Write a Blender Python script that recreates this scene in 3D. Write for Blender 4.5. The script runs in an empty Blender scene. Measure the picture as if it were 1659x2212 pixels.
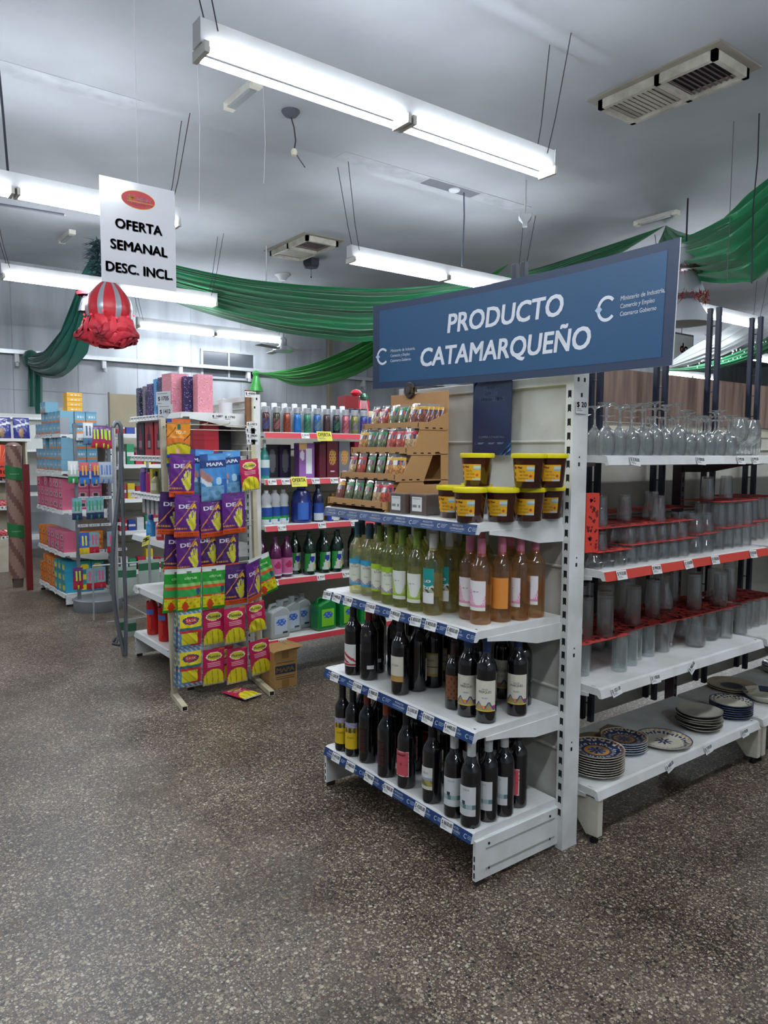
import bpy, math, random
from mathutils import Vector, Matrix
random.seed(7)
PI = math.pi
scene = bpy.context.scene
COL = scene.collection

# ------------------------------------------------------------------ camera
FPX, PITCH, ROLL, HEAD, CH = 1590.0, math.radians(4.7), math.radians(0.3), math.radians(53.0), 1.5
_fw = Vector((math.cos(HEAD)*math.cos(PITCH), math.sin(HEAD)*math.cos(PITCH), -math.sin(PITCH)))
_r0 = Vector((math.sin(HEAD), -math.cos(HEAD), 0))
_u0 = _r0.cross(_fw)
_rt = _r0*math.cos(ROLL) + _u0*math.sin(ROLL)
_up = -_r0*math.sin(ROLL) + _u0*math.cos(ROLL)
CAM = Vector((0, 0, CH))
cd = bpy.data.cameras.new('camera')
cam = bpy.data.objects.new('camera', cd); COL.objects.link(cam)
m3 = Matrix((_rt, _up, -_fw)).transposed()
cam.matrix_world = Matrix.Translation(CAM) @ m3.to_4x4()
cd.sensor_fit = 'VERTICAL'; cd.sensor_height = 36.0; cd.lens = 36.0*FPX/2212.0
cd.clip_start = 0.05; cd.clip_end = 100
scene.camera = cam

# ------------------------------------------------------------------ light and exposure
wd = bpy.data.worlds.new('world'); scene.world = wd; wd.use_nodes = True
wd.node_tree.nodes['Background'].inputs[0].default_value = (0.62, 0.72, 0.82, 1)
wd.node_tree.nodes['Background'].inputs[1].default_value = 0.25
scene.view_settings.view_transform = 'Standard'
scene.view_settings.look = 'None'
scene.view_settings.gamma = 1.0
scene.view_settings.use_curve_mapping = False
scene.view_settings.exposure = 0.55
TUBE_POWER = 60.0
scene.cycles.max_bounces = 10
scene.cycles.diffuse_bounces = 4
scene.cycles.glossy_bounces = 3
scene.cycles.transmission_bounces = 8
scene.cycles.transparent_max_bounces = 40
scene.cycles.caustics_reflective = False
scene.cycles.caustics_refractive = False
scene.cycles.use_denoising = True
scene.cycles.sample_clamp_indirect = 6.0

# ------------------------------------------------------------------ measuring rays (photo pixel -> point on a real plane)
def ray(x, y):
    return (_fw*FPX + _rt*(x-829.5) + _up*(1106-y)).normalized()
def onZ(x, y, z):
    d = ray(x, y); return CAM + d*((z-CH)/d.z)
def onX(x, y, X):
    d = ray(x, y); return CAM + d*(X/d.x)
def onY(x, y, Y):
    d = ray(x, y); return CAM + d*(Y/d.y)
def onV(x, y, A, B):
    n = Vector((B[1]-A[1], -(B[0]-A[0]), 0)); d = ray(x, y)
    return CAM + d*((Vector((A[0], A[1], CH))-CAM).dot(n)/d.dot(n))
def base(x, y, z, r):
    p = onZ(x, y, z); h = Vector((p.x, p.y, 0)).normalized()
    return (p.x+h.x*r, p.y+h.y*r, z)

# ------------------------------------------------------------------ materials
def lin(h):
    h = h.lstrip('#'); o = []
    for i in (0, 2, 4):
        v = int(h[i:i+2], 16)/255.0
        o.append(v/12.92 if v <= 0.04045 else ((v+0.055)/1.055)**2.4)
    return (o[0], o[1], o[2], 1.0)
_mats = {}
def newmat(name):
    m = bpy.data.materials.new(name); m.use_nodes = True
    return m, m.node_tree.nodes, m.node_tree.links, m.node_tree.nodes['Principled BSDF']
def C(hexc, rough=0.5, metal=0.0, coat=0.0, dirt=0.0, wear=None, emit=0.0):
    """procedural paint / paper / plastic with slight surface variation"""
    k = (hexc, rough, metal, coat, dirt, wear, emit)
    if k in _mats: return _mats[k]
    m, N, L, P = newmat('surface_'+hexc.strip('#'))
    c = lin(hexc)
    P.inputs['Base Color'].default_value = c
    P.inputs['Roughness'].default_value = rough
    P.inputs['Metallic'].default_value = metal
    if coat: P.inputs['Coat Weight'].default_value = coat; P.inputs['Coat Roughness'].default_value = 0.08
    if emit:
        P.inputs['Emission Color'].default_value = c; P.inputs['Emission Strength'].default_value = emit
    if dirt:
        tc = N.new('ShaderNodeTexCoord'); nz = N.new('ShaderNodeTexNoise'); nz.inputs['Scale'].default_value = 7; nz.inputs['Detail'].default_value = 6
        r = N.new('ShaderNodeValToRGB'); r.color_ramp.elements[0].position = 0.35; r.color_ramp.elements[1].position = 0.62
        d = lin(wear or '#8a7a60')
        r.color_ramp.elements[0].color = tuple(c[i]*(1-dirt)+d[i]*dirt for i in range(3))+(1,)
        r.color_ramp.elements[1].color = c
        L.new(tc.outputs['Object'], nz.inputs['Vector']); L.new(nz.outputs[0], r.inputs[0]); L.new(r.outputs[0], P.inputs['Base Color'])
    _mats[k] = m
    return m
def emat(name, color, strength):
    if name in _mats: return _mats[name]
    m = bpy.data.materials.new(name); m.use_nodes = True; N = m.node_tree.nodes; L = m.node_tree.links
    N.clear(); o = N.new('ShaderNodeOutputMaterial'); e = N.new('ShaderNodeEmission')
    e.inputs[0].default_value = color; e.inputs[1].default_value = strength; L.new(e.outputs[0], o.inputs[0])
    _mats[name] = m; return m
def clear_glass(name, tint, milk=0.06, edge=0.5, rough=0.02, refl=(1,1,1,1), refr=0.0, emax=0.85):
    """thin clear glass or film: see-through, mirror-like at grazing angles, a trace of dust"""
    if name in _mats: return _mats[name]
    m = bpy.data.materials.new(name); m.use_nodes = True; N = m.node_tree.nodes; L = m.node_tree.links
    N.clear(); o = N.new('ShaderNodeOutputMaterial')
    t = N.new('ShaderNodeBsdfTransparent'); t.inputs[0].default_value = tint
    g = N.new('ShaderNodeBsdfGlossy'); g.inputs['Roughness'].default_value = rough; g.inputs[0].default_value = refl
    d = N.new('ShaderNodeBsdfDiffuse'); d.inputs[0].default_value = (0.8, 0.85, 0.84, 1)
    lw = N.new('ShaderNodeLayerWeight'); lw.inputs[0].default_value = edge
    pw = N.new('ShaderNodeMath'); pw.operation = 'POWER'; pw.inputs[1].default_value = 2.6; L.new(lw.outputs['Facing'], pw.inputs[0])
    mp = N.new('ShaderNodeMapRange'); mp.inputs['To Min'].default_value = 0.09; mp.inputs['To Max'].default_value = emax
    L.new(pw.outputs[0], mp.inputs[0])
    a = N.new('ShaderNodeMixShader'); L.new(mp.outputs[0], a.inputs[0]); L.new(t.outputs[0], a.inputs[1]); L.new(g.outputs[0], a.inputs[2])
    b = N.new('ShaderNodeMixShader'); b.inputs[0].default_value = milk; L.new(a.outputs[0], b.inputs[1]); L.new(d.outputs[0], b.inputs[2])
    res = b.outputs[0]
    if refr:
        gl = N.new('ShaderNodeBsdfGlass'); gl.inputs['IOR'].default_value = 1.45; gl.inputs['Roughness'].default_value = 0.0
        c2 = N.new('ShaderNodeMixShader'); c2.inputs[0].default_value = refr; L.new(res, c2.inputs[1]); L.new(gl.outputs[0], c2.inputs[2]); res = c2.outputs[0]
    L.new(res, o.inputs[0]); _mats[name] = m; return m
def liquid(name, color, rough=0.03, ior=1.34, trans=1.0):
    if name in _mats: return _mats[name]
    m, N, L, P = newmat(name)
    P.inputs['Base Color'].default_value = color; P.inputs['Roughness'].default_value = rough
    P.inputs['IOR'].default_value = ior; P.inputs['Transmission Weight'].default_value = trans
    P.inputs['Coat Weight'].default_value = 0.6
    _mats[name] = m; return m
GLASS = clear_glass('drinking_glass', (0.97, 0.985, 0.98, 1), 0.06, 0.5, 0.05, (1,1,1,1), 0.38)
GLASS2 = clear_glass('tumbler_glass', (0.95, 0.96, 0.96, 1), 0.02, 0.5, 0.06, (1,1,1,1), 0.30)
FROST = clear_glass('cloudy_glass', (0.84, 0.88, 0.88, 1), 0.07, 0.5, 0.1)
FILM = clear_glass('plastic_film', (0.93, 0.93, 0.93, 1), 0.05, 0.45, 0.12)
DARKGLASS = C('#0b0b10', 0.10, coat=0.8)
WHITE = C('#e0e3e1', 0.42, dirt=0.25)
CREAM = C('#cdcabb', 0.45, dirt=0.45)
BLACK = C('#101116', 0.45)
def M(x):
    return C(x) if isinstance(x, str) else x

# ------------------------------------------------------------------ mesh builder
_tc = {}
def text_geo(s, bold):
    k = (s, bold)
    if k in _tc: return _tc[k]
    cu = bpy.data.curves.new('lettering', 'FONT'); cu.body = s; cu.align_x = 'CENTER'; cu.size = 1.0
    cu.offset = bold; cu.resolution_u = 3
    ob = bpy.data.objects.new('lettering', cu)
    me = bpy.data.meshes.new_from_object(ob)
    V = [(v.co.x, v.co.y) for v in me.vertices]; F = [tuple(p.vertices) for p in me.polygons]
    bpy.data.objects.remove(ob); bpy.data.meshes.remove(me); bpy.data.curves.remove(cu)
    xs = [v[0] for v in V] or [0, 1]
    cx = (min(xs)+max(xs))/2
    V = [(x-cx, y-0.35) for x, y in V]
    _tc[k] = (V, F, max(xs)-min(xs)); return _tc[k]

class MB:
    def __init__(s):
        s.v = []; s.f = []; s.mi = []; s.sm = []; s.ml = []; s.X = None; s.anysm = False
    def m(s, mt):
        mt = M(mt)
        if mt not in s.ml: s.ml.append(mt)
        return s.ml.index(mt)
    def add(s, V, F, mt, sm=False):
        b = len(s.v)
        if s.X is not None: V = [tuple(s.X @ Vector(p)) for p in V]
        s.v.extend(tuple(p) for p in V); i = s.m(mt)
        for f in F:
            s.f.append(tuple(b+q for q in f)); s.mi.append(i); s.sm.append(sm)
        if sm: s.anysm = True
    def box(s, x0, x1, y0, y1, z0, z1, mt, faces=None):
        V = [(x0,y0,z0),(x1,y0,z0),(x1,y1,z0),(x0,y1,z0),(x0,y0,z1),(x1,y0,z1),(x1,y1,z1),(x0,y1,z1)]
        F = [(0,3,2,1),(4,5,6,7),(0,1,5,4),(1,2,6,5),(2,3,7,6),(3,0,4,7)]
        s.add(V, F, mt)
    def bar(s, a, b, w, h, mt):
        """square bar from a to b"""
        a = Vector(a); b = Vector(b); d = (b-a).normalized()
        u = d.cross(Vector((0,0,1)))
        if u.length < 1e-4: u = Vector((1,0,0))
        u.normalize(); n = u.cross(d); V = []
        for p in (a, b):
            for i, j in ((-1,-1),(1,-1),(1,1),(-1,1)):
                V.append(p+u*(i*w/2)+n*(j*h/2))
        s.add(V, [(0,1,2,3),(7,6,5,4),(0,4,5,1),(1,5,6,2),(2,6,7,3),(3,7,4,0)], mt)
    def tube(s, pts, r, mt, n=8, r2=None):
        pts = [Vector(p) for p in pts]; V = []; F = []; u = None
        for i, p in enumerate(pts):
            d = (pts[min(i+1, len(pts)-1)]-pts[max(i-1, 0)]).normalized()
            if u is None:
                u = d.cross(Vector((0,0,1)))
                if u.length < 1e-3: u = d.cross(Vector((1,0,0)))
            u = (u-d*u.dot(d)).normalized(); w = d.cross(u)
            rr = r if r2 is None else r+(r2-r)*i/(len(pts)-1)
            for k in range(n):
                a = 2*PI*k/n; V.append(p+u*(rr*math.cos(a))+w*(rr*math.sin(a)))
        for i in range(len(pts)-1):
            for k in range(n):
                F.append((i*n+k, i*n+(k+1)%n, (i+1)*n+(k+1)%n, (i+1)*n+k))
        F.append(tuple(range(n-1, -1, -1))); F.append(tuple((len(pts)-1)*n+k for k in range(n)))
        s.add(V, F, mt, True)
    def lathe(s, prof, mt, n=24, at=(0,0,0), sx=1.0):
        V = []; F = []; idx = []
        for r, z in prof:
            if r < 1e-6: idx.append([len(V)]); V.append((at[0], at[1], at[2]+z))
            else:
                idx.append(list(range(len(V), len(V)+n)))
                for k in range(n):
                    a = 2*PI*k/n; V.append((at[0]+r*math.cos(a)*sx, at[1]+r*math.sin(a), at[2]+z))
        for A, B in zip(idx, idx[1:]):
            for k in range(n):
                k2 = (k+1) % n
                if len(A) == 1 and len(B) == 1: continue
                if len(A) == 1: F.append((A[0], B[k2], B[k]))
                elif len(B) == 1: F.append((A[k], A[k2], B[0]))
                else: F.append((A[k], A[k2], B[k2], B[k]))
        s.add(V, F, mt, True)
    def grid(s, fn, nu, nv, cf, sm=True):
        """surface fn(u,v)->point, cf a material or fn(u,v)->material"""
        V = [tuple(fn(i/nu, j/nv)) for j in range(nv+1) for i in range(nu+1)]
        b = len(s.v)
        if s.X is not None: V = [tuple(s.X @ Vector(p)) for p in V]
        s.v.extend(V)
        for j in range(nv):
            for i in range(nu):
                mt = cf((i+.5)/nu, (j+.5)/nv) if callable(cf) else cf
                if mt is None: continue
                q = b+j*(nu+1)+i
                s.f.append((q, q+1, q+nu+2, q+nu+1)); s.mi.append(s.m(mt)); s.sm.append(sm)
        if sm: s.anysm = True
    def prism(s, poly, a0, a1, mt, axis='y'):
        """polygon in the plane across `axis`, extruded a0..a1"""
        n = len(poly)
        def P(p, a):
            return {'y': (p[0], a, p[1]), 'x': (a, p[0], p[1]), 'z': (p[0], p[1], a)}[axis]
        V = [P(p, a0) for p in poly]+[P(p, a1) for p in poly]
        F = [tuple(range(n)), tuple(range(2*n-1, n-1, -1))]
        for i in range(n):
            j = (i+1) % n; F.append((i, i+n, j+n, j))
        s.add(V, F, mt)
    def text(s, t, fn, size, mt, bold=0.0, w=None, shear=0.0, at=(0,0)):
        V, F, W = text_geo(t, 0.0)
        kx = size if w is None else w/max(W, 1e-3)
        k = bold*1.1
        for dx, dy in (((-k, -k*.7), (k, -k*.7), (k, k*.7), (-k, k*.7), (0, 0)) if bold >= .018 else (((-k, 0), (k, 0)) if bold else ((0, 0),))):
            s.add([fn(at[0]+(x+dx)*kx+shear*y*size, at[1]+(y+dy)*size) for x, y in V], F, mt)
    def quad(s, fn, a0, a1, b0, b1, mt):
        s.add([fn(a0,b0), fn(a1,b0), fn(a1,b1), fn(a0,b1)], [(0,1,2,3)], mt)
    def ell(s, fn, a, b, ra, rb, mt, n=20, ring=None):
        P = [fn(a+ra*math.cos(2*PI*k/n), b+rb*math.sin(2*PI*k/n)) for k in range(n)]
        s.add(P, [tuple(range(n))], mt)
    def obj(s, name, parent=None, loc=None, bevel=0):
        me = bpy.data.meshes.new(name); me.from_pydata(s.v, [], s.f)
        for mt in s.ml: me.materials.append(mt)
        me.polygons.foreach_set('material_index', s.mi); me.polygons.foreach_set('use_smooth', s.sm)
        me.update()
        if s.anysm: me.set_sharp_from_angle(angle=math.radians(40))
        o = bpy.data.objects.new(name, me); COL.objects.link(o)
        if parent: o.parent = parent
        if loc: o.location = loc
        if bevel:
            b = o.modifiers.new('bevel', 'BEVEL'); b.width = bevel; b.segments = 2; b.limit_method = 'ANGLE'
        return o
def plane(O, ux, uy, eps=0.0):
    O = Vector(O); ux = Vector(ux); uy = Vector(uy); n = ux.cross(uy).normalized()*eps
    return lambda a, b: O+ux*a+uy*b+n
FY = lambda x, y, z, e=0.0: plane((x, y-e, z), (1,0,0), (0,0,1))      # faces -Y
FX = lambda x, y, z, e=0.0: plane((x-e, y, z), (0,-1,0), (0,0,1))     # faces -X
def cyl_map(r, phi=-PI/2, z=0, kr=0.0):
    return lambda a, b: Vector(((r+kr*b)*math.cos(phi+a/r), (r+kr*b)*math.sin(phi+a/r), z+b))

# ------------------------------------------------------------------ things, parts, copies
def tag(o, label=None, cat=None, group=None, kind=None):
    if label: o['label'] = label
    if cat: o['category'] = cat
    if group: o['group'] = group
    if kind: o['kind'] = kind
    return o
def thing(name, loc=(0,0,0), rz=0.0):
    o = bpy.data.objects.new(name, None); COL.objects.link(o)
    o.location = loc; o.rotation_euler = (0, 0, rz); o.empty_display_size = 0.05
    return o
def copy_tree(o, parent=None):
    c = o.copy(); COL.objects.link(c)
    if parent is not None: c.parent = parent
    for ch in list(o.children): copy_tree(ch, c)
    return c
_protos = {}
def spawn(key, make, loc, rz, label, cat, group=None, rx=0, ry=0, s=None):
    if key in _protos:
        src = _protos[key]; o = src.copy(); COL.objects.link(o)
        for ch in _kids[key]: copy_tree(ch, o)
    else:
        o = make(); _protos[key] = o; _kids[key] = list(o.children)
    o.location = loc; o.rotation_euler = (rx, ry, rz)
    if s: o.scale = (s, s, s)
    return tag(o, label, cat, group)
_kids = {}
ORD = ['first','second','third','fourth','fifth','sixth','seventh','eighth','ninth','tenth','eleventh','twelfth','thirteenth','fourteenth','fifteenth','sixteenth','seventeenth','eighteenth','nineteenth','twentieth']
ORD += ['twenty-'+q for q in ORD[:9]]+['thirtieth']+['thirty-'+q for q in ORD[:9]]
def structure(mb, name):
    o = mb.obj(name); o['kind'] = 'structure'; return o
# ------------------------------------------------------------------ floor, ceiling, walls
CEIL = 4.25
def floor_material():
    m, N, L, P = newmat('polished_terrazzo')
    tc = N.new('ShaderNodeTexCoord')
    def vor(scale, off):
        mp = N.new('ShaderNodeMapping'); mp.inputs['Location'].default_value = off; L.new(tc.outputs['Object'], mp.inputs[0])
        nz = N.new('ShaderNodeTexNoise'); nz.inputs['Scale'].default_value = 55; L.new(mp.outputs[0], nz.inputs['Vector'])
        va = N.new('ShaderNodeVectorMath'); va.operation = 'MULTIPLY_ADD'; va.inputs[1].default_value = (.012, .012, 0)
        L.new(nz.outputs['Color'], va.inputs[0]); L.new(mp.outputs[0], va.inputs[2])
        v = N.new('ShaderNodeTexVoronoi'); v.voronoi_dimensions = '2D'; v.inputs['Scale'].default_value = scale; L.new(va.outputs[0], v.inputs['Vector'])
        return v
    def chips(scale, off, lo, hi):
        v = vor(scale, off)
        sep = N.new('ShaderNodeSeparateColor'); L.new(v.outputs['Color'], sep.inputs[0])
        th = N.new('ShaderNodeMapRange'); th.inputs['To Min'].default_value = lo; th.inputs['To Max'].default_value = hi; L.new(sep.outputs[1], th.inputs[0])
        d = N.new('ShaderNodeMath'); d.operation = 'SUBTRACT'; L.new(th.outputs[0], d.inputs[0]); L.new(v.outputs['Distance'], d.inputs[1])
        mk = N.new('ShaderNodeMapRange'); mk.inputs['From Max'].default_value = 0.08; L.new(d.outputs[0], mk.inputs[0])
        r = N.new('ShaderNodeValToRGB'); r.color_ramp.interpolation = 'CONSTANT'; e = r.color_ramp.elements
        cols = [(0, '#645a4e'), (.14, '#827868'), (.30, '#9a917f'), (.46, '#6a5c4a'), (.58, '#aca591'), (.68, '#2a2725'), (.80, '#8d8069'), (.90, '#5c3f36'), (.93, '#bdb8a6'), (.97, '#786a58')]
        e[0].position = 0; e[0].color = lin(cols[0][1]); e[1].position = cols[1][0]; e[1].color = lin(cols[1][1])
        for p, c in cols[2:]: x = e.new(p); x.color = lin(c)
        L.new(sep.outputs[0], r.inputs[0]); return mk.outputs[0], r.outputs[0]
    k1, c1 = chips(78, (0, 0, 0), .12, .52)
    k2, c2 = chips(165, (3.3, 1.7, 0), .15, .55)
    bn = N.new('ShaderNodeTexNoise'); bn.inputs['Scale'].default_value = 1.3; bn.inputs['Detail'].default_value = 5; L.new(tc.outputs['Object'], bn.inputs['Vector'])
    br = N.new('ShaderNodeValToRGB'); br.color_ramp.elements[0].color = lin('#3e3731'); br.color_ramp.elements[1].color = lin('#595149')
    br.color_ramp.elements[0].position = .35; br.color_ramp.elements[1].position = .65
    L.new(bn.outputs[0], br.inputs[0])
    def mix(f, a, b, fac=None):
        x = N.new('ShaderNodeMix'); x.data_type = 'RGBA'
        if fac is None: L.new(f, x.inputs[0])
        else: x.inputs[0].default_value = fac
        L.new(a, x.inputs[6])
        if isinstance(b, tuple): x.inputs[7].default_value = b
        else: L.new(b, x.inputs[7])
        return x.outputs[2]
    col = mix(k2, br.outputs[0], c2); col = mix(k1, col, c1)
    # joints every 0.30 m
    sx = N.new('ShaderNodeSeparateXYZ'); L.new(tc.outputs['Object'], sx.inputs[0]); js = []
    for out, off in ((0, 0.575), (1, 2.49)):
        a = N.new('ShaderNodeMath'); a.operation = 'SUBTRACT'; L.new(sx.outputs[out], a.inputs[0]); a.inputs[1].default_value = off
        b = N.new('ShaderNodeMath'); b.operation = 'PINGPONG'; L.new(a.outputs[0], b.inputs[0]); b.inputs[1].default_value = 0.15
        c = N.new('ShaderNodeMapRange'); c.inputs['From Min'].default_value = 0.0013; c.inputs['From Max'].default_value = 0.0024
        c.inputs['To Min'].default_value = 1.25; c.inputs['To Max'].default_value = 0; L.new(b.outputs[0], c.inputs[0]); js.append(c.outputs[0])
    mx = N.new('ShaderNodeMath'); mx.operation = 'MAXIMUM'; L.new(js[0], mx.inputs[0]); L.new(js[1], mx.inputs[1])
    wn = N.new('ShaderNodeTexNoise'); wn.inputs['Scale'].default_value = 2.2; L.new(tc.outputs['Object'], wn.inputs['Vector'])
    wm = N.new('ShaderNodeMath'); wm.operation = 'MULTIPLY'; L.new(mx.outputs[0], wm.inputs[0]); L.new(wn.outputs[0], wm.inputs[1])
    col = mix(wm.outputs[0], col, lin('#2c2824'))
    dn = N.new('ShaderNodeTexNoise'); dn.inputs['Scale'].default_value = 2.6; dn.inputs['Detail'].default_value = 7; dn.inputs['Roughness'].default_value = .6; L.new(tc.outputs['Object'], dn.inputs['Vector'])
    dr = N.new('ShaderNodeValToRGB'); dr.color_ramp.elements[0].position = .36; dr.color_ramp.elements[1].position = .62; dr.color_ramp.elements[0].color = (.60, .57, .55, 1); dr.color_ramp.elements[1].color = (1.0, .97, .97, 1); L.new(dn.outputs[0], dr.inputs[0])
    mu = N.new('ShaderNodeMix'); mu.data_type = 'RGBA'; mu.blend_type = 'MULTIPLY'; mu.inputs[0].default_value = 1; L.new(col, mu.inputs[6]); L.new(dr.outputs[0], mu.inputs[7]); col = mu.outputs[2]
    L.new(col, P.inputs['Base Color'])
    rr = N.new('ShaderNodeMapRange'); rr.inputs['To Min'].default_value = .30; rr.inputs['To Max'].default_value = .50; L.new(bn.outputs[0], rr.inputs[0])
    L.new(rr.outputs[0], P.inputs['Roughness'])
    return m
def blotch(name, a, b, scale, rough, stretch=(1,1,1), lo=.35, hi=.65, detail=5):
    m, N, L, P = newmat(name)
    tc = N.new('ShaderNodeTexCoord'); mp = N.new('ShaderNodeMapping'); mp.inputs['Scale'].default_value = stretch
    nz = N.new('ShaderNodeTexNoise'); nz.inputs['Scale'].default_value = scale; nz.inputs['Detail'].default_value = detail
    r = N.new('ShaderNodeValToRGB'); r.color_ramp.elements[0].position = lo; r.color_ramp.elements[1].position = hi
    r.color_ramp.elements[0].color = lin(a); r.color_ramp.elements[1].color = lin(b)
    L.new(tc.outputs['Object'], mp.inputs[0]); L.new(mp.outputs[0], nz.inputs['Vector']); L.new(nz.outputs[0], r.inputs[0]); L.new(r.outputs[0], P.inputs['Base Color'])
    P.inputs['Roughness'].default_value = rough
    return m
X0, X1, Y0, Y1 = -4.0, 24.0, -4.0, 12.1
mb = MB(); mb.box(X0, X1, Y0, Y1+.1, -0.1, 0, floor_material()); structure(mb, 'floor')
mb = MB(); mb.box(X0, X1, Y0, Y1+.1, CEIL, CEIL+.1, blotch('ceiling_paint', '#9a9fa4', '#abb0b5', .8, .75)); structure(mb, 'ceiling')
wallm = blotch('wall_paint', '#8d9398', '#aab0b6', 1.4, .6, (3.0, 3.0, .35), .3, .6, 8)
mb = MB(); mb.box(X0, X1, Y1, Y1+.1, 0, CEIL, wallm)
joint = C('#8f9496', .7)
x = 0.4
while x < X1:                                   # upright panel joints
    mb.box(x-.006, x+.006, Y1-.004, Y1+.01, 0, CEIL, joint); x += .92
mb.box(X0, X1, Y1-.004, Y1+.01, 2.38, 2.392, joint)
structure(mb, 'wall_back')
mb = MB(); mb.box(X0-.1, X0, Y0, Y1, 0, CEIL, wallm); structure(mb, 'wall_left')
mb = MB(); mb.box(X1, X1+.1, Y0, Y1, 0, CEIL, wallm); structure(mb, 'wall_right')
mb = MB(); mb.box(X0, X1, Y0-.1, Y0, 0, CEIL, wallm); structure(mb, 'wall_front')
# metal rail along the back wall
mb = MB(); mb.box(-1, 12.5, Y1-.12, Y1-.06, 2.90, 2.96, C('#b9bfc4', .35, .7))
for i in range(9): mb.box(1.0+i*1.25, 1.06+i*1.25, Y1-.1, Y1, 2.78, 2.9, C('#c9cdd0', .5)); mb.lathe([(0,0),(.03,0),(.035,.05),(0,.07)], C('#abb0b5',.4), 10, (1.03+i*1.25, Y1-.12, 2.72))
o = structure(mb, 'trim_1')
mb = MB(); mb.box(7.72, 7.80, Y1-.09, Y1-.01, .4, 4.2, C('#8f8a78', .6, dirt=.4)); structure(mb, 'trim_2')
# dark high window
mb = MB(); x0, x1, z0, z1 = 5.2, 6.15, 2.78, 3.2
mb.box(x0, x1, Y1-.02, Y1+.0, z0, z1, C('#3a4048', .25))
for a, b, c_, d in ((x0-.04, x0, z0-.04, z1+.04), (x1, x1+.04, z0-.04, z1+.04), (x0, x1, z1, z1+.04), (x0, x1, z0-.04, z0), (5.66, 5.69, z0, z1)):
    mb.box(a, b, Y1-.04, Y1, c_, d, C('#9aa0a6', .5))
structure(mb, 'window_1')

# ------------------------------------------------------------------ fluorescent batten lamps
TUBE = emat('lit_fluorescent_tube', (0.88, 0.93, 1.0, 1), TUBE_POWER)
HOUS = C('#c9ccce', 0.45, dirt=.15, wear='#9a917e')
def lamp_maker(n=2, wires=None):
    def mk():
        r = thing('fluorescent_lamp')
        Lh = 1.24*n/2.0*1.0
        b = MB(); w = .046
        prof = [(-w, -.012), (-w*.95, .10), (w*.95, .10), (w, -.012)]
        b.prism([(p[0], p[1]) for p in prof], -1.24, 1.24, HOUS, 'x')
        b.box(-1.245, -1.24, -w, w, -.012, .105, HOUS); b.box(1.24, 1.245, -w, w, -.012, .105, HOUS)
        b.obj('housing', r)
        for sx in (-1, 1):
            for sy in (-1, 1):
                t = MB(); t.tube([(sx*.62-.585, sy*.052, -.040), (sx*.62+.585, sy*.052, -.040)], .0165, TUBE, 10)
                o = t.obj('fluorescent_tube', r)
                e = MB()
                for ex in (-.6, .6):
                    e.tube([(sx*.62+ex-.012, sy*.052, -.040), (sx*.62+ex+.012, sy*.052, -.040)], .018, C('#9aa0a4', .3, .6), 10)
                e.obj('end_cap', o)
        for x in (-1.225, -.02, .02, 1.225):
            h = MB(); h.box(x-.012, x+.012, -.072, .072, -.06, -.010, C('#d8d6cc', .4)); h.obj('lamp_holder', r)
        for x in (-1.16, 1.16):
            for sy in (-1, 1):
                wv = MB(); wv.tube([(x, sy*.05, .06), (x+.06*(1 if x > 0 else -1), sy*.06, .3), (x+.16*(1 if x > 0 else -1), sy*.09, CEIL-3.4)], .0035, C('#2b2d33', .6), 5)
                wv.obj('hanging_wire', r)
        return r
    return mk
LAMPS = [
 (2.71, 3.42, 'twin tube fluorescent lamp hanging closest overhead, in front of the blue sign'),
 (1.17, 6.06, 'twin tube fluorescent lamp crossing behind the top of the white weekly offer sheet'),
 (2.82, 9.00, 'twin tube fluorescent lamp hanging just above the red flower ornament'),
 (5.06, 11.3, 'twin tube fluorescent lamp near the back wall above the dark window'),
 (5.40, 6.10, 'twin tube fluorescent lamp rising behind the upper left of the blue sign'),
 (9.80, 5.50, 'twin tube fluorescent lamp seen right of the blue sign behind the tinsel pots'),
 (17.0, 10.1, 'low looking fluorescent lamp seen under the right end of the blue sign'),
 (15.9, 7.4, 'distant fluorescent lamp seen between the black ladder uprights at right'),
 (-1.2, 3.42, 'added unseen fluorescent lamp outside the picture to the left'),  # from here on unseen lamps, added beyond the view to light the room
 (0.6, 0.5, 'added unseen fluorescent lamp above the photographer'),
 (4.8, 0.5, 'added unseen fluorescent lamp above the glassware aisle'),
 (9.0, 2.5, 'added unseen fluorescent lamp over the far right aisle'),
 (0.6, -2.3, 'added unseen fluorescent lamp behind the photographer'),
 (-1.4, 9.0, 'added unseen fluorescent lamp beyond the left edge of the picture'),
]
for i, (x, y, lb) in enumerate(LAMPS):
    spawn('lamp', lamp_maker(), (x, y, 3.40), 0, lb, 'ceiling lamp', 'fluorescent lamps')

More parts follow.
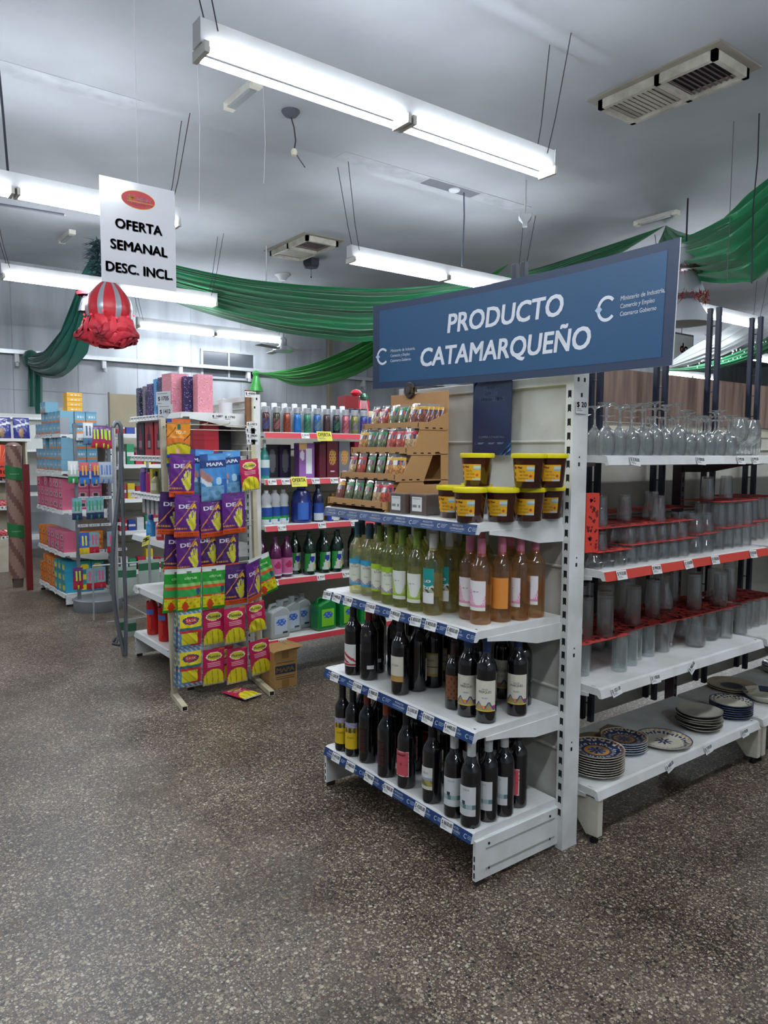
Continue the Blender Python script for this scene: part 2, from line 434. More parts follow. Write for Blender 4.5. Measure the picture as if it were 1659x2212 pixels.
# ------------------------------------------------------------------ ceiling fittings
def vent(x0, x1, y0, y1, label, split):
    r = thing('ceiling_vent', ((x0+x1)/2, (y0+y1)/2, CEIL)); w = (x1-x0)/2; d = (y1-y0)/2
    fr = C('#b9b6aa', .5, dirt=.5, wear='#6f675a'); b = MB()
    b.box(-w-.06, w+.06, -d-.06, d+.06, -.012, 0, C('#8f8c82', .8, dirt=.4))
    b.box(-w, w, -d, -d+.04, -.08, -.005, fr); b.box(-w, w, d-.04, d, -.08, -.005, fr)
    b.box(-w, -w+.035, -d, d, -.08, -.005, fr); b.box(w-.035, w, -d, d, -.08, -.005, fr)
    b.box(-w, w, split-.02, split+.02, -.08, -.01, fr)
    b.obj('frame', r)
    b = MB(); b.box(-w+.03, w-.03, -d+.03, split, -.02, -.012, C('#1c1f2a', .9)); b.box(-w+.03, w-.03, split, d-.03, -.022, -.012, C('#8b887e', .8)); b.obj('backing', r)
    y = -d+.06; 
    while y < d-.05:
        s = MB(); far = y > split
        s.bar((-w+.03, y, -.05), (w-.03, y, -.05), .028 if far else .010, .006, C('#a9a699' if far else '#5a4a4a', .5))
        s.obj('slat', r); y += .042
    return tag(r, label, 'vent')
vent(4.93, 5.38, 2.83, 3.79, 'long air conditioning grille on the ceiling at top right', -.03)
vent(4.98, 5.46, 8.27, 9.25, 'smaller looking air grille on the ceiling between the two rows of lamps', 0.0)
def emergency(x, y, rz, L, label, lit=False):
    r = thing('emergency_light', (x, y, CEIL), rz); b = MB()
    b.prism([(-.045, 0), (-.035, -.045), (.035, -.045), (.045, 0)], -L/2, L/2, C('#b9b9b2', .5, dirt=.35), 'x'); 
    b.obj('housing', r)
    b = MB(); b.prism([(-.03, -.045), (-.024, -.062), (.024, -.062), (.03, -.045)], -L/2+.05, L/2-.05, C('#8e9494', .25), 'x'); b.obj('diffuser', r)
    for s in (-1, 1):
        b = MB(); b.box(s*L/2-.03, s*L/2+.03, -.04, .04, -.055, -.002, C('#d6d3c6', .5)); b.obj('end_cap', r)
    return tag(r, label, 'lamp')
emergency(2.67, 5.38, PI/2, .45, 'short unlit strip light on the ceiling left of the nearest lamp')
emergency(2.57, 10.2, PI/2, .5, 'faint short strip light on the ceiling above the dark green drape')
emergency(7.83, 5.15, PI/2, .5, 'short unlit strip light on the ceiling above the green drape knot')
# paint marks left by old fittings, a small round downlight in one of them
def patch(x0, x1, y0, y1, label, dark):
    b = MB(); b.box(x0, x1, y0, y1, CEIL-.003, CEIL, C('#aeb3b8', .8, dirt=.5, wear='#8d9196'))
    if dark: b.box(x0+1.05, x0+1.75, y0+.03, y1-.03, CEIL-.005, CEIL-.002, C('#70757c', .8))
    return tag(b.obj('ceiling_patch'), label, 'ceiling patch')
patch(-.3, 2.13, 6.0, 6.22, 'blank painted cover strip on the ceiling at far left', False)
patch(3.93, 6.45, 5.83, 6.05, 'stained painted cover strip on the ceiling above the blue sign', True)
r = thing('downlight', (5.38, 5.94, CEIL-.005)); b = MB(); b.lathe([(0,-.02),(.05,-.02),(.06,-.01),(.06,0),(0,0)], C('#dfe5ea', .4), 20); b.obj('housing', r)
tag(r, 'small round white downlight in the stained ceiling strip', 'light')
def cable(name, pts, rad, col, label, cat='cable', bulb=None):
    b = MB(); b.tube(pts, rad, C(col, .6), 6)
    r = b.obj(name)
    if bulb:
        q = MB(); q.lathe([(0,-.03),(.02,-.03),(.024,0),(.02,.02),(0,.02)], C('#cfc9b4', .5), 12, bulb); q.obj('socket', r)
    return tag(r, label, cat)
j = onZ(628, 240, CEIL)
r = thing('wire_stub', (j.x, j.y, CEIL)); b = MB(); b.lathe([(0,-.05),(.05,-.04),(.075,-.01),(.075,0),(0,0)], C('#4a4e58', .8), 14); b.obj('ceiling_box', r)
b = MB(); b.tube([(0,0,-.04), (.03,0,-.12), (.045,0,-.22), (.03,.0,-.3)], .006, C('#2a2c33', .6), 6); b.tube([(.03,0,-.3), (.06,-.02,-.36), (.11,-.04,-.43)], .004, C('#2a2c33', .6), 6); b.obj('wire', r)
b = MB(); b.lathe([(0,-.035),(.022,-.03),(.026,0),(.018,.02),(0,.02)], C('#c9c2ae', .5), 12, (.03,0,-.31)); b.obj('socket', r)
tag(r, 'loose black wire stub with a beige socket dangling from the ceiling', 'wire')
def rod_sensor(px, py0, pz, label, body):
    p = onZ(px, py0, CEIL); r = thing('ceiling_sensor', (p.x, p.y, CEIL)); b = MB(); b.tube([(0,0,0), (0,0,-pz)], .009, C('#c4c8c8', .5), 8); b.obj('rod', r)
    if body:
        b = MB(); b.lathe([(0,-.10),(.03,-.10),(.035,-.06),(.09,-.01),(.09,.02),(0,.03)], C('#c4c9cc', .5), 4, (0,0,-pz)); b.obj('detector', r)
    return tag(r, label, 'sensor')
rod_sensor(1136, 390, .36, 'pyramid shaped white sensor on a short rod under the ceiling', True)
rod_sensor(575, 530, .65, 'thin bare white rod hanging from the ceiling over the big green drape', False)
p = onZ(610, 592, CEIL); r = thing('smoke_detector', (p.x, p.y, CEIL)); b = MB(); b.lathe([(0,-.10),(.05,-.10),(.085,-.04),(.12,-.02),(.12,0),(0,0)], C('#c9cdd0', .5), 20); b.obj('housing', r)
tag(r, 'round white smoke detector on the ceiling above the green drape', 'smoke detector')
p = onZ(672, 560, CEIL); r = thing('ceiling_speaker', (p.x, p.y, CEIL)); b = MB(); b.lathe([(0,-.12),(.1,-.12),(.13,-.08),(.13,0),(0,0)], C('#22252e', .6), 6); b.obj('body', r)
b = MB(); b.tube([(0,0,-.12), (0,0,-.24)], .003, BLACK, 5); b.lathe([(0,-.02),(.012,0),(0,.02)], BLACK, 8, (0,0,-.25)); b.obj('cable', r)
tag(r, 'small black hexagonal speaker under the grey ceiling', 'speaker')
# wires that hold lamps outside the nearest row
p = onZ(1640, 245, CEIL); cable('cable', [(p.x, p.y, CEIL), (p.x+.01, p.y, 3.9), (p.x-.01, p.y+.01, 3.5), (p.x, p.y, 2.9)], .006, '#23262e', 'thick black cable hanging from the ceiling at the right edge')
p = onZ(1585, 262, CEIL); cable('cable', [(p.x, p.y, CEIL), (p.x, p.y, 3.6), (p.x, p.y, 2.95)], .003, '#5a5c62', 'thin grey wire hanging beside the thick black cable at right')
p = onZ(1002, 415, CEIL); cable('cable', [(p.x, p.y, CEIL), (p.x+.01, p.y, 4.0), (p.x-.01, p.y, 3.48)], .008, '#4d5566', 'dark power cable dropping from the ceiling onto the lamp behind the blue sign')
p = onZ(3, 140, CEIL); cable('cable', [(p.x-.02, p.y, CEIL), (p.x, p.y, 3.9), (p.x+.02, p.y, 3.46)], .009, '#2b2f3a', 'black cable running down at the left edge to the lamp behind the offer sheet')
p = onZ(293, 280, CEIL); 
for i, (px, py, z) in enumerate(((425, 120, 3.2), (568, 170, 3.5))):
    p = onZ(px, py, CEIL); cable('string', [(p.x, p.y, CEIL), (p.x+.015, p.y, 3.8), (p.x, p.y, z)], .0012, '#d8dcdc', ['thin white string hanging loose left of the nearest lamp', 'short thin string hanging loose under the nearest lamp'][i], 'string')
# ceiling fan near the back wall
p = onY(612, 755, 10.8); r = thing('ceiling_fan', (p.x, p.y, p.z)); b = MB(); b.lathe([(0,-.05),(.1,-.05),(.17,-.02),(.17,.02),(.07,.05),(.05,.12),(.06,.16),(.03,.2),(0,.2)], C('#c9ced4', .3, .5), 24); b.obj('motor', r)
b = MB(); b.tube([(0,0,.2), (0,0,CEIL-p.z)], .015, C('#b9bfc6', .4), 8); b.obj('rod', r)
for a in (-37, 83, 203):
    b = MB(); a = math.radians(a); u = Vector((math.cos(a), math.sin(a), 0)); w = Vector((-u.y, u.x, .12))
    b.add([u*.15-w*.05, u*.64-w*.06, u*.64+w*.06, u*.15+w*.05, u*.15-w*.05+Vector((0,0,.008)), u*.64-w*.06+Vector((0,0,.008)), u*.64+w*.06+Vector((0,0,.008)), u*.15+w*.05+Vector((0,0,.008))],
          [(0,3,2,1),(4,5,6,7),(0,1,5,4),(1,2,6,5),(2,3,7,6),(3,0,4,7)], C('#9a8f90', .5)); b.obj('blade', r)
tag(r, 'ceiling fan with three brown blades near the back wall', 'ceiling fan')
p = onZ(10, 440, 3.15); r = thing('ceiling_fan', (p.x-.55, p.y+.1, 3.15)); b = MB(); b.lathe([(0,-.05),(.1,-.05),(.17,0),(.06,.06),(.03,.2),(0,.2)], C('#c9ced4', .3, .5), 20); b.obj('motor', r)
b = MB(); b.tube([(0,0,.2), (0,0,CEIL-3.15)], .015, C('#b9bfc6', .4), 8); b.obj('rod', r)
for a in (-5, 115, 235):
    b = MB(); a = math.radians(a); u = Vector((math.cos(a), math.sin(a), 0)); w = Vector((-u.y, u.x, .2)); e = Vector((0,0,.01))
    b.add([u*.15-w*.05, u*.93-w*.05, u*.95+w*.05, u*.15+w*.05, u*.15-w*.05+e, u*.93-w*.05+e, u*.95+w*.05+e, u*.15+w*.05+e],
          [(0,3,2,1),(4,5,6,7),(0,1,5,4),(1,2,6,5),(2,3,7,6),(3,0,4,7)], C('#5b6478', .5)); b.obj('blade', r)
tag(r, 'ceiling fan whose grey blade shows before the lamp at the left edge', 'ceiling fan')

# ------------------------------------------------------------------ drapes
def satin(name, col, dark, alpha=0.0, trans=.35):
    m, N, L, P = newmat(name); P.inputs['Base Color'].default_value = lin(col); P.inputs['Roughness'].default_value = .38
    P.inputs['Sheen Weight'].default_value = .4
    o = [n for n in N if n.type == 'OUTPUT_MATERIAL'][0]
    t = N.new('ShaderNodeBsdfTranslucent'); t.inputs[0].default_value = lin(col)
    mx = N.new('ShaderNodeMixShader'); mx.inputs[0].default_value = trans
    L.new(P.outputs[0], mx.inputs[1]); L.new(t.outputs[0], mx.inputs[2]); sh = mx.outputs[0]
    if alpha:
        tr = N.new('ShaderNodeBsdfTransparent'); m2 = N.new('ShaderNodeMixShader'); m2.inputs[0].default_value = alpha
        L.new(sh, m2.inputs[1]); L.new(tr.outputs[0], m2.inputs[2]); sh = m2.outputs[0]
    L.new(sh, o.inputs[0]); return m
def interp(P, t):
    """smooth curve through points"""
    n = len(P)-1; x = min(max(t, 0), 1)*n; i = min(int(x), n-1); f = x-i
    a = P[max(i-1, 0)]; b = P[i]; c = P[i+1]; d = P[min(i+2, n)]
    return b*1.0+(c-a)*(f/2)+(a*2-b*5+c*4-d)*(f*f/2)+(b*3-a-c*3+d)*(f**3/2)
def drape(top, bot, mt, label, folds=7, depth=.12, nu=90, nv=64, nrm=None, tail=None):
    top = [Vector(p) for p in top]; bot = [Vector(p) for p in bot]
    d = top[-1]-top[0]; n = Vector((d.y, -d.x, 0)).normalized() if nrm is None else Vector(nrm)
    r = random.Random(len(label)); ph = [r.uniform(0, 6.28) for _ in range(4)]
    def fn(u, v):
        a = interp(top, u); b = interp(bot, u)
        w = (b-a).length; k = min(1, w/.35)
        vv = v+.03*math.sin(5*v*PI+ph[0]+3*u)
        p = a.lerp(b, min(max(vv, 0), 1) if 0 < v < 1 else v)
        s = abs(math.sin(folds*PI*v+ph[1]+1.3*math.sin(2.2*u*PI+ph[2])))**.7*.6 + .4*math.sin(folds*2.7*PI*v+ph[3]+2*u)
        off = depth*k*s*(.35+.65*math.sin(PI*min(max(u, .03), .97))) + depth*1.5*k*math.sin(PI*v)
        return p+n*off
    b = MB(); b.grid(fn, nu, nv, mt)
    o = b.obj('drape')
    if tail: tail(o)
    return tag(o, label, 'drape')
GREEN = satin('green_satin', '#238a58', '#0a5a30'); DGREEN = satin('dark_green_satin', '#0c5548', '#06382a', trans=.15)
LGREEN = satin('bright_green_satin', '#2f9a3c', '#0a5a30')
WSHEER = satin('white_sheer', '#dfe6e6', '#ffffff', .55)
A = Vector((3.03, 10.35, 4.2)); B = onZ(1438, 487, CEIL-.01)
V2 = lambda P, a, b: [onV(x, y, a, b) for x, y in P]
drape([A]+V2([(300, 545), (380, 573), (560, 607), (805, 625), (1000, 610), (1150, 583), (1300, 535)], A, B)+[B],
      [A]+V2([(240, 590), (380, 655), (560, 708), (700, 732), (805, 737), (1000, 700), (1150, 650), (1320, 560)], A, B)+[B],
      GREEN, 'wide green satin drape swagged across the room behind the blue sign', 9, .10)
Cc = onZ(1900, 235, CEIL-.01)
drape([B]+V2([(1470, 500), (1508, 508), (1560, 485), (1610, 452), (1659, 412), (1760, 330)], B, Cc)+[Cc],
      [B]+V2([(1450, 530), (1468, 562), (1510, 600), (1560, 612), (1610, 610), (1659, 598), (1780, 470)], B, Cc)+[Cc],
      GREEN, 'glossy green satin drape hanging into the upper right corner', 6, .16)
E1 = onY(553, 806, Y1-.15); Em = onZ(1100, 570, CEIL-.01)
def tail1(o):
    q = MB(); q.lathe([(.02,.0),(.05,-.05),(.09,-.2),(.13,-.32),(.0,-.3)], LGREEN, 12, tuple(E1)); q.obj('hanging_end', o)
    q = MB(); q.lathe([(0,.05),(.05,.03),(.07,0),(.05,-.05),(0,-.06)], LGREEN, 12, tuple(E1)); q.obj('knot', o)
drape([E1]+V2([(600, 802), (680, 785), (760, 752), (830, 715), (950, 650)], E1, Em)+[Em],
      [E1]+V2([(590, 815), (640, 833), (700, 832), (770, 810), (840, 770), (960, 690)], E1, Em)+[Em],
      LGREEN, 'bright green drape tied to the back wall rail and rising behind the blue sign', 5, .10, tail=tail1)
E2 = onY(67, 772, Y1-.15); A2 = Vector((3.0, 10.45, 4.2))
def tail2(o):
    q = MB(); z0 = E2.z
    q.grid(lambda u, v: (E2.x-.06+.2*u-.02*v, E2.y-.1+.03*math.sin(u*14), z0+.02-.85*v*(1-.12*(u < .5))), 14, 20, DGREEN); q.obj('hanging_end', o)
    q = MB(); q.lathe([(0,.12),(.08,.08),(.12,0),(.08,-.14),(0,-.16)], DGREEN, 12, tuple(E2)); q.obj('knot', o)
drape([E2]+V2([(90, 762), (120, 752), (150, 715), (180, 655), (200, 590)], E2, A2)+[A2],
      [E2]+V2([(80, 800), (110, 817), (145, 812), (180, 770), (205, 700), (222, 620)], E2, A2)+[A2],
      DGREEN, 'dark green drape swagged from the ceiling down to a knot on the back wall rail', 5, .12, tail=tail2)
F1 = onY(1420, 800, 5.9); F2 = onY(1850, 610, 5.9)
STAR_DRAPE = drape([F1]+[onY(x, y, 5.9) for x, y in ((1500, 790), (1560, 772), (1620, 745), (1680, 712), (1760, 660))]+[F2],
      [F1]+[onY(x, y, 5.9) for x, y in ((1500, 802), (1550, 796), (1600, 782), (1659, 760), (1740, 720))]+[F2],
      GREEN, 'far green drape sprinkled with stars seen between the black uprights', 3, .08, 50, 24)
drape([onY(1430, 795, 6.0)]+[onY(x, y, 6.0) for x, y in ((1500, 745), (1560, 712), (1620, 672), (1700, 615))]+[onY(1850, 520, 6.0)],
      [onY(1430, 800, 6.0)]+[onY(x, y, 6.0) for x, y in ((1500, 786), (1560, 766), (1620, 735), (1700, 695))]+[onY(1850, 600, 6.0)],
      WSHEER, 'white sheer drape hanging above the far starry green drape', 3, .06, 50, 24)
rs = random.Random(3)
for i in range(34):
    x = 1460+rs.random()*195; u = (x-1460)/195; y = 797-62*u**1.4+rs.uniform(-8, 14)
    p = onY(x, y, 5.78); b = MB(); s = .015
    b.add([(-s, 0, -s*.7), (s, 0, -s*.7), (0, 0, s), (0, .01, 0)], [(0,1,2),(0,2,3),(1,3,2),(0,3,1)], C('#e8fbf4', .3, emit=.6))
    b.obj('star', STAR_DRAPE, loc=p)

# ------------------------------------------------------------------ red bell ornament with flowers
p = onV(236, 700, (1.5, 8.0), (3.0, 8.0))
r = thing('christmas_ornament', (p.x, p.y, p.z)); red = C('#b3202c', .45); sil = C('#a9adb5', .3, .5)
b = MB()
def egg(u, v):
    a = 2*PI*u; t = v; rr = .235*math.sin(PI*(.08+.80*t))**.8; return (rr*math.cos(a), rr*math.sin(a), .42-.50*t)
b.grid(egg, 48, 20, lambda u, v: sil if (u*8) % 1 < .28 else red); b.obj('balloon', r)
for i in range(5):
    a = 2*PI*i/5+.35; f = MB(); c0 = Vector((.20*math.cos(a), .20*math.sin(a), -.10))
    for ring, (rad, n) in enumerate(((.175, 6), (.115, 5), (.065, 4))):
        for k in range(n):
            th = 2*PI*k/n+ring*.5; out = Vector((math.cos(a), math.sin(a), -.35)).normalized(); s1 = out.cross(Vector((0,0,1))).normalized(); s2 = s1.cross(out)
            dr = s1*math.cos(th)+s2*math.sin(th); tn = out.cross(dr)
            f.grid(lambda u, v, dr=dr, tn=tn, out=out, rad=rad, ring=ring: c0+dr*(rad*v)+tn*((u-.5)*rad*1.3*math.sin(PI*(.15+.75*v)))+out*(.03+.05*ring-.09*v*v+.03*math.sin(6*u)), 6, 6, C(('#c22a3a', '#a41e30', '#861626')[ring], .6))
    f.lathe([(0,-.02),(.022,0),(0,.02)], C('#8a7a20', .6), 8, tuple(c0+Vector((math.cos(a), math.sin(a), -.35)).normalized()*.10)); f.obj('flower', r)
for i in range(12):
    a = 2*PI*i/12; f = MB(); f.lathe([(0,-.012),(.012,0),(0,.012)], C('#ff2a3c', .3, emit=2.0), 6, (.25*math.cos(a), .25*math.sin(a), .03+.03*(i % 3))); f.obj('light_bulb', r)
b = MB(); b.tube([(0,0,.4), (0,0,CEIL-p.z)], .01, sil, 6); b.obj('hanger', r)
tag(r, 'red and silver balloon shaped Christmas ornament with big red flowers under it', 'ornament')
# small bell beside it and evergreen garland clump at the drape knot
def garland(x, y, z0, z1, rad, label, col='#173a30'):
    b = MB(); rr = random.Random(int(x*100))
    for i in range(420):
        t = rr.random(); a = rr.uniform(0, 2*PI); z = z0+(z1-z0)*t; q = Vector((x+rad*.3*math.cos(a), y+rad*.3*math.sin(a), z)); d = Vector((math.cos(a), math.sin(a), rr.uniform(-.8, .3)))*rad
        n = Vector((-math.sin(a), math.cos(a), 0))*rad*.12
        b.add([q-n, q+n, q+d], [(0,1,2)], C(col, .8))
    return tag(b.obj('garland'), label, 'garland')
p2 = onV(195, 575, (1.5, 9.5), (3.5, 9.5)); garland(p2.x+.1, p2.y, p2.z-.45, p2.z+.35, .16, 'dark evergreen garland hanging above the red flower ornament', '#1f3b44')
p3 = onV(188, 655, (1.5, 9.2), (3.5, 9.2)); r = thing('bell', (p3.x, p3.y, p3.z)); b = MB(); b.lathe([(.10,-.1),(.095,-.06),(.06,.05),(.03,.1),(0,.11)], C('#8f8f98', .25, .7), 18); b.obj('body', r)
b = MB(); b.lathe([(.11,.09),(.12,.12),(.08,.15),(0,.16)], C('#9a2330', .7), 14); b.obj('tinsel', r); b = MB(); b.lathe([(0,-.14),(.02,-.12),(0,-.09)], C('#c23040', .4), 8); b.obj('clapper', r)
tag(r, 'small silver bell with red tinsel left of the red flower ornament', 'bell')
# tiered white pots with tinsel, right of the sign
g = onV(1425, 520, (8, 5), (9, 5)); garland(g.x-.05, g.y, g.z-.95, g.z-.35, .13, 'dark green garland hanging below the drape knot behind the blue sign', '#14402a')
q = onV(1478, 640, (7, 4.6), (9, 4.6)); r = thing('christmas_ornament', (q.x, q.y, q.z)); wp = C('#aab0b6', .35)
for i, (z, rr_) in enumerate(((.35, .15), (.05, .22), (-.25, .28))):
    b = MB(); b.lathe([(0, .2), (rr_*.5, .2), (rr_*.85, .05), (rr_, -.05), (rr_*.6, -.06), (0, -.06)], wp, 22, (0, 0, z)); b.obj('pot', r)
b = MB(); rr = random.Random(9)
for i in range(500):
    a = rr.uniform(0, 2*PI); zz = rr.choice((-.02, -.04, .28)); R_ = .24 if zz < .1 else .17
    c0 = Vector((R_*math.cos(a), R_*math.sin(a), zz+rr.uniform(-.04, .04))); d = Vector((rr.uniform(-1,1), rr.uniform(-1,1), rr.uniform(-1,1)))*.06
    b.add([c0, c0+d, c0+d.cross(Vector((0,0,1)))*.35], [(0,1,2)], C(rr.choice(['#b01638', '#b01638', '#c42040', '#7f8a30']), .35, .3))
for i in range(120):
    c0 = Vector((.1, -.25, -.3-.004*i)); d = Vector((rr.uniform(-1,1), rr.uniform(-1,1), rr.uniform(-1,1)))*.05
    b.add([c0, c0+d, c0+d.cross(Vector((0,0,1)))*.35], [(0,1,2)], C('#b01638', .35, .3))
b.obj('tinsel', r); b = MB(); b.tube([(0,0,.5), (0,0,CEIL-q.z)], .01, BLACK, 6); b.obj('hanger', r)
tag(r, 'tiered white pots trimmed with red tinsel hanging right of the blue sign', 'ornament')
# framed notice far right
p = onY(1470, 755, 7.5); r = thing('framed_notice', (p.x, 7.5, p.z)); b = MB(); b.box(-.6, .36, -.03, 0, -.33, .28, C('#5d6468', .5)); b.obj('frame', r)
b = MB(); b.box(-.57, .33, -.036, -.03, -.3, .25, C('#cfd2d0', .6)); b.obj('sheet', r); b = MB(); b.text('do', FY(.05, -.037, .03), .24, C('#a8202c', .6), .03); b.obj('lettering', r)
b = MB(); b.tube([(0,-.01,.28), (0,-.01,CEIL-p.z)], .006, BLACK, 5); b.obj('hanger', r)
tag(r, 'framed white notice with red letters seen far away right of the blue sign', 'notice')

# ------------------------------------------------------------------ offer sheet hanging on a thread
r = thing('offer_sheet', (1.03, 3.0, 2.155)); W, H = .30, .40
b = MB(); b.box(-.15, .15, -.0008, .0008, 0, .40, C('#d9dbe0', .18, coat=.6)); b.obj('sheet', r)
f = FY(0, 0, 0, .0012); b = MB(); b.ell(FY(0,0,0,.0011), 0, .335, .068, .036, C('#d8b430', .4), 32); b.ell(FY(0,0,0,.0014), 0, .335, .066, .0335, C('#b81828', .4), 32)
b.text('DIOLI', FY(0,0,0,.0018), .020, C('#e8e8e8', .4), .012, .056, shear=.2, at=(.022, .338)); b.text('dH', FY(0,0,0,.0018), .030, C('#dcc428', .4), .017, .028, at=(-.030, .340))
b.text('SUPERMERCADOS', FY(0,0,0,.0018), .011, C('#e0a0a0', .4), .01, at=(.003, .318)); b.quad(FY(0,0,0,.0018), -.045, .06, .3255, .3275, C('#dcc428', .4)); b.obj('logo', r)
b = MB()
for t, z, w in (('OFERTA', .232, .185), ('SEMANAL', .150, .225), ('DESC. INCL.', .062, .265)):
    b.text(t, FY(.0022, 0, -.0022, .0012), .052, C('#9aa0aa', .5), .035, w, at=(0, z)); b.text(t, FY(0, 0, 0, .0017), .052, C('#15181f', .5), .02, w, at=(0, z))
b.obj('lettering', r)
b = MB(); b.tube([(0, 0, .39), (0, 0, CEIL-2.155)], .0009, C('#cfd3d6', .5), 5); b.obj('thread', r)
tag(r, 'white offer sheet with an oval red logo hanging on a thread at upper left', 'sign')
# ------------------------------------------------------------------ shop shelving
SLOT = C('#0c0f14', .9)
def price_tag_mesh(mb, fn, a, b, w, h, txt, col='#e3e4e2'):
    mb.quad(fn, a-w/2, a+w/2, b-h/2, b+h/2, C(col, .5))
    e = lambda x, y: fn(x, y)+(fn(0,0)-fn(0,0))
    n = (fn(1,0)-fn(0,0)).cross(fn(0,1)-fn(0,0)).normalized()*.0006
    g = lambda x, y: fn(x, y)+n
    mb.text(txt, g, h*.52, C('#14161a', .6), .02, w*.86, at=(a, b+h*.16))
    mb.quad(g, a-w*.42, a+w*.05, b-h*.30, b-h*.24, C('#8a8d90', .6)); mb.quad(g, a-w*.42, a-w*.05, b-h*.18, b-h*.12, C('#8a8d90', .6))
def shelf_part(root, w, d, z, strip, tags, inset=.0, brackets=True, strip_h=.036, texts=None, tilt=.25, y_back=0.0, brmat=None):
    """shelf slab whose top is z; front lip at y=-d. strip: colour of the price strip or None"""
    s = MB(); t = .028
    s.box(0, w, -d+.012, y_back, z-t, z, WHITE)
    s.prism([(-d+.012, z), (-d, z-.004), (-d-.010*tilt*4, z-strip_h), (-d+.004, z-strip_h-.002), (-d+.012, z-t)], 0, w, WHITE, 'x')
    s.box(.012, .014, -d+.03, -d+.05, z, z+.0004, SLOT); s.box(w-.03, w-.02, -d+.02, -d+.026, z, z+.0004, SLOT)
    o = s.obj('shelf', root, bevel=.002)
    if brackets:
        for x in (-.003, w):
            b = MB(); b.prism([(-d+.05, z-.027), (-d+.05, z-.040), (-d*.62, z-.055), (-d*.30, z-.085), (y_back-.0, z-.088), (y_back, z-.027)], x, x+.003, brmat or WHITE, 'x')
            b.obj('bracket', o)
    # the lip face leans: bottom edge further out
    O = Vector((0, -d-.0012, z-.004)); uy = Vector((0, -.010*tilt*4, -strip_h+.004)); uy = -uy.normalized()
    fn = plane(O, (1,0,0), uy, .0006)
    if strip:
        b = MB(); b.quad(fn, .002, w-.002, -strip_h, .0, C(strip, .42))
        f2 = plane(O, (1,0,0), uy, .0012)
        if texts:
            k = .06
            while k < w-.05:
                b.text('PRODUCTO', f2, .010, C('#dfe6ee', .5), .01, .052, at=(k, -.010)); b.text('CATAMARQUEÑO', f2, .010, C('#dfe6ee', .5), .01, .072, at=(k, -.021)); b.quad(f2, k-.03, k+.03, -.030, -.0285, C('#8fb0cc', .5))
                b.text('C', f2, .022, C('#dfe6ee', .5), .01, at=(k+.062, -.018))
                for q in range(3): b.quad(f2, k+.074, k+.074+.034-.006*q, -.0125-.005*q, -.011-.005*q, C('#b9cfe0', .5))
                k += .158
        b.obj('price_strip', o)
    f3 = plane(O, (1,0,0), uy, .004)
    for tg in tags:
        x, txt = tg[0], tg[1]; rot = tg[2] if len(tg) > 2 else 0; col = tg[3] if len(tg) > 3 else '#e3e4e2'
        b = MB(); ca, sa = math.cos(rot), math.sin(rot); s_ = tg[4] if len(tg) > 4 else 1.0
        g = lambda a, c, x=x, ca=ca, sa=sa: f3(x+a*ca-c*sa, -.019+a*sa+c*ca)
        price_tag_mesh(b, g, 0, 0, .062*s_, .036*s_, txt, col); b.obj('price_tag', o)
    return o
def upright(root, x, y0, y1, z1, wdt, rows=True, side=-1, front_holes=True, both=False):
    """slotted post; slots on the narrow face that looks along -y... and holes on the side"""
    b = MB(); b.box(x, x+wdt, y0, y1, 0, z1, WHITE)
    z = .14
    while z < z1-.03:
        b.box(x+wdt*.28, x+wdt*.72, y0-.0006, y0+.002, z, z+.026, SLOT); z += .0505
    return b.obj('upright', root, bevel=.0015)

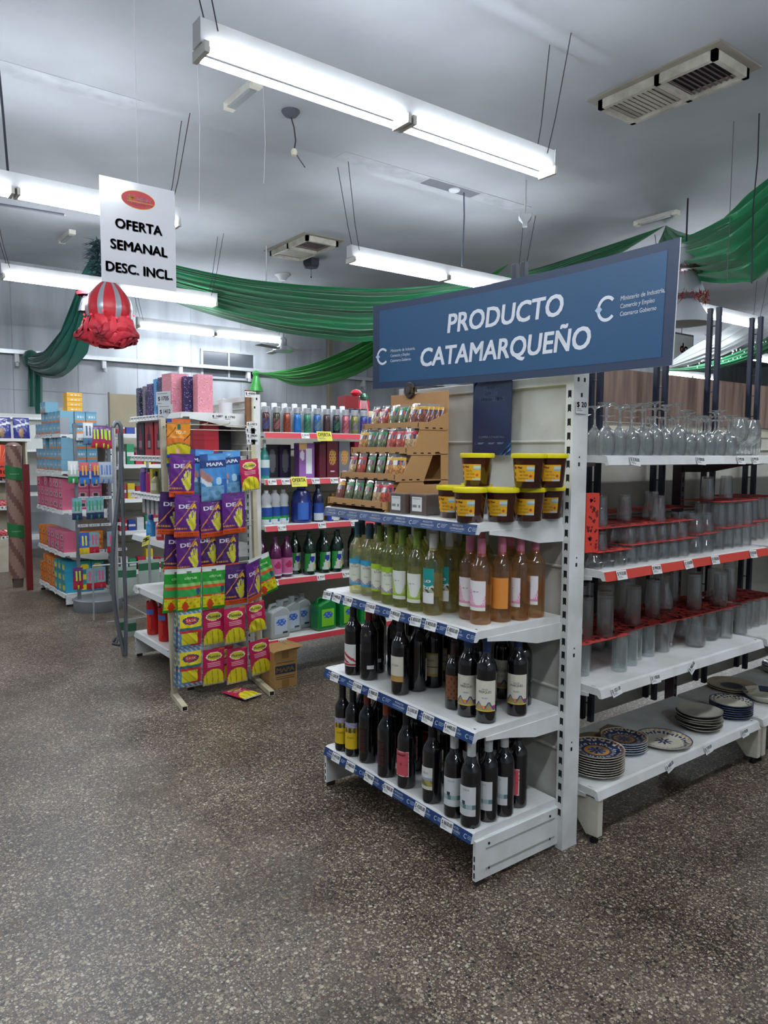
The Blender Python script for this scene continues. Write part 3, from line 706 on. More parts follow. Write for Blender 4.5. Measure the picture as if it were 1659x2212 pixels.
# --- endcap of the first aisle -------------------------------------------------
def endcap(loc, w, d, levels, top, label, strip='#0d3468', tagtext=None, base_h=.173, texts=True, notes=True, tags=None):
    """stands with its back at y=0 and faces -y in its own frame"""
    r = thing('shelving_unit', loc, -PI/2)
    for x in (-.035, w):
        b = MB(); b.box(x, x+.035, -.0, .085, 0, top, WHITE); z = .13
        while z < top-.05:
            b.prism([(x+.010, z), (x+.0175, z+.005), (x+.025, z), (x+.025, z+.028), (x+.010, z+.028)], -.0007, .002, SLOT, 'y'); z += .0505
        if x > 0:
            for z in (.38, .74, 1.08, 1.45):
                b.box(x+.0345, x+.0358, .035, .045, z, z+.014, SLOT); b.box(x+.0345, x+.0358, .038, .044, z+.03, z+.036, SLOT)
            b.box(x+.0345, x+.0358, .02, .03, top-.035, top-.02, SLOT); b.box(x+.0345, x+.0358, .055, .065, top-.035, top-.02, SLOT); b.box(x+.0345, x+.0358, .04, .05, top-.09, top-.075, SLOT)
        b.obj('upright', r, bevel=.0015)
    b = MB(); z = .15; prof = []
    while z < top-.06:
        h = min(.232, top-.04-z)
        b.prism([(.012, z), (.020, z+.004), (.020, z+h-.012), (.012, z+h-.004), (.012, z+h), (.03, z+h), (.03, z)], 0, w, C('#c6c8c2', .5, dirt=.3), 'x'); z += h
    b.obj('back_panel', r)
    b = MB(); b.box(0, w, .002, .03, top-.045, top-.01, WHITE); b.lathe([(0,0),(.012,.0),(.012,.004),(0,.006)], WHITE, 10, (w*.62, .01, top-.01)); b.obj('top_rail', r, bevel=.002)
    for x in (-.012, w-.004):
        b = MB(); b.box(x, x+.016, -d+.002, .0, 0.02, base_h-.01, WHITE)
        fx = x+.0165 if x > 0 else x-.0005
        e = .001 if x > 0 else -.001
        b.box(fx-e, fx+e*2, -d+.05, -.02, base_h*.30, base_h*.34, C('#9ea09a', .6)); b.box(fx-e, fx+e*2, -d+.05, -.02, base_h*.72, base_h*.75, C('#9ea09a', .6))
        for q in (-d+.06, -.05):
            b.box(fx-e, fx+e*3, q, q+.007, .05, .058, SLOT); b.box(fx-e, fx+e*3, q, q+.007, base_h-.035, base_h-.027, SLOT)
        for zz in (.03, .06, .09): b.box(x+.005, x+.011, -d+.0012, -d+.003, zz, zz+.02, SLOT)
        b.box(x+.003, x+.013, -d+.01, -d+.05, 0, .02, C('#2a221c', .8))
        b.obj('base_plate', r, bevel=.0015)
    for k, z in enumerate(levels):
        shelf_part(r, w, d, z, strip, (tags or {}).get(k, []), brackets=k < len(levels)-1 or True, texts=texts)
    return tag(r, label, 'shelving')
T8 = lambda L: {3: [(a, t, rr) for a, t, rr in L]}
endcap((2.145, 2.70, 0), .945, .43, (1.262, .897, .548, .192), 1.79,
       'white metal end shelving with blue price strips holding wines and honey', tags={
    1: [(.03, '$ 3900.00', .05), (.105, '$ 4400.00', -.05), (.19, '$ 5100.00', .0), (.35, '$ 9100.00', .02), (.51, '$ 8050.00', -.03), (.635, '$ 8050.00', .04), (.72, '$ 8050.00', .0), (.835, '$ 8050.00', -.02)],
    2: [(.09, '$ 6200.00', .03), (.26, '$ 9100.00', .0), (.37, '$ 9000.00', .03), (.62, '$ 6300.00', .02), (.71, '$ 6300.00', -.03), (.83, '$ 4400.00', .02)],
    3: [(.10, '$ 4410.00', .02), (.21, '$ 4600.00', .02), (.345, '$ 7900.00', -.02), (.475, '$ 7900.00', .02), (.67, '$ 4200.00', .0), (.82, '$ 8650.00', .03)]})
# worn price sticker on the post
b = MB(); price_tag_mesh(b, FY(0,0,0), 0, 0, .062, .05, '$ 20', '#d5d7d6'); o = b.obj('price_sticker', loc=(2.185, 1.715, 1.665)); tag(o, 'worn price sticker on the white slotted post beside the blue sign', 'sticker')

# --- sign and poster -----------------------------------------------------------
P0 = Vector((2.07, 1.29, 1.767)); P1 = Vector((2.03, 2.785, 1.788)); dv = (P1-P0); nv_ = Vector((1, .07, 0)).normalized()
def signmap(t, h, e=0.0):
    """t 0..1 from the far left end to the near right end, h 0..1 up"""
    u = 1-t; p = P0.lerp(P1, u)+nv_*(.055*4*u*(1-u)-e); p.z += h*.378
    p += nv_*(-.018*(1-u))*(1-h)*0 + Vector((0, -.0, 0)); p.y += -.012*h*t; return p
sg = thing('shop_sign'); b = MB()
navy = C('#243755', .42); blue = C('#235179', .36, coat=.15)
b.grid(lambda u, v: signmap(u, v), 48, 8, navy); b.grid(lambda u, v: signmap(u, v, -.006), 48, 8, C('#c9ccd0', .5))
for a in (0, 1): b.grid(lambda u, v, a=a: signmap(a, v, -.006*u), 1, 8, C('#d7dade', .5)); b.grid(lambda u, v, a=a: signmap(u, a, -.006*v), 48, 1, C('#d7dade', .5))
b.obj('board', sg); b = MB(); b.grid(lambda u, v: signmap(.028+.944*u, .075+.85*v, .0008), 48, 6, blue); b.obj('panel', sg)
SW, SH = 1.496, .378
sf = lambda x, y: signmap(.5+x/SW, .5+y/SH, .0018)
wt = C('#e4e9f2', .5); b = MB()
b.text('PRODUCTO', sf, .108, wt, .021, .585, .10, at=(.0, .062)); b.text('CATAMARQUEÑO', sf, .108, wt, .021, .87, .10, at=(-.015, -.066)); b.obj('lettering', sg)
for (ox, oy, s) in ((-.60, -.045, 1.0), (.578, .018, 1.12)):
    b = MB(); cx, cy = ox-.085*s, oy; n = 20
    b.grid(lambda u, v: sf(cx+s*(.026+.010*v)*math.cos(.75+u*4.8), cy+s*(.028+.010*v)*math.sin(.75+u*4.8)), n, 1, wt, False)
    b.add([sf(cx-s*.044, cy), sf(cx-s*.030, cy-s*.013), sf(cx-s*.016, cy), sf(cx-s*.030, cy+s*.013)], [(0,1,2,3)], C('#b9cfe6', .5))
    for t, q in (('Ministerio de Industria,', .022), ('Comercio y Empleo', 0), ('Catamarca Gobierno', -.022)):
        w_ = {24: .150, 17: .118, 18: .125}[len(t)]*s
        b.text(t, sf, .018*s, wt, .02 if q >= 0 else 0, w_, .1, at=(ox-.035*s+w_/2, oy+q*s))
    b.obj('emblem', sg)
tag(sg, 'long curved blue shop sign standing above the end shelving', 'sign')
r = thing('poster', (2.128, 2.0, 1.488)); b = MB(); b.box(-.002, 0, .003, .217, 0, .33, C('#14284c', .35, coat=.3)); b.obj('sheet', r, bevel=0)
pf = FX(-.002, .11, 0, .0006); b = MB()
for t, z, w in (('CATÁLOGO', .268, .092), ('MARCAS', .245, .068), ('CATAMARQUEÑAS', .222, .140), ):
    b.text(t, pf, .017, C('#a5d2f4', .5), .022, w, at=(0, z))
b.text('COMPRÁ LO NUESTRO', pf, .012, C('#b4c8e0', .5), .012, .14, at=(0, .072))
for k in (-.075, -.015, .035): b.quad(pf, k, k+.035, .048, .050, C('#7d93b0', .5)); b.quad(pf, k, k+.028, .044, .046, C('#7d93b0', .5))
b.text('C', pf, .016, C('#c9d6e6', .5), .01, at=(-.088, .048))
for k in range(3): b.add([pf(.045+.02*k, 0), pf(.055+.02*k, 0), pf(.107, .052-.02*k), pf(.107, .040-.02*k)], [(0,1,2,3)], C(['#2a5f96', '#5b90c4', '#2a5f96'][k], .4)); b.add([pf(-.107, .33-.05-.012*k), pf(-.107, .33-.06-.012*k), pf(-.04-.02*k, .329), pf(-.05-.02*k, .329)], [(3,2,1,0)], C(['#2a5f96', '#3d77b0', '#1f4a7c'][k], .4))
b.obj('printing', r)
tag(r, 'dark blue poster of local brands stuck to the back panel under the sign', 'poster')
b = MB()
rr = random.Random(4)
for i in range(24):
    a = rr.uniform(0, 6.28); b.tube([(0.02*math.cos(a), .012*math.sin(a), rr.uniform(-.012, .004)), (0.015*math.cos(a+1), .012*math.sin(a+1), .012), (.02*math.cos(a+2.2), .01*math.sin(a+2), -.006)], .0016, C('#a08a66', .8), 4)
b.tube([(.02, 0, 0), (.045, -.01, -.05), (.06, -.01, -.11)], .0012, C('#b0a284', .8), 4)
tag(b.obj('twine_knot', loc=(2.155, 1.76, 1.802)), 'brown twine knot tying the sign to the white post', 'twine')

# --- glassware shelving on the aisle side --------------------------------------
def side_bay(x0, w, d, levels, strips, ytop, yback, label, tags, feet=True, top=1.62, panel_top=1.6, brmat=None, post=True):
    r = thing('shelving_unit', (x0, yback, 0))
    if post:
        b = MB(); b.box(w-.035, w-.001, .0, .05, 0, top, C('#4a4042', .5)); z = .1
        while z < top-.05: b.box(w-.024, w-.012, -.001, .002, z, z+.025, SLOT); z += .05
        b.obj('upright', r)
    b = MB(); z = .2
    while z < panel_top-.01:
        h = min(.33, panel_top-z); b.prism([(.105, z), (.115, z+.006), (.115, z+h-.012), (.105, z+h-.003), (.13, z+h), (.13, z)], 0, w, C('#bcbab0', .55, dirt=.2), 'x'); z += h
    b.obj('back_panel', r)
    for k, z in enumerate(levels):
        shelf_part(r, w-.03, d if k < len(levels)-1 else d+.0, z, strips[k], tags.get(k, []), texts=False, brmat=brmat if k == 0 else None)
    if feet:
        for x in (.005, w-.04):
            b = MB(); b.prism([(-d-.005, levels[-1]-.036), (-d-.005, .03), (-d+.05, .025), (-d+.14, levels[-1]-.09), (0, levels[-1]-.09), (0, levels[-1]-.036)], x, x+.03, CREAM, 'x'); b.obj('foot', r, bevel=.002)
            b = MB(); b.lathe([(0,0),(.016,0),(.018,.01),(.01,.012),(.01,.03),(0,.03)], BLACK, 12, (x+.015, -d+.022, 0)); b.obj('foot_screw', r)
    return tag(r, label, 'shelving')
GTAG = {0: [(.16, '$ 2130.00', -.12), (.62, '$ 4200.00', -.05), (.95, '$ 3952.00', -.03), (1.08, '$ 992.00', .03)],
        1: [(.10, '$ 910.00', -.02), (.33, '$ 990.00', -.03), (.56, '$ 1018.00', .06), (.77, '$ 1058.00', -.02), (1.10, '$ 818.00', -.04)],
        2: [(.09, '$ 1021.00', .12), (.35, '$ 1100.00', -.03), (.62, '$ 980.00', .5)],
        3: [(.48, '$ 4680.00', .25), (.78, '$ 7590.00', .1), (1.10, '$ 4100.00', .05)]}
side_bay(2.28, 1.28, .45, (1.490, 1.060, .612, .214), (None, '#c8473a', None, None), 1.67, 2.12,
         'white aisle shelving of glassware and plates behind the slotted white post', GTAG, brmat=C('#4a4042', .5))
side_bay(3.566, 1.28, .45, (1.490, 1.060, .612, .214), (None, '#c8473a', None, None), 1.67, 2.12,
         'second bay of the glassware shelving cut by the right edge of the picture', {0: [(.06, '$ 990.00')]}, brmat=C('#4a4042', .5))
# black ladder uprights
for i, x in enumerate((2.34, 2.865, 3.39, 3.875, 4.33, 4.77)):
    def mk():
        r = thing('ladder_upright'); 
        for s in (-.025, .025):
            b = MB(); b.box(-.012, .012, s-.012, s+.012, .215, 2.285, C('#1b2334', .4)); b.obj('side_rail', r, bevel=.001)
        z = .3
        while z < 2.26:
            b = MB(); b.tube([(0, -.02, z), (0, .02, z)], .0035, C('#4a5468', .35, .6), 6); b.obj('rung', r); z += .118
        return r
    spawn('ladder', mk, (x, 2.172, 0), 0, 'black metal ladder upright with thin rungs, %s from the white post' % ORD[i], 'upright', 'black ladder uprights')
def wood_material():
    m, N, L, P = newmat('walnut_laminate'); tc = N.new('ShaderNodeTexCoord'); mp = N.new('ShaderNodeMapping'); mp.inputs['Scale'].default_value = (9, 9, .8)
    nz = N.new('ShaderNodeTexNoise'); nz.inputs['Scale'].default_value = 3; nz.inputs['Detail'].default_value = 7; r = N.new('ShaderNodeValToRGB')
    r.color_ramp.elements[0].position = .3; r.color_ramp.elements[1].position = .7; r.color_ramp.elements[0].color = lin('#5d4a42'); r.color_ramp.elements[1].color = lin('#8f7869')
    L.new(tc.outputs['Object'], mp.inputs[0]); L.new(mp.outputs[0], nz.inputs['Vector']); L.new(nz.outputs[0], r.inputs[0]); L.new(r.outputs[0], P.inputs['Base Color']); P.inputs['Roughness'].default_value = .5; return m
WOOD = wood_material()
for i in range(6):
    x0, x1 = 2.36+.505*i, 2.36+.505*(i+1)-.01
    b = MB(); b.box(x0, x1, 2.255, 2.271, 1.655, 1.915, WOOD)
    tag(b.obj('header_board'), 'walnut coloured header board above the wine glasses, %s from the white post' % ORD[i], 'board', 'walnut header boards')
b = MB(); b.box(2.3, 5.0, 2.275, 2.305, 1.60, 1.652, C('#cfcab6', .5)); tag(b.obj('top_rail'), 'cream metal rail under the walnut boards behind the wine glasses', 'rail')
# ------------------------------------------------------------------ bottles
BPROF = [(0,0),(.030,0),(.0365,.004),(.0375,.012),(.0375,.186),(.0366,.198),(.0325,.212),(.0245,.224),(.0180,.236),(.0150,.250),(.0142,.266),(.0142,.300),(0,.300)]
def wine(name, tint, body):
    m = clear_glass(name, tint, .10, .5, .03, (1,1,1,1), .18, .38)
    for n in m.node_tree.nodes:
        if n.type == 'BSDF_DIFFUSE':
            n.inputs[0].default_value = body
            t = m.node_tree.nodes.new('ShaderNodeBsdfTranslucent'); t.inputs[0].default_value = body
            mx = m.node_tree.nodes.new('ShaderNodeMixShader'); mx.inputs[0].default_value = .6
            tgt = n.outputs[0].links[0].to_socket; m.node_tree.links.new(n.outputs[0], mx.inputs[1]); m.node_tree.links.new(t.outputs[0], mx.inputs[2]); m.node_tree.links.new(mx.outputs[0], tgt)
    return m
WW = wine('pale_white_wine', (.93, .92, .66, 1), (.92, .90, .60, 1)); WY = wine('golden_wine', (.90, .83, .52, 1), (.88, .80, .42, 1)); WG = wine('green_tinted_wine', (.88, .90, .52, 1), (.84, .86, .40, 1)); WP = wine('rose_wine', (.92, .68, .40, 1), (.92, .56, .24, 1))
def img_alt(top, mid, bot):
    def f(u, v):
        if v > .82: return C(top, .5)
        if abs(u-.5) < .10 and .76 < v: return C('#b09a86', .5)
        if v < .09: return C(top, .5)
        if v < .09+.14*(.6+.4*math.sin(u*11)) : return C('#8c8fb0' if math.sin(u*37+v*60) > 0 else '#b7a2a8', .5)
        return C(mid, .55)
    return f
def img_wave(base_, c1, c2):
    def f(u, v):
        if v < .13: return C('#d9dcd0', .5)
        if v < .19: return C(c1, .5)
        w = v-.86*(.55+.4*math.sin(u*5.2+1.4)); 
        if w < 0: return C(c2 if math.sin((v*2.2-math.sin(u*5.2+1.4))*14) > -.1 else c1, .5)
        return C(base_, .55)
    return f
def img_loco(u, v):
    if v > .46+.06*math.sin(u*9): return C('#1f8f8c', .5)
    if v > .30 and v < .46: return C(['#c9a774', '#2a3c3c', '#8fb3a6'][int((u*5+v*14) % 3)], .5)
    return C('#dfe2e0', .55)
def img_marq(u, v):
    if v > .30: return C('#d5d2c0', .55)
    t = (u*2.2) % 1; h = .30*(1-abs(t-.5)*2)+.02
    if v < .035: return C('#d9b43c', .5)
    if abs(v-h) < .035: return C('#2a4f96', .5)
    if v < h: return C('#a8955a' if v < h*.95 and abs(t-.5) < .34 else '#58c0b0', .5)
    return C('#d5d2c0' if v > .2 else ('#b02a48' if u > .5 else '#e08a3a'), .5)
def img_gold(u, v): return C('#b38a4a', .5) if v < .24 else C('#cfcbb8', .55)
def img_red(u, v):
    if v < .14: return C('#8c2230', .5) if .05 < v < .1 else C('#c9b9b4', .5)
    if v < .62 and math.sin(u*9+v*22) > .1 and u+v < 1.25: return C('#a8303c', .5)
    return C('#dcdad6', .5)
def img_pink(u, v):
    e = .04+.02*math.sin(v*40+u*13)
    if u < e or u > 1-e or v < e*.7 or v > 1-e*.7: return C('#d9c8c0', .5)
    return C('#c8505c', .5)
def img_yel(u, v):
    if v > .80: return C('#8391c0' if math.sin(u*9+v*50) > -.3 else '#c0a0a0', .5)
    if v > .62: return C('#c0992c' if math.sin(u*22) > .1 else '#4a5030', .5)
    return C('#d8b41e', .5)
def img_land(u, v):
    if v > .55: return C('#dcdcd8', .5)
    if v > .42: return C('#9aa9c0', .5)
    if v > .16: return C('#a89a58' if math.sin(u*7+v*9) > 0 else '#6f7848', .5)
    return C('#d2d2cc', .5)
def img_grey(u, v):
    if .24 < v < .58:
        if (u-.35)**2*3+(v-.44)**2*5 < .03: return C('#2b3438', .5)
        if v < .40: return C('#9fb4b8' if math.sin(u*12) > -.4 else '#5d7a80', .5)
    return C('#cfd3d4', .5)
def img_cream(u, v):
    if v < .1 or v > .93: return C('#b49a50', .5)
    if .38 < v < .42: return C('#5c5238', .5)
    return C('#c9c0a0', .5)
def img_brown(u, v): return C('#7a4a2c' if (math.sin(u*16)*math.sin(v*20) > -.6) else '#3a2418', .5)
def img_dark(u, v): return C('#5a2018', .5) if math.sin(v*70) > .2 and .2 < u < .8 and math.sin(u*30) > -.5 else C('#141216', .3)
def img_blk(u, v): return C('#c9cdd0', .5) if .62 < u < .98 and .12 < v < .3 else C('#111216', .2)
def img_gstr(u, v): return C('#b08d38', .5) if .25 < v < .95 else C('#1a1a1c', .3)
def mk_bottle(body, cap, lab=None, z0=.045, z1=.135, half=1.15, texts=(), nu=22, nv=26, phi=-PI/2, rad=1.0, capz=.238, capmat=None, hang=False, short=1.0):
    def mk():
        r = thing('wine_bottle'); P = [(a*rad, z*short) for a, z in BPROF]
        b = MB(); b.lathe(P, body, 28); b.obj('bottle_body', r)
        b = MB(); b.lathe([(0.0152, capz*short), (.0156, .298*short), (.0148, .3025*short), (0, .3025*short)] if capz > .2 else [], C(cap, .38, coat=.2), 20); b.obj('cap', r)
        if lab:
            rr = .0379*rad; b = MB()
            b.grid(lambda u, v: (rr*math.cos(phi+(u-.5)*2*half), rr*math.sin(phi+(u-.5)*2*half), z0+(z1-z0)*v), nu, nv, lab)
            cm = cyl_map(rr+.0004, phi)
            for t, zz, w, col, bold in texts: b.text(t, cm, min(.012, w*.35) if len(t) > 4 else w*.42, C(col, .5), bold, w, at=(0, zz))
            b.obj('front_label', r)
            b = MB(); b.grid(lambda u, v: (rr*math.cos(phi+PI+(u-.5)*1.3), rr*math.sin(phi+PI+(u-.5)*1.3), z0+(z1-z0)*(.1+.7*v)), 8, 1, C('#c9c6b8', .6)); b.obj('back_label', r)
        if hang:
            b = MB(); b.prism([(.0,.0),(.036,.0),(.036,.062),(.0,.062)], -.0405, -.0395, C('#23242a', .4), 'y')
            b.text('A', FY(.018, -.0407, .03), .02, C('#9a8440', .4), .02); ob = b.obj('neck_tag', r, (-.01, .0, .165))
            b = MB(); b.tube([(.008,-.039,.226), (.012,-.02,.243), (0,-.015,.25)], .0012, C('#8a1a26', .6), 4); b.obj('neck_string', r)
        return r
    return mk
DG = DARKGLASS
BT = {
 'A': mk_bottle(WW, '#3f5f74', img_alt('#3a9fcc', '#d9dcc8', 0), .040, .150, 1.05, (('ALTURA', .118, .034, '#4a4a40', .0), ('Suave', .082, .018, '#4a4a40', 0))),
 'B': mk_bottle(WG, '#6f8220', img_alt('#9ec42c', '#d9dcc8', 0), .040, .150, 1.05, (('ALTURA', .118, .034, '#4a4a40', .0), ('Dulce', .082, .018, '#4a4a40', 0))),
 'C': mk_bottle(WG, '#6f8a20', img_wave('#dfe3da', '#9cb83a', '#c8d68a'), .035, .145, .95, (('saga · tw', .108, .024, '#40443c', 0),)),
 'D': mk_bottle(WY, '#d3d6d2', img_loco, .045, .175, .72, (('LO', .128, .030, '#e8ecea', .05), ('CO', .103, .030, '#e8ecea', .05))),
 'E': mk_bottle(WP, '#d87f98', img_wave('#e2dcdf', '#d98fae', '#ecc8d8'), .050, .155, .95, (('saga · tw', .118, .022, '#40343c', 0),)),
 'E2': mk_bottle(WP, '#d87f98', lambda u, v: C('#d98a3c', .5), .05, .16, .9, ()),
 'F': mk_bottle(DG, '#1a1416', img_red, .04, .135, .9),
 'G': mk_bottle(DG, '#8a1f30', img_blk, .04, .12, 1.1, hang=True),
 'H': mk_bottle(DG, '#1c181a', img_gold, .055, .155, .95, (('ALTURA', .12, .034, '#6a665a', 0),)),
 'I': mk_bottle(DG, '#121216', img_gstr, .03, .16, .35),
 'J': mk_bottle(DG, '#1c181a', img_cream, .05, .145, .8, (('BODEGA', .115, .03, '#3a3428', 0),)),
 'K': mk_bottle(DG, '#3a1c16', img_brown, .04, .13, .8, short=.82, rad=.92),
 'L': mk_bottle(DG, '#1c3262', img_marq, .045, .155, 1.1, (('MARQUÉS', .115, .046, '#2a2c30', .01), ('MALBEC', .093, .022, '#3a6aa8', .01), ('FINCA DEL', .124, .022, '#2a2c30', 0)), nu=34),
 'M': mk_bottle(DG, '#141418', lambda u, v: C('#4a2a1c', .5), .06, .14, .5),
 'N': mk_bottle(DG, '#141418', img_yel, .035, .15, 1.0, (('LOS AÑOS', .085, .034, '#5a4a1a', .01), ('VALLE', .115, .03, '#2a3a20', .02)), rad=.9, short=.97),
 'O': mk_bottle(DG, '#8c3a20', img_dark, .05, .15, .6),
 'P': mk_bottle(DG, '#141418', img_pink, .05, .15, .9, (('SHERIFF', .135, .040, '#4a1c20', .03), ('*', .095, .06, '#7a2a30', 0))),
 'Q': mk_bottle(DG, '#141418', img_land, .055, .14, .75, (('PALO', .118, .024, '#5a5c60', 0),)),
 'R': mk_bottle(DG, '#c9cdce', img_grey, .045, .150, .95, (('SEÑOR', .138, .026, '#7a7e80', 0),)),
 'Z': mk_bottle(DG, '#15151a', lambda u, v: C('#b9b29a', .5), .05, .14, .5),
}
BN = {'A': ('white wine bottle with blue topped cream label', 'slate blue neck'), 'B': ('white wine bottle with lime topped cream label', 'olive neck'),
 'C': ('greenish wine bottle with wavy green label', 'olive neck'), 'D': ('golden wine bottle with teal label', 'white neck'), 'E': ('rosé wine bottle with wavy pink label', 'pink neck'),
 'E2': ('rosé bottle turned to its amber back label', 'pink neck'),
 'F': ('dark wine bottle with white and red label', 'dark neck'), 'G': ('black wine bottle with a dark neck card', 'dark red neck'), 'H': ('dark wine bottle with cream label banded gold', 'dark neck'),
 'I': ('black wine bottle with narrow gold label strip', 'black neck'), 'J': ('dark wine bottle with gold edged cream label', 'dark neck'), 'K': ('short dark bottle with brown label', 'red brown neck'),
 'L': ('dark bottle with zigzag foot on cream label', 'navy neck'), 'M': ('dark wine bottle with small brown label', 'black neck'), 'N': ('dark wine bottle with yellow and lilac label', 'black neck'),
 'O': ('dark wine bottle printed with fine red lettering', 'rust coloured neck'), 'P': ('dark wine bottle with pink red label', 'black neck'), 'Q': ('dark wine bottle with landscape label', 'black neck'),
 'R': ('dark wine bottle with grey label, white cap', 'white cap'), 'Z': ('dark wine bottle in the shade at the back', 'dark neck')}
ZS = (1.262, .897, .548, .192)
_cnt = {}
RADD = dict(A=26, B=28, C=24, D=34, E=26, E2=60, F=24, G=25, H=36, I=10, J=30, K=15, L=30, M=30, N=28, O=30, P=30, Q=34, R=30, Z=20)
def bottle(key, px, py, sh, rot=0, where=None, dx=0, dy=0):
    x, y, z = base(px, py, ZS[sh], .034); x += dx; y += dy
    x = min(x, 2.10); x = max(x, 1.752); y = max(y, 1.797)
    sname = {1: 'second shelf', 2: 'third shelf', 3: 'bottom shelf'}[sh]; k = (key, sh); _cnt[k] = _cnt.get(k, 0)+1; BPOS.append((sh, x, y))
    lb = '%s, front row, %s from far end, %s' % (BN[key][0], ORD[_cnt[k]-1], sname) if where is None else BN[key][0]+', '+where
    return spawn('bottle'+key, BT[key], (x, y, z+.0004), -PI/2+math.radians(rot+RADD[key]), lb, 'bottle', {1: 'white and rosé wine bottles', 2: 'red wines on the third shelf', 3: 'red wines on the bottom shelf'}[sh])
BPOS = []
c1 = lambda X, Y: (690+X/2.91, 800+Y/2.91); c2 = lambda X, Y: (690+X/2.91, 1340+Y/2.91)
for X, Y, k, rot in ((243,1405,'A',5),(315,1422,'A',5),(382,1450,'B',8),(447,1475,'B',6),(520,1495,'C',-8),(612,1520,'C',-8),(712,1543,'D',-22),(812,1527,'D',-28),
                     (940,1572,'E',-5),(1012,1602,'E',-10),(1140,1587,'E2',-30),(1255,1575,'E',-35),(1348,1558,'E',-20)):
    bottle(k, *c1(X, Y), 1, rot)
# rows behind, standing further in on the same shelf
def behind(lst, sh):
    for k, x, y, rot in lst:
        if any(s_ == sh and (x-a)**2+(y-b_)**2 < .0765**2 for s_, a, b_ in BPOS): continue
        BPOS.append((sh, x, y)); kk = (k, sh, 'b'); _cnt[kk] = _cnt.get(kk, 0)+1
        spawn('bottle'+k, BT[k], (x, y, ZS[sh]+.0004), -PI/2+math.radians(rot+RADD[k]), '%s, %s in rows behind, %s' % (BN[k][0], ORD[_cnt[kk]-1], {1: 'second shelf', 2: 'third shelf', 3: 'bottom shelf'}[sh]), 'bottle', 'wine bottles in the rows behind')
behind([('A',1.86,2.63,0),('A',1.95,2.63,0),('A',2.04,2.62,0),('A',1.86,2.54,0),('B',1.86,2.45,0),('B',1.95,2.53,0),('B',1.95,2.44,0),('C',1.87,2.36,0),('C',1.96,2.35,0),('C',2.05,2.35,0),('C',1.88,2.27,0),('C',1.97,2.26,0),
        ('D',1.89,2.175,-20),('D',1.98,2.165,-20),('C',2.06,2.18,0),('D',2.06,2.07,0),('E',1.97,2.0,-10),('E',1.90,1.93,0),('E',2.06,1.93,0),('E',1.99,1.90,0),('A',2.04,2.53,0),('B',2.05,2.44,0)], 1)
for X, Y, k, rot in ((213,348,'F',-5),(310,380,'G',0),(508,474,'H',-22),(615,454,'I',-45),(845,567,'K',15),(930,612,'L',8),(1045,652,'L',8),(1240,606,'L',8)):
    bottle(k, *c2(X, Y), 2, rot)
behind([('G',1.86,2.52,0),('G',1.90,2.43,0),('I',1.93,2.60,-40),('I',1.97,2.33,-45),('J',1.93,2.22,0),('J',2.03,2.24,10),('J',1.98,2.14,0),('Z',2.05,2.50,0),('Z',2.03,2.40,0),('L',1.93,1.97,0),('M',2.06,1.86,0),('L',1.98,2.06,0),('Z',2.07,2.32,0),('L',2.06,1.96,0)], 2)
for X, Y, k, rot in ((145,827,'N',10),(210,862,'N',5),(300,902,'O',-10),(420,992,'O',-15),(545,1062,'P',-15),(705,1157,'Q',-25),(828,1253,'R',0),(940,1314,'R',-12),(1055,1272,'R',-15),(1155,1237,'R',-20),(1240,1182,'P',-28)):
    bottle(k, *c2(X, Y), 3, rot)
behind([('N',1.86,2.62,0),('N',1.95,2.62,0),('O',1.86,2.50,0),('O',1.95,2.50,0),('O',1.86,2.40,0),('Z',1.95,2.41,0),('P',1.88,2.28,-10),('P',1.97,2.28,0),('Z',2.05,2.35,0),('Q',1.90,2.13,-20),('Q',1.99,2.14,-20),('R',1.96,2.02,0),('R',2.04,2.0,0),('R',2.06,1.90,0),('Z',2.05,2.2,0)], 3)

# ------------------------------------------------------------------ honey tubs
HONEY = C('#3a150c', .18, coat=.6)
def mk_tub():
    r = thing('honey_tub'); b = MB(); b.lathe([(0,0),(.043,0),(.046,.004),(.0555,.105),(.0565,.108),(0,.108)], HONEY, 32); b.obj('tub', r)
    b = MB(); b.lathe([(.0565,.100),(.060,.101),(.0615,.108),(.0605,.1155),(.054,.1165),(.053,.1135),(0,.1135)], C('#e3d414', .4), 32); b.obj('lid', r)
    b = MB(); kr = .0095/.10; phi = -PI/2
    def lf(u, v): 
        z = .022+.056*v; rr = .0467+z*kr+.0006; a = phi+(u-.5)*1.45; return (rr*math.cos(a), rr*math.sin(a), z)
    def lc(u, v):
        if (u-.09)**2*2.2+(v-.82)**2 < .012: return C('#a82a1c', .5)
        if u < .10 and v < .6 and math.sin(v*18) > -.3: return C('#8a5a18', .5)
        if u > .66 and v > .62 and v < .92: return C('#b9c8c0' if v > .72 else '#7fa8b8', .5)
        if (u-.84)**2*2+(v-.32)**2 < .008: return C('#a84a28', .5)
        if v < .12 and u > .6: return C('#b9bcb4', .5)
        return C('#dba41c', .5)
    b.grid(lf, 30, 22, lc)
    cm = lambda a, c, k=.0467: Vector(((k+(.05+c)*kr+.0011)*math.cos(phi+a/.052), (k+(.05+c)*kr+.0011)*math.sin(phi+a/.052), .05+c))
    b.text('Miel', cm, .010, C('#5c1c10', .5), .03, .016, at=(-.012, .019)); b.text('Norte', cm, .012, C('#6a5018', .5), 0, .022, .2, at=(-.004, .006)); b.text('del Valle', cm, .010, C('#6a5018', .5), 0, .030, .2, at=(.002, -.006)); b.text('Catamarca', cm, .010, C('#6a5018', .5), 0, .038, .2, at=(-.002, -.017))
    b.obj('label', r); return r
def tub(px, py, z, rot, lb, dx=0, dy=0):
    x, y, _ = base(px, py, z, .043); spawn('tub', mk_tub, (min(x+dx, 2.080), y+dy, z+.0004), -PI/2+math.radians(rot), lb, 'honey tub', 'yellow lidded honey tubs')
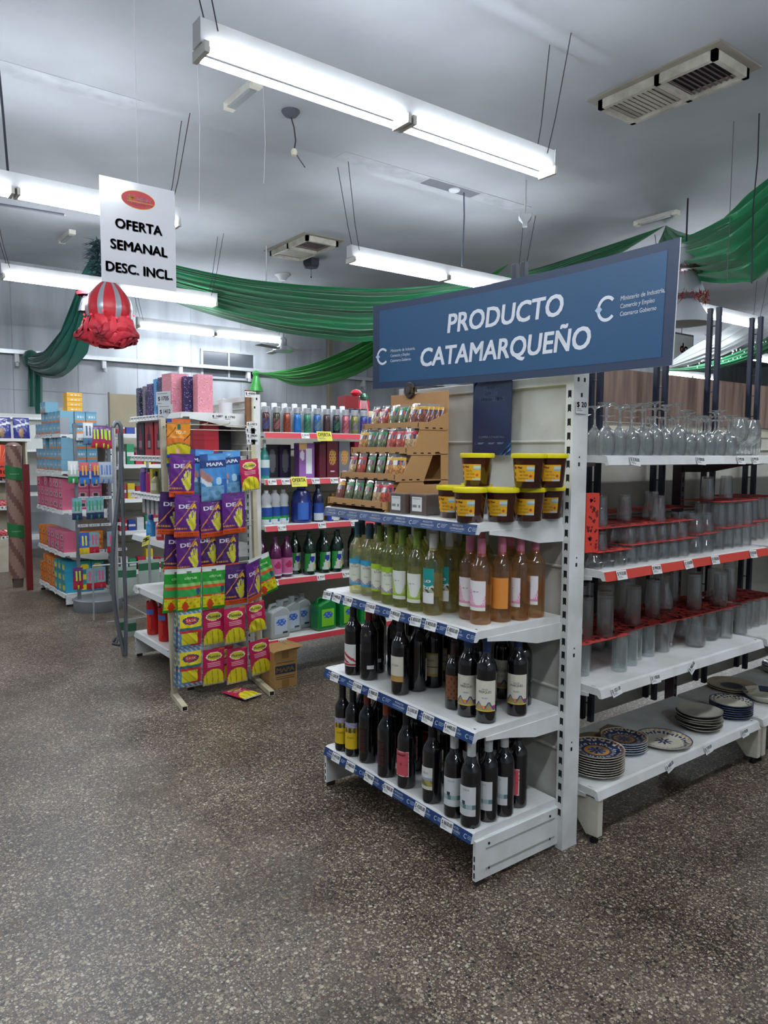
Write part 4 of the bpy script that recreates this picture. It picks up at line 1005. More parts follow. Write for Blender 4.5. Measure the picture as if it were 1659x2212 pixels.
H0 = 1.262; H1 = 1.262+.1172
tub(*c1(945, 958), H0, 22, 'honey tub at the front corner of the lower layer, nearest the wrapped dark blocks')
tub(*c1(1145, 957), H0, 22, 'lower honey tub between the front corner tub and the one under the stacked pair')
tub(*c1(1313, 951), H0, 22, 'yellow lidded honey tub directly under the left tub of the stacked pair')
tub(*c1(1445, 934), H0, 40, 'rearmost yellow lidded honey tub of the lower layer beside the white post')
tub(*c1(838, 931), H0, 15, 'yellow lidded honey tub half hidden at the left end of the lower layer')
tub(*c1(985, 905), H0, 20, 'honey tub of the second row that holds up the single upper tub')
tub(*c1(990, 731), H1, 18, 'single yellow lidded honey tub standing alone in the upper layer under the poster')
tub(*c1(1313, 741), H1, 22, 'yellow lidded honey tub in the upper layer, left one of the pair beside the post', )
tub(*c1(1448, 738), H1, 40, 'yellow lidded honey tub in the upper layer, right one of the pair beside the post')

# ------------------------------------------------------------------ cardboard spice display
CARD = C('#bd9160', .75, dirt=.2, wear='#a87a48'); CUT = C('#1f1710', .9)
disp = thing('spice_display', (0, 0, 1.2624)); YS, YE, XB = 2.29, 2.68, 2.055
XF = (1.717, 1.780, 1.838, 1.900); ZT = (.012, .120, .226, .328)
b = MB(); b.box(XB, XB+.004, YS, YE, 0, .490, CARD)
b.obj('back_board', disp, bevel=.001)
for y in (YS, YE-.004):
    poly = [(XB, 0), (XB, .40), (XF[3]+.01, .34), (XF[2]+.03, .232), (XF[1]+.03, .126), (XF[0]+.02, .014), (XF[0]+.01, 0)]
    b = MB()
    if y == YS:
        hole = [(1.925, .115), (1.975, .225), (1.985, .235), (2.005, .238), (2.018, .230), (2.02, .115), (2.012, .105), (1.93, .105)]
        b.prism([(XB, 0), (XB, .40), (XF[3]+.01, .34), (XF[2]+.03, .232), (1.975, .225), (1.985, .235), (2.005, .238), (2.018, .230), (2.02, .115), (2.02, 0)], y, y+.004, CARD, 'y')
        b.prism([(2.02, 0), (2.02, .115), (2.012, .105), (1.93, .105), (1.925, .115), (1.975, .225), (XF[2]+.03, .232), (XF[1]+.03, .126), (XF[0]+.02, .014), (XF[0]+.01, 0)], y, y+.004, CARD, 'y')
    else: b.prism(poly, y, y+.004, CARD, 'y')
    b.obj('side_board', disp)
b = MB()
for k in range(4):
    t = MB(); xf, z0 = XF[k], ZT[k]; xr = (XF[k]+.145) if k else 1.80
    t.box(xf, XB, YS, YE, z0, z0+.003, CARD); t.box(xf, xf+.003, YS, YE, z0, z0+.030, CARD)
    for y in (YS-.0035, YE): t.box(xf, xr, y, y+.003, z0-.002, z0+.029, CARD)
    for q in range(5): t.box(xf-.0005, xf+.001, YS+.05+q*.068, YS+.075+q*.068, z0+.004, z0+.009, CUT)
    for q in range(3 if k else 0): t.box(xf+.03+q*.038, xf+.046+q*.038, YS-.0042, YS-.003, z0+.003, z0+.008, CUT)
    t.box(xf-.0005, xf+.001, YS+.004, YS+.008, z0+.008, z0+.026, CUT); t.box(xf-.0005, xf+.001, YE-.010, YE-.006, z0+.008, z0+.026, CUT)
    t.obj('tray', disp)
f = FX(XB, 2.47, 0, .002); b = MB(); b.text('San Rafael', f, .018, CUT, .02, .11, at=(-.09, .415)); b.obj('lettering', disp)
e = MB(); e.lathe([(0,0),(.034,0),(.036,.004),(.032,.009),(0,.009)], C('#2e2622', .6), 30); e.lathe([(.014,.009),(.016,.013),(.012,.014),(0,.012)], C('#3d332d', .6), 20)
o = e.obj('emblem', disp, (XB-.004, 2.535, .505)); o.rotation_euler = (0, -PI/2, 0)
e = MB(); ff = FX(XB-.014, 2.505, .505, .0); e.text('ESR', ff, .030, C('#5a3c20', .6), .10, .056); e.text('ESR', FX(XB-.0155, 2.505, .505), .030, C('#d8bc90', .6), .02, .052); e.obj('emblem_letters', o).matrix_parent_inverse = (Matrix.Translation((XB-.004, 2.535, .505)) @ Matrix.Rotation(-PI/2, 4, 'Y')).inverted()
tag(disp, 'stepped cardboard spice display with four trays and a round dark emblem', 'display stand')
def mk_spice(c, herb, key):
    def mk():
        r = thing('spice_bag'); w, h, t = .060, .106, .011; rr = random.Random(hash(key) % 999 if False else len(key)*7+3)
        nz = {(i, j): rr.uniform(-1, 1) for i in range(13) for j in range(17)}
        def s(sgn):
            def fn(u, v):
                pf_ = (math.sin(PI*u)**.5)*(math.sin(PI*min(1, v*1.05+.0))**.5 if v < .95 else 0)
                th = t*(1.25-v)*pf_+.0006; n = nz[(int(u*12), int(v*16))]
                return ((u-.5)*w*(1-.03*math.sin(v*9)), sgn*(th+.0012*n*pf_), h*v+.001*n)
            return fn
        def cf(u, v):
            if v > .90: return FILM
            if v > .74: return C(c, .35, coat=.4) if v > .77 else C('#c9a040', .35, coat=.4)
            if v > .56 and .10 < u < .92: return C('#d6d6cc' if u < .42 else '#27345a', .35, coat=.4) if (u-.66)**2+(v-.65)**2 > .006 else C('#a8563a', .4, coat=.4)
            n = nz[(int(u*12), int(v*16))]
            return C(herb[0] if n > -.1 else herb[1], .55, coat=.5)
        b = MB(); b.grid(s(-1), 12, 16, cf); b.grid(s(1), 12, 16, cf); b.obj('pouch', r)
        b = MB(); b.text('ESPECIA', FY(0, -.0125, .088), .006, C('#e6e6da', .5), .02, .030); b.obj('print', r)
        return r
    return mk
SP = {'g': ('#1f7a4a', ('#5f6a44', '#39452c')), 'r': ('#b52438', ('#b09468', '#8a6a44')), 'o': ('#b52438', ('#a83a20', '#7a2412')), 'y': ('#d3a22c', ('#7a3a22', '#52200f')), 'm': ('#d3a22c', ('#b8843c', '#8c5c24'))}
SN = {'g': 'green topped bag of dried herbs', 'r': 'red topped bag of pale ground spice', 'o': 'red topped bag of orange red spice', 'y': 'yellow topped bag of dark red chilli', 'm': 'yellow topped bag of golden seeds'}
TRN = ('bottom', 'second', 'third', 'top'); _sc = {}
TR = {0: 'ygggroyr', 1: 'roggmmyy', 2: 'mggoorrr', 3: 'roggyyyyy'}
for k in range(4):
    n = len(TR[k])
    for i, ch in enumerate(TR[k]):
        front = i < 6
        if i < 5: x = XF[k]+.028; y = YE-.040-i*.067; rot = -PI/2+random.uniform(-.12, .12)
        else: x = XF[k]+.028+(i-5)*.026+.012; y = YS+.034; rot = random.uniform(-.15, .1)-PI/2+.5
        _sc[(k, ch)] = _sc.get((k, ch), 0)+1
        # leaning back on the tray
        o = spawn('spice'+ch, mk_spice(SP[ch][0], SP[ch][1], 'spice'+ch), (x, y, 1.2624+ZT[k]+.0035), rot, '%s, %s such from left, %s cardboard tray' % (SN[ch], ORD[_sc[(k, ch)]-1], TRN[k]), 'spice bag', 'spice bags', rx=-.20)
# wrapped dark blocks
def mk_block():
    r = thing('wrapped_block'); b = MB(); b.box(-.040, .040, -.042, .042, 0, .078, C('#4a2c20', .35, dirt=.4, wear='#6a4632')); b.obj('block', r, bevel=.004)
    b = MB(); rr = random.Random(5)
    b.box(-.0412, .0412, -.0432, .0432, .0, .0795, FILM); b.obj('film_wrap', r, bevel=.004)
    b = MB(); f_ = FX(-.0420, 0, .042, 0); b.quad(f_, -.030, .022, -.028, .026, C('#dfe1de', .4)); g = FX(-.0424, 0, .042, 0)
    b.text('DULCE DE BATATA', g, .005, BLACK, .01, .040, at=(-.004, .019)); 
    for q in range(12): b.quad(g, -.026+q*.0018, -.0252+q*.0018, -.014, -.004, BLACK)
    b.quad(g, .004, .014, -.014, -.004, C('#7a7c7e')); b.obj('label', r); return r
for (x, y, rz, lb) in ((1.775, 2.222, .05, 'film wrapped dark block with barcode label, closest to the cardboard display'), (1.800, 2.128, .10, 'film wrapped dark block with barcode label in the middle of the three'), (1.895, 2.140, .12, 'film wrapped dark block behind the middle one toward the back panel')):
    spawn('block', mk_block, (x, y, 1.2624), rz, lb, 'wrapped sweet', 'film wrapped dark blocks')
# ------------------------------------------------------------------ glassware on the aisle shelving
def seen(x, y, z, m=25):
    v = Vector((x, y, z))-CAM; d = v.dot(_fw)
    if d < .1: return False
    px = 829.5+FPX*v.dot(_rt)/d
    return 1225 < px < 1659+m
def inv_stem(h, rb, rf, bowl, sl):
    """profile of an upside-down stemmed glass: rim at z 0, foot on top"""
    zb = h-sl
    P = [(rb*.86, 0), (rb*.95, zb*.25), (rb, zb*.52), (rb*.86, zb*.80), (rb*.42, zb*.95), (.007, zb+.004), (.0042, zb+.02), (.0040, h-.018), (.008, h-.008), (rf*.6, h-.003), (rf, h-.001), (rf, h), (0, h-.0005)]
    return P
def mk_stem(h, rb, rf, sl, flip=False, sq=.86):
    def mk():
        r = thing('stemmed_glass'); P = inv_stem(h, rb, rf, 0, sl); P[0] = (rb*sq, 0)
        if flip: P = [(a, h-z) for a, z in P][::-1]
        zb = h-sl; inner = [(max(a-.0012, 0), z) for a, z in (P[:5] if not flip else P[-5:])]
        b = MB(); b.lathe(P, GLASS, 28); b.obj('glass_body', r)
        return r
    return mk
def one(name, P, mt, n=24, extra=None):
    def mk():
        b = MB(); b.lathe(P, mt, n)
        if extra: extra(b)
        return b.obj(name)
    return mk
def stem_one(h, rb, rf, sl, flip=False, sq=.86):
    P = inv_stem(h, rb, rf, 0, sl); P[0] = (rb*sq, 0); zb = h-sl
    inner = [(0, zb-.004)]+[(max(a-.0014, .001), z-(.002 if i > 2 else 0)) for i, (a, z) in list(enumerate(P[:5]))[::-1]]
    P = inner+P
    if flip: P = [(a, h-z) for a, z in P][::-1]
    return one('wine_glass' if not flip else 'goblet', P, GLASS, 28)
GL = {
 'wine': stem_one(.196, .036, .034, .088), 'flute': stem_one(.188, .030, .032, .080), 'tall': stem_one(.212, .036, .035, .092), 'small': stem_one(.168, .033, .033, .070),
 'wide': stem_one(.178, .040, .036, .078), 'brandy': stem_one(.162, .046, .034, .045, True, .72), 'brandyi': stem_one(.190, .042, .034, .045),
}
ROWN = ('front row', 'second row', 'third row', 'fourth row')
Z = 1.4904
pat = {0: ['wine','flute','wine','wine','tall','flute','tall','wide','small','small','wine','wide','small','wide','wide','wide','wide','wide'],
       1: ['flute','wine','flute','wine','tall','wine','tall','small','wine','small','small','wine','wide','small','small','wide','small','wide'],
       2: ['wine','flute','wine','tall','wine','flute','wine','small','small','small','wide','small','small','small','small','small','small','small'],
       3: ['flute','wine','small','small','small','small','small','small','small','small','small','small','small','small','small','small','small','small']}
rg = random.Random(11)
for row in range(4):
    for i in range(18):
        x = 2.33+i*.0795+(.04 if row % 2 else 0)+rg.uniform(-.006, .006); y = 1.712+row*.086+rg.uniform(-.004, .004)
        if x > 3.24 and row == 0 or x > 3.46 and row == 1: continue
        k = pat[row][i]
        if row == 3 and i % 2: continue
        if not seen(x, y, Z) or x > 3.52: continue
        spawn('gl'+k, GL[k], (x, y, Z), rg.uniform(0, 6), 'clear stemmed glass upside down, top glass shelf, %s, %s from the white post' % (ROWN[row], ORD[i]), 'wine glass', 'upside down stemmed glasses on the top shelf')
for i, (x, y) in enumerate(((3.30, 1.715), (3.42, 1.72), (3.51, 1.80))):
    spawn('glbrandy', GL['brandy'], (x, y, Z), 0, 'clear round goblet standing upright, %s of those at the right end of the top shelf' % ORD[i], 'goblet', 'upright goblets')
for i, (x, y) in enumerate(((3.66, 1.90), (3.75, 1.93), (3.84, 1.98), (3.95, 2.0), (4.05, 2.02))):
    if seen(x, y, Z): spawn('glbrandyi', GL['brandyi'], (x, y, Z), 0, 'large goblet upside down on the far bay of top glass shelf, %s from left' % ORD[i], 'goblet', 'goblets on the far bay')
def tumbler(h, rr, rt, mt, ridge=False):
    P = [(rr, 0), (rr*.985, h*.3), (rt*1.02, h*.93), (rt*.95, h), (0, h), (0, h-.010), (rt*.88, h-.012), (rr*.94, h*.3), (rr*.95, 0)]
    return one('tumbler', P, mt, 26)
def lowball(h, rr): return one('tumbler', [(rr, 0), (rr, h*.38), (rr*.93, h*.42), (rr*.74, h*.94), (rr*.68, h), (0, h), (0, h-.008), (rr*.66, h-.010), (rr*.88, h*.4), (rr*.95, h*.36), (rr*.95, 0)], GLASS2, 24)
def curvy(h, rr): return one('tumbler', [(rr, 0), (rr*1.04, h*.15), (rr*.98, h*.38), (rr*.74, h*.62), (rr*.70, h*.75), (rr*.80, h*.90), (rr*.74, h), (0, h), (0, h-.008), (rr*.7, h-.01), (rr*.70, h*.6), (rr*.95, h*.3), (rr*.95, 0)], GLASS2, 26)
GL.update(low=lowball(.0628, .0345), t1=tumbler(.0728, .034, .028, GLASS2), t2=tumbler(.0978, .034, .027, GLASS2), t2b=tumbler(.0955, .034, .027, GLASS2), cur=curvy(.0835, .036), cur2=curvy(.089, .035), t3=tumbler(.116, .036, .029, GLASS2), tt=tumbler(.110, .031, .026, GLASS2), cur3=curvy(.12, .036),
          hb=tumbler(.1425, .0315, .030, FROST), hbc=tumbler(.1425, .031, .029, GLASS2), hb2=tumbler(.170, .033, .030, GLASS2), hb2f=tumbler(.168, .032, .031, FROST))
GL['carafe'] = one('glass_carafe', [(.030, .0), (.044, .012), (.045, .05), (.034, .09), (.026, .125), (.030, .1425), (.027, .1425), (.023, .125), (.031, .09), (.042, .05), (.041, .014), (0, .008)], GLASS2, 28)
GL['pils'] = one('beer_glass', [(.026, 0), (.026, .012), (.018, .02), (.022, .06), (.034, .120), (.032, .1425), (.030, .1425), (.031, .12), (.019, .06), (.014, .024), (0, .02)], GLASS2, 24)
GL['vase'] = one('glass_vase', [(.040, .0), (.044, .02), (.040, .07), (.024, .12), (.022, .150), (.030, .172), (.028, .172), (.020, .15), (.022, .12), (.037, .07), (.041, .02), (0, .008)], GLASS2, 28)
def place(kind, x, y, z, label, group, cat='tumbler'):
    if seen(x, y, z): spawn('gl'+kind, GL[kind], (x, y, z+.0004), rg.uniform(0, 6), label, cat, group)
def hearts(b, f, w, h, n, seed, s0=.008):
    q = random.Random(seed)
    for i in range(n):
        a = q.uniform(s0, w-s0); c = q.uniform(s0, h-s0); s = s0*q.uniform(.5, 1.1); rot = q.uniform(-.5, .5); P = []
        for k in range(14):
            t = 2*PI*k/14; X = s*(16*math.sin(t)**3)/16; Y = s*(13*math.cos(t)-5*math.cos(2*t)-2*math.cos(3*t)-math.cos(4*t))/16
            P.append(f(a+X*math.cos(rot)-Y*math.sin(rot), c+X*math.sin(rot)+Y*math.cos(rot)))
        b.add(P, [tuple(range(14))], C(q.choice(['#5a1416', '#7a1c1c', '#3a1012']), .7))
REDB = C('#bf3b34', .7)
def board(x0, x1, y0, y1, z, label, seed, t=.0022, step=.022):
    r = thing('cardboard_sheet', (x0, y0, z+.0003)); b = MB(); q = random.Random(seed); w = x1-x0; d = y1-y0; P = []
    n = max(2, int(w/step))
    for i in range(n+1): P.append((w*i/n, q.uniform(-.002, .002)))
    m = max(2, int(d/step))
    for i in range(1, m+1): P.append((w+q.uniform(-.002, .002), d*i/m))
    P.append((0, d))
    b.prism(P, 0, t, REDB, 'z'); b.obj('sheet', r)
    b = MB(); hearts(b, lambda a, c: Vector((a, c, t+.0003)), w, d, int(w*d*3200), seed, .011); b.obj('heart_print', r)
    for s_ in range(int(w/.03)):
        pass
    return tag(r, label, 'cardboard sheet', 'red heart printed cardboard sheets')
S2 = 1.0603
board(2.285, 2.505, 1.70, 1.90, S2+.0640, 'lowest red cardboard sheet beside the upright heart printed strip', 1)
board(2.510, 2.735, 1.715, 1.93, S2+.0740, 'red heart sheet over the second group of low tumblers, left one', 2)
board(2.740, 3.000, 1.715, 1.93, S2+.0742, 'red heart sheet over the second group of low tumblers, right one', 3)
board(3.005, 3.200, 1.715, 1.92, S2+.0850, 'small red heart sheet over the curvy tumblers', 4)
board(2.300, 2.720, 1.725, 1.94, S2+.0765+.0735, 'wide dusty red sheet carrying tall glasses near the white post, left one', 5)
board(2.724, 2.985, 1.725, 1.94, S2+.0765+.0738, 'wide dusty red sheet carrying tall glasses near the white post, right one', 6)
board(2.60, 3.380, 1.945, 2.10, S2+.0850+.093, 'dark red sheet at the back behind the wide dusty sheets', 7)
board(3.205, 3.545, 1.72, 1.93, S2+.0990, 'red heart sheet on the tallest tumblers at the right of the shelf', 8)
board(3.205, 3.545, 1.725, 1.93, S2+.1010+.1175, 'topmost red sheet at the right of the second glass shelf', 9)
board(3.600, 3.950, 1.80, 2.05, S2+.0990, 'red sheet on the next bay at the right edge, lower one', 10)
board(3.600, 3.950, 1.80, 2.05, S2+.1010+.1175, 'red sheet on the next bay at the right edge, upper one', 11)
for row in range(3):
    for i in range(14):
        x = 2.325+i*.0745; y = 1.745+row*.078
        if x < 3.0 and i < 9: place('low' if x < 2.50 else 't1', x, y, S2, 'low clear tumbler on the second glass shelf, %s, %s from the white post' % (ROWN[row], ORD[i]), 'low tumblers on the second glass shelf')
for row in range(2):
    for i in range(2):
        place('cur', 3.045+i*.085, 1.755+row*.085, S2, 'curvy waisted tumbler, bottom layer, %s, %s of the pair' % (ROWN[row], ORD[i]), 'curvy tumblers')
        place('cur2', 3.045+i*.085, 1.755+row*.085, S2+.0876, 'curvy waisted tumbler, second layer, %s, %s of the pair' % (ROWN[row], ORD[i]), 'curvy tumblers')
for row in range(2):
    for i in range(4):
        place('t2', 3.25+i*.082, 1.765+row*.08, S2, 'tall clear tumbler under the right red sheet, %s, %s from left' % (ROWN[row], ORD[i]), 'tumblers at the right of the second glass shelf')
        place('t3', 3.25+i*.082, 1.765+row*.08, S2+.1015, 'tall clear tumbler between the two right red sheets, %s, %s from left' % (ROWN[row], ORD[i]), 'tumblers at the right of the second glass shelf')
for row in range(2):
    for i in range(4):
        place('t2', 3.64+i*.082, 1.85+row*.08, S2, 'tall tumbler on the next bay at right, lower layer, %s, %s from left' % (ROWN[row], ORD[i]), 'tumblers on the next bay')
        place('t3', 3.64+i*.082, 1.85+row*.08, S2+.1015, 'tall tumbler on the next bay at right, upper layer, %s, %s from left' % (ROWN[row], ORD[i]), 'tumblers on the next bay')
place('t1', 2.36, 1.755, S2+.0664, 'single low tumbler on the lowest red sheet by the heart strip', 'tumblers in the middle layer')
for row in range(2):
    for i in range(6):
        place('t1', 2.552+i*.0755, 1.76+row*.078, S2+.0766, 'low tumbler in the middle layer between red sheets, %s, %s from left' % (ROWN[row], ORD[i]), 'tumblers in the middle layer')
for i in range(8):
    place('t2b', 2.64+i*.085, 2.03, S2, 'shaded tumbler under the dark back sheet, lower layer, %s from left' % ORD[i], 'shaded tumblers at the back')
    place('tt', 2.64+i*.085, 2.03, S2+.0680 if False else S2+.0962, 'shaded tumbler under the dark back sheet, upper layer, %s from left' % ORD[i], 'shaded tumblers at the back') if False else None
TZ = S2+.0765+.0760
for kk, x, y, lb in (('t1', 2.42, 1.80, 'small tumbler alone on the wide red sheet near the ladder upright'), ('tt', 2.47, 1.89, 'tall thin glass behind the small tumbler on the wide red sheet'), ('tt', 2.35, 1.90, 'tall thin glass close to the heart printed strip on the wide sheet'),
                     ('tt', 2.56, 1.90, 'tall thin glass right of centre on the left wide red sheet'), ('tt', 2.745+.03, 1.77, 'tall glass at the joint of the wide red sheets, front one'), ('tt', 2.70-.03, 1.86, 'tall glass at the joint of the wide red sheets, rear one'), ('cur3', 2.865, 1.86, 'big curvy glass on the right wide red sheet')):
    place(kk, x, y, TZ, lb, 'glasses standing on the wide red sheets')
for kk, x, y, lb in (('tt', 3.30, 1.85, 'tall glass on the topmost red sheet, left one'), ('tt', 3.47, 1.85, 'tall glass on the topmost red sheet, right one')):
    place(kk, x, y, S2+.1010+.1175+.0026, lb, 'glasses on the topmost sheet')
# heart printed strip standing beside the post
r = thing('heart_strip', (2.238, 1.722, 1.1265)); b = MB(); b.box(0, .075, 0, .004, 0, .222, C('#d4402f', .6)); b.box(0, .075, .004, .03, .219, .222, C('#d4402f', .6)); b.obj('card', r)
b = MB(); hearts(b, plane((0, -.0006, 0), (1,0,0), (0,0,1)), .075, .222, 26, 5, .010); b.obj('heart_print', r); tag(r, 'red cardboard strip with dark hearts standing next to the white slotted post', 'cardboard strip')

# third glass shelf
S3 = .6123
for i, (x, y, k, lb) in enumerate(((2.365, 1.93, 'hb', 'cloudy tall glass by the white post, third glass shelf, back left'), (2.375, 1.83, 'hb', 'cloudy tall glass nearest the white post on the third glass shelf'), (2.455, 1.885, 'hb', 'cloudy tall glass second from the post on the third glass shelf'),
    (2.545, 1.775, 'hb', 'cloudy tall glass at the very front, left end of the third glass shelf'), (2.655, 1.80, 'hb', 'cloudy tall glass second along the front of the third glass shelf'), (2.745, 1.84, 'hb', 'cloudy tall glass third along the front of the third glass shelf'),
    (2.84, 1.84, 'hb', 'cloudy tall glass with a price sticker, fourth along the third glass shelf'), (2.90, 1.91, 'hbc', 'clear tall glass behind the stickered one on the third glass shelf'), (2.955, 1.84, 'hbc', 'clear tall glass left of the beer glass on the third glass shelf'))):
    place(k, x, y, S3, lb, 'tall glasses on the third glass shelf')
place('pils', 3.055, 1.87, S3, 'tapered beer glass on the third glass shelf left of the carafes', 'beer glasses', 'beer glass')
for i, (x, y) in enumerate(((3.16, 1.80), (3.33, 1.83), (3.26, 1.93))): place('carafe', x, y, S3, 'round bellied glass carafe on the third glass shelf, %s from left' % ORD[(0, 2, 1)[i]], 'carafes', 'carafe')
for i in range(3): place('hbc', 3.43+i*.07-.0, 1.80+.05*(i == 1), S3, 'clear tall glass right of the carafes, %s from left' % ORD[i], 'tall glasses right of the carafes')
for i in range(4):
    for row in range(2): place('hbc', 3.62+i*.08, 1.84+row*.09, S3, 'tall glass on the next bay, third glass shelf, %s, %s from left' % (ROWN[row], ORD[i]), 'tall glasses on the next bay')
for i in range(7): place('hbc', 2.46+i*.09, 2.02, S3, 'clear tall glass in the dark back row of the third glass shelf, %s from left' % ORD[i], 'back row tall glasses')
B3 = S3+.1434
board(2.245, 2.600, 1.765, 2.09, B3, 'red heart sheet at the left end of the third glass shelf', 21)
board(2.604, 2.860, 1.80, 2.09, B3+.0002, 'red heart sheet second from the left on the third glass shelf', 22)
board(2.864, 3.210, 1.79, 2.09, B3+.0004, 'red heart sheet third from the left on the third glass shelf', 23)
board(3.214, 3.545, 1.79, 2.09, B3+.0004, 'red heart sheet at the right end of the third glass shelf', 24)
board(3.60, 3.98, 1.82, 2.09, B3+.0004, 'red heart sheet on the next bay of the third glass shelf', 25)
def stick(b):
    f = plane((0, -.0335, .03), (1,0,0), (0,0,1)); b.quad(f, -.014, .012, -.008, .012, C('#c9cccb', .5)); b.quad(f, -.014, .012, -.018, -.008, C('#15161a', .5))
GL['hbs'] = one('tumbler', [(.0325, 0), (.0315, .17*.93), (.030, .168), (0, .168), (0, .158), (.028, .156), (.031, 0)], GLASS2, 26, stick)
U3 = B3+.0030
for i, (x, y, k) in enumerate(((2.32, 1.96, 'hb2'), (2.40, 1.92, 'hb2'), (2.395, 1.835, 'hbs'), (2.485, 1.805, 'hbs'), (2.575-.012, 1.865, 'hbs'), (2.49, 1.97, 'hb2'), (2.57, 2.0, 'hb2'), (2.655, 2.03, 'hb2'), (2.755, 1.86, 'hbs'), (2.69, 1.95, 'hb2'), (2.84-.02, 1.95, 'hb2'), (2.965, 1.90, 'hb2'), (2.92, 2.0, 'hb2'), (3.28, 2.0, 'hb2'), (3.26, 1.87, 'hb2'), (3.36, 1.93, 'hbs'), (3.44, 1.84, 'hbs'), (3.505, 1.91, 'hbs'), (3.64, 1.90, 'hb2'), (3.73, 1.95, 'hb2'), (3.82, 2.0, 'hb2'))):
    place(k, x, y, U3, 'tall glass standing on the red sheets of the third glass shelf, %s from left' % ORD[i], 'tall glasses on the red sheets')
for i, (x, y) in enumerate(((3.10, 1.93), (3.16, 2.02))): place('vase', x, y, U3, 'waisted glass vase on the red sheets of the third glass shelf, %s' % ('front one', 'rear one')[i], 'vases', 'vase')

# ------------------------------------------------------------------ plates
def plate_cf(kind):
    def cf(u, v):           # v: 0 centre .. 1 rim
        a = u*2*PI
        if kind == 'suzani':
            if v > .95: return C('#c9c6b8', .25, coat=.5)
            if v > .86: return C('#c08a3a', .3, coat=.5) if (u*40) % 1 > .5 else C('#24335c', .3, coat=.5)
            if v > .62:
                t = (u*26+.5*(v > .74)) % 1; w = abs(t-.5)*2; return C('#24335c', .3, coat=.5) if w > abs((v-.62)/.24-.5)*2*.9 or w < .22 else C('#cfcbb9', .3, coat=.5)
            if v > .56: return C('#24335c' if (u*30) % 1 > .4 else '#cfcbb9', .3, coat=.5)
            if v > .44: return C('#2c3c66', .3, coat=.5)
            if v > .34: return C('#c08a3a', .3, coat=.5)
            return C('#24335c', .3, coat=.5) if math.cos(a*8) > (v/.34-.75)*2 and v > .06 else C('#8f8f9c', .3, coat=.5)
        if kind == 'single':
            if v > .96: return C('#4a5a80', .3, coat=.5)
            if v > .88: return C('#cfa050', .3, coat=.5) if (u*44) % 1 > .6 else C('#cfcbb9', .3, coat=.5)
            if v > .66:
                t = (u*30) % 1; return C('#24335c', .3, coat=.5) if abs(t-.5) > .5*abs((v-.66)/.22-.5)*2*.8+.12 else C('#cfcbb9', .3, coat=.5)
            if v < .30 and math.cos(a*8) > (v/.30-.72)*2.4 and v > .05: return C('#24335c', .3, coat=.5)
            return C('#cfcbb9', .3, coat=.5)
        if kind == 'leaf':
            if v > .97: return C('#2a3a66', .3, coat=.5)
            if v > .66: return C('#2b3040', .3, coat=.5) if math.sin(u*110+v*9)*math.cos(u*47-v*30) > .12 else C('#cfcbb9', .3, coat=.5)
            return C('#d2cebc', .3, coat=.5)
        if kind == 'brown':
            if v < .46: return C('#3c4048', .35, coat=.4)
            return C('#a8947a' if math.sin(u*9+v*5) > 0 else '#b5a78c', .35, coat=.4)
        if kind == 'bluedark': return C('#2c3654' if math.sin(u*60)*math.sin(v*20) > -.3 else '#6a7490', .3, coat=.5)
        if kind == 'border': return C('#3c4656', .3, coat=.5) if v > .75 and (u*36) % 1 > .45 else C('#c9c5b4', .3, coat=.5)
        return C('#a9a698', .35, coat=.4)
    return cf
def mk_plate(kind, R, rim='#c9c6b8', deep=.014, wob=0, name='dinner_plate'):
    def mk():
        b = MB(); rq = random.Random(3); ph = rq.uniform(0, 6)
        def top(u, v):
            a = 2*PI*u; rr = R*v*(1+wob*math.sin(3*a+ph)*v); z = .004+deep*(max(0, v-.60)/.40)**1.4+wob*.05*math.sin(2*a)*v
            return (rr*math.cos(a), rr*math.sin(a), z+.0028)
        def bot(u, v):
            p = top(u, v); return (p[0]*.99, p[1]*.99, max(p[2]-.0045, 0))
        b.grid(top, 72 if kind in ('suzani', 'single', 'leaf') else 40, 22, plate_cf(kind)); b.grid(lambda u, v: bot(1-u, v), 40, 6, C(rim, .3, coat=.4))
        b.grid(lambda u, v: Vector(top(u, 1)).lerp(Vector(bot(u, 1)), v) if True else None, 40, 1, C(rim, .3, coat=.4))
        return b.obj(name)
    return mk
def stack(kind, x, y, z, R, n, pitch, desc, group, rim='#c9c6b8', wob=0, deep=.014, jit=.0, name='dinner_plate'):
    q = random.Random(n*7)
    for i in range(n):
        pos = 'topmost' if i == n-1 else ('lowest' if i == 0 else ORD[i]+' from the bottom')
        kk = 'pl'+kind+str(R)
        spawn(kk, mk_plate(kind, R, rim, deep, wob, name), (x+q.uniform(-jit, jit), y+q.uniform(-jit, jit), z+.0004+pitch*i), q.uniform(0, 6), '%s, %s in its stack' % (desc, pos) if n > 1 else desc, 'plate', group)
p1x, p1y, _ = base(1287, 1690, .2143, .110)
stack('suzani', p1x, p1y, .2143, .110, 9, .0098, 'patterned blue and ochre plate beside the white post', 'stack of nine patterned plates by the post')
p2 = base(1345, 1642, .2143, .10); stack('suzani', p2[0]+.02, p2[1]+.01, .2143, .098, 5, .0098, 'patterned blue plate of the stack of five', 'stack of five patterned plates', rim='#9fb0c4')
p3 = base(1432, 1626, .2143, .12); stack('single', p3[0], p3[1], .2143, .122, 1, .01, 'single cream plate with a blue flower centre and lattice rim', None)
p4 = base(1508, 1588, .2143, .105); stack('plain', p4[0], p4[1], .2143, .102, 6, .0125, 'uneven plain grey stoneware plate', 'stack of six grey plates', rim='#8d8a80', wob=.03, deep=.018, jit=.004)
p5 = base(1577, 1562, .2143, .10); stack('leaf', p5[0]+.02, p5[1]+.01, .2143, .100, 6, .011, 'cream plate with dark leafy rim and blue edge', 'stack of six leaf rim plates', rim='#33436e')
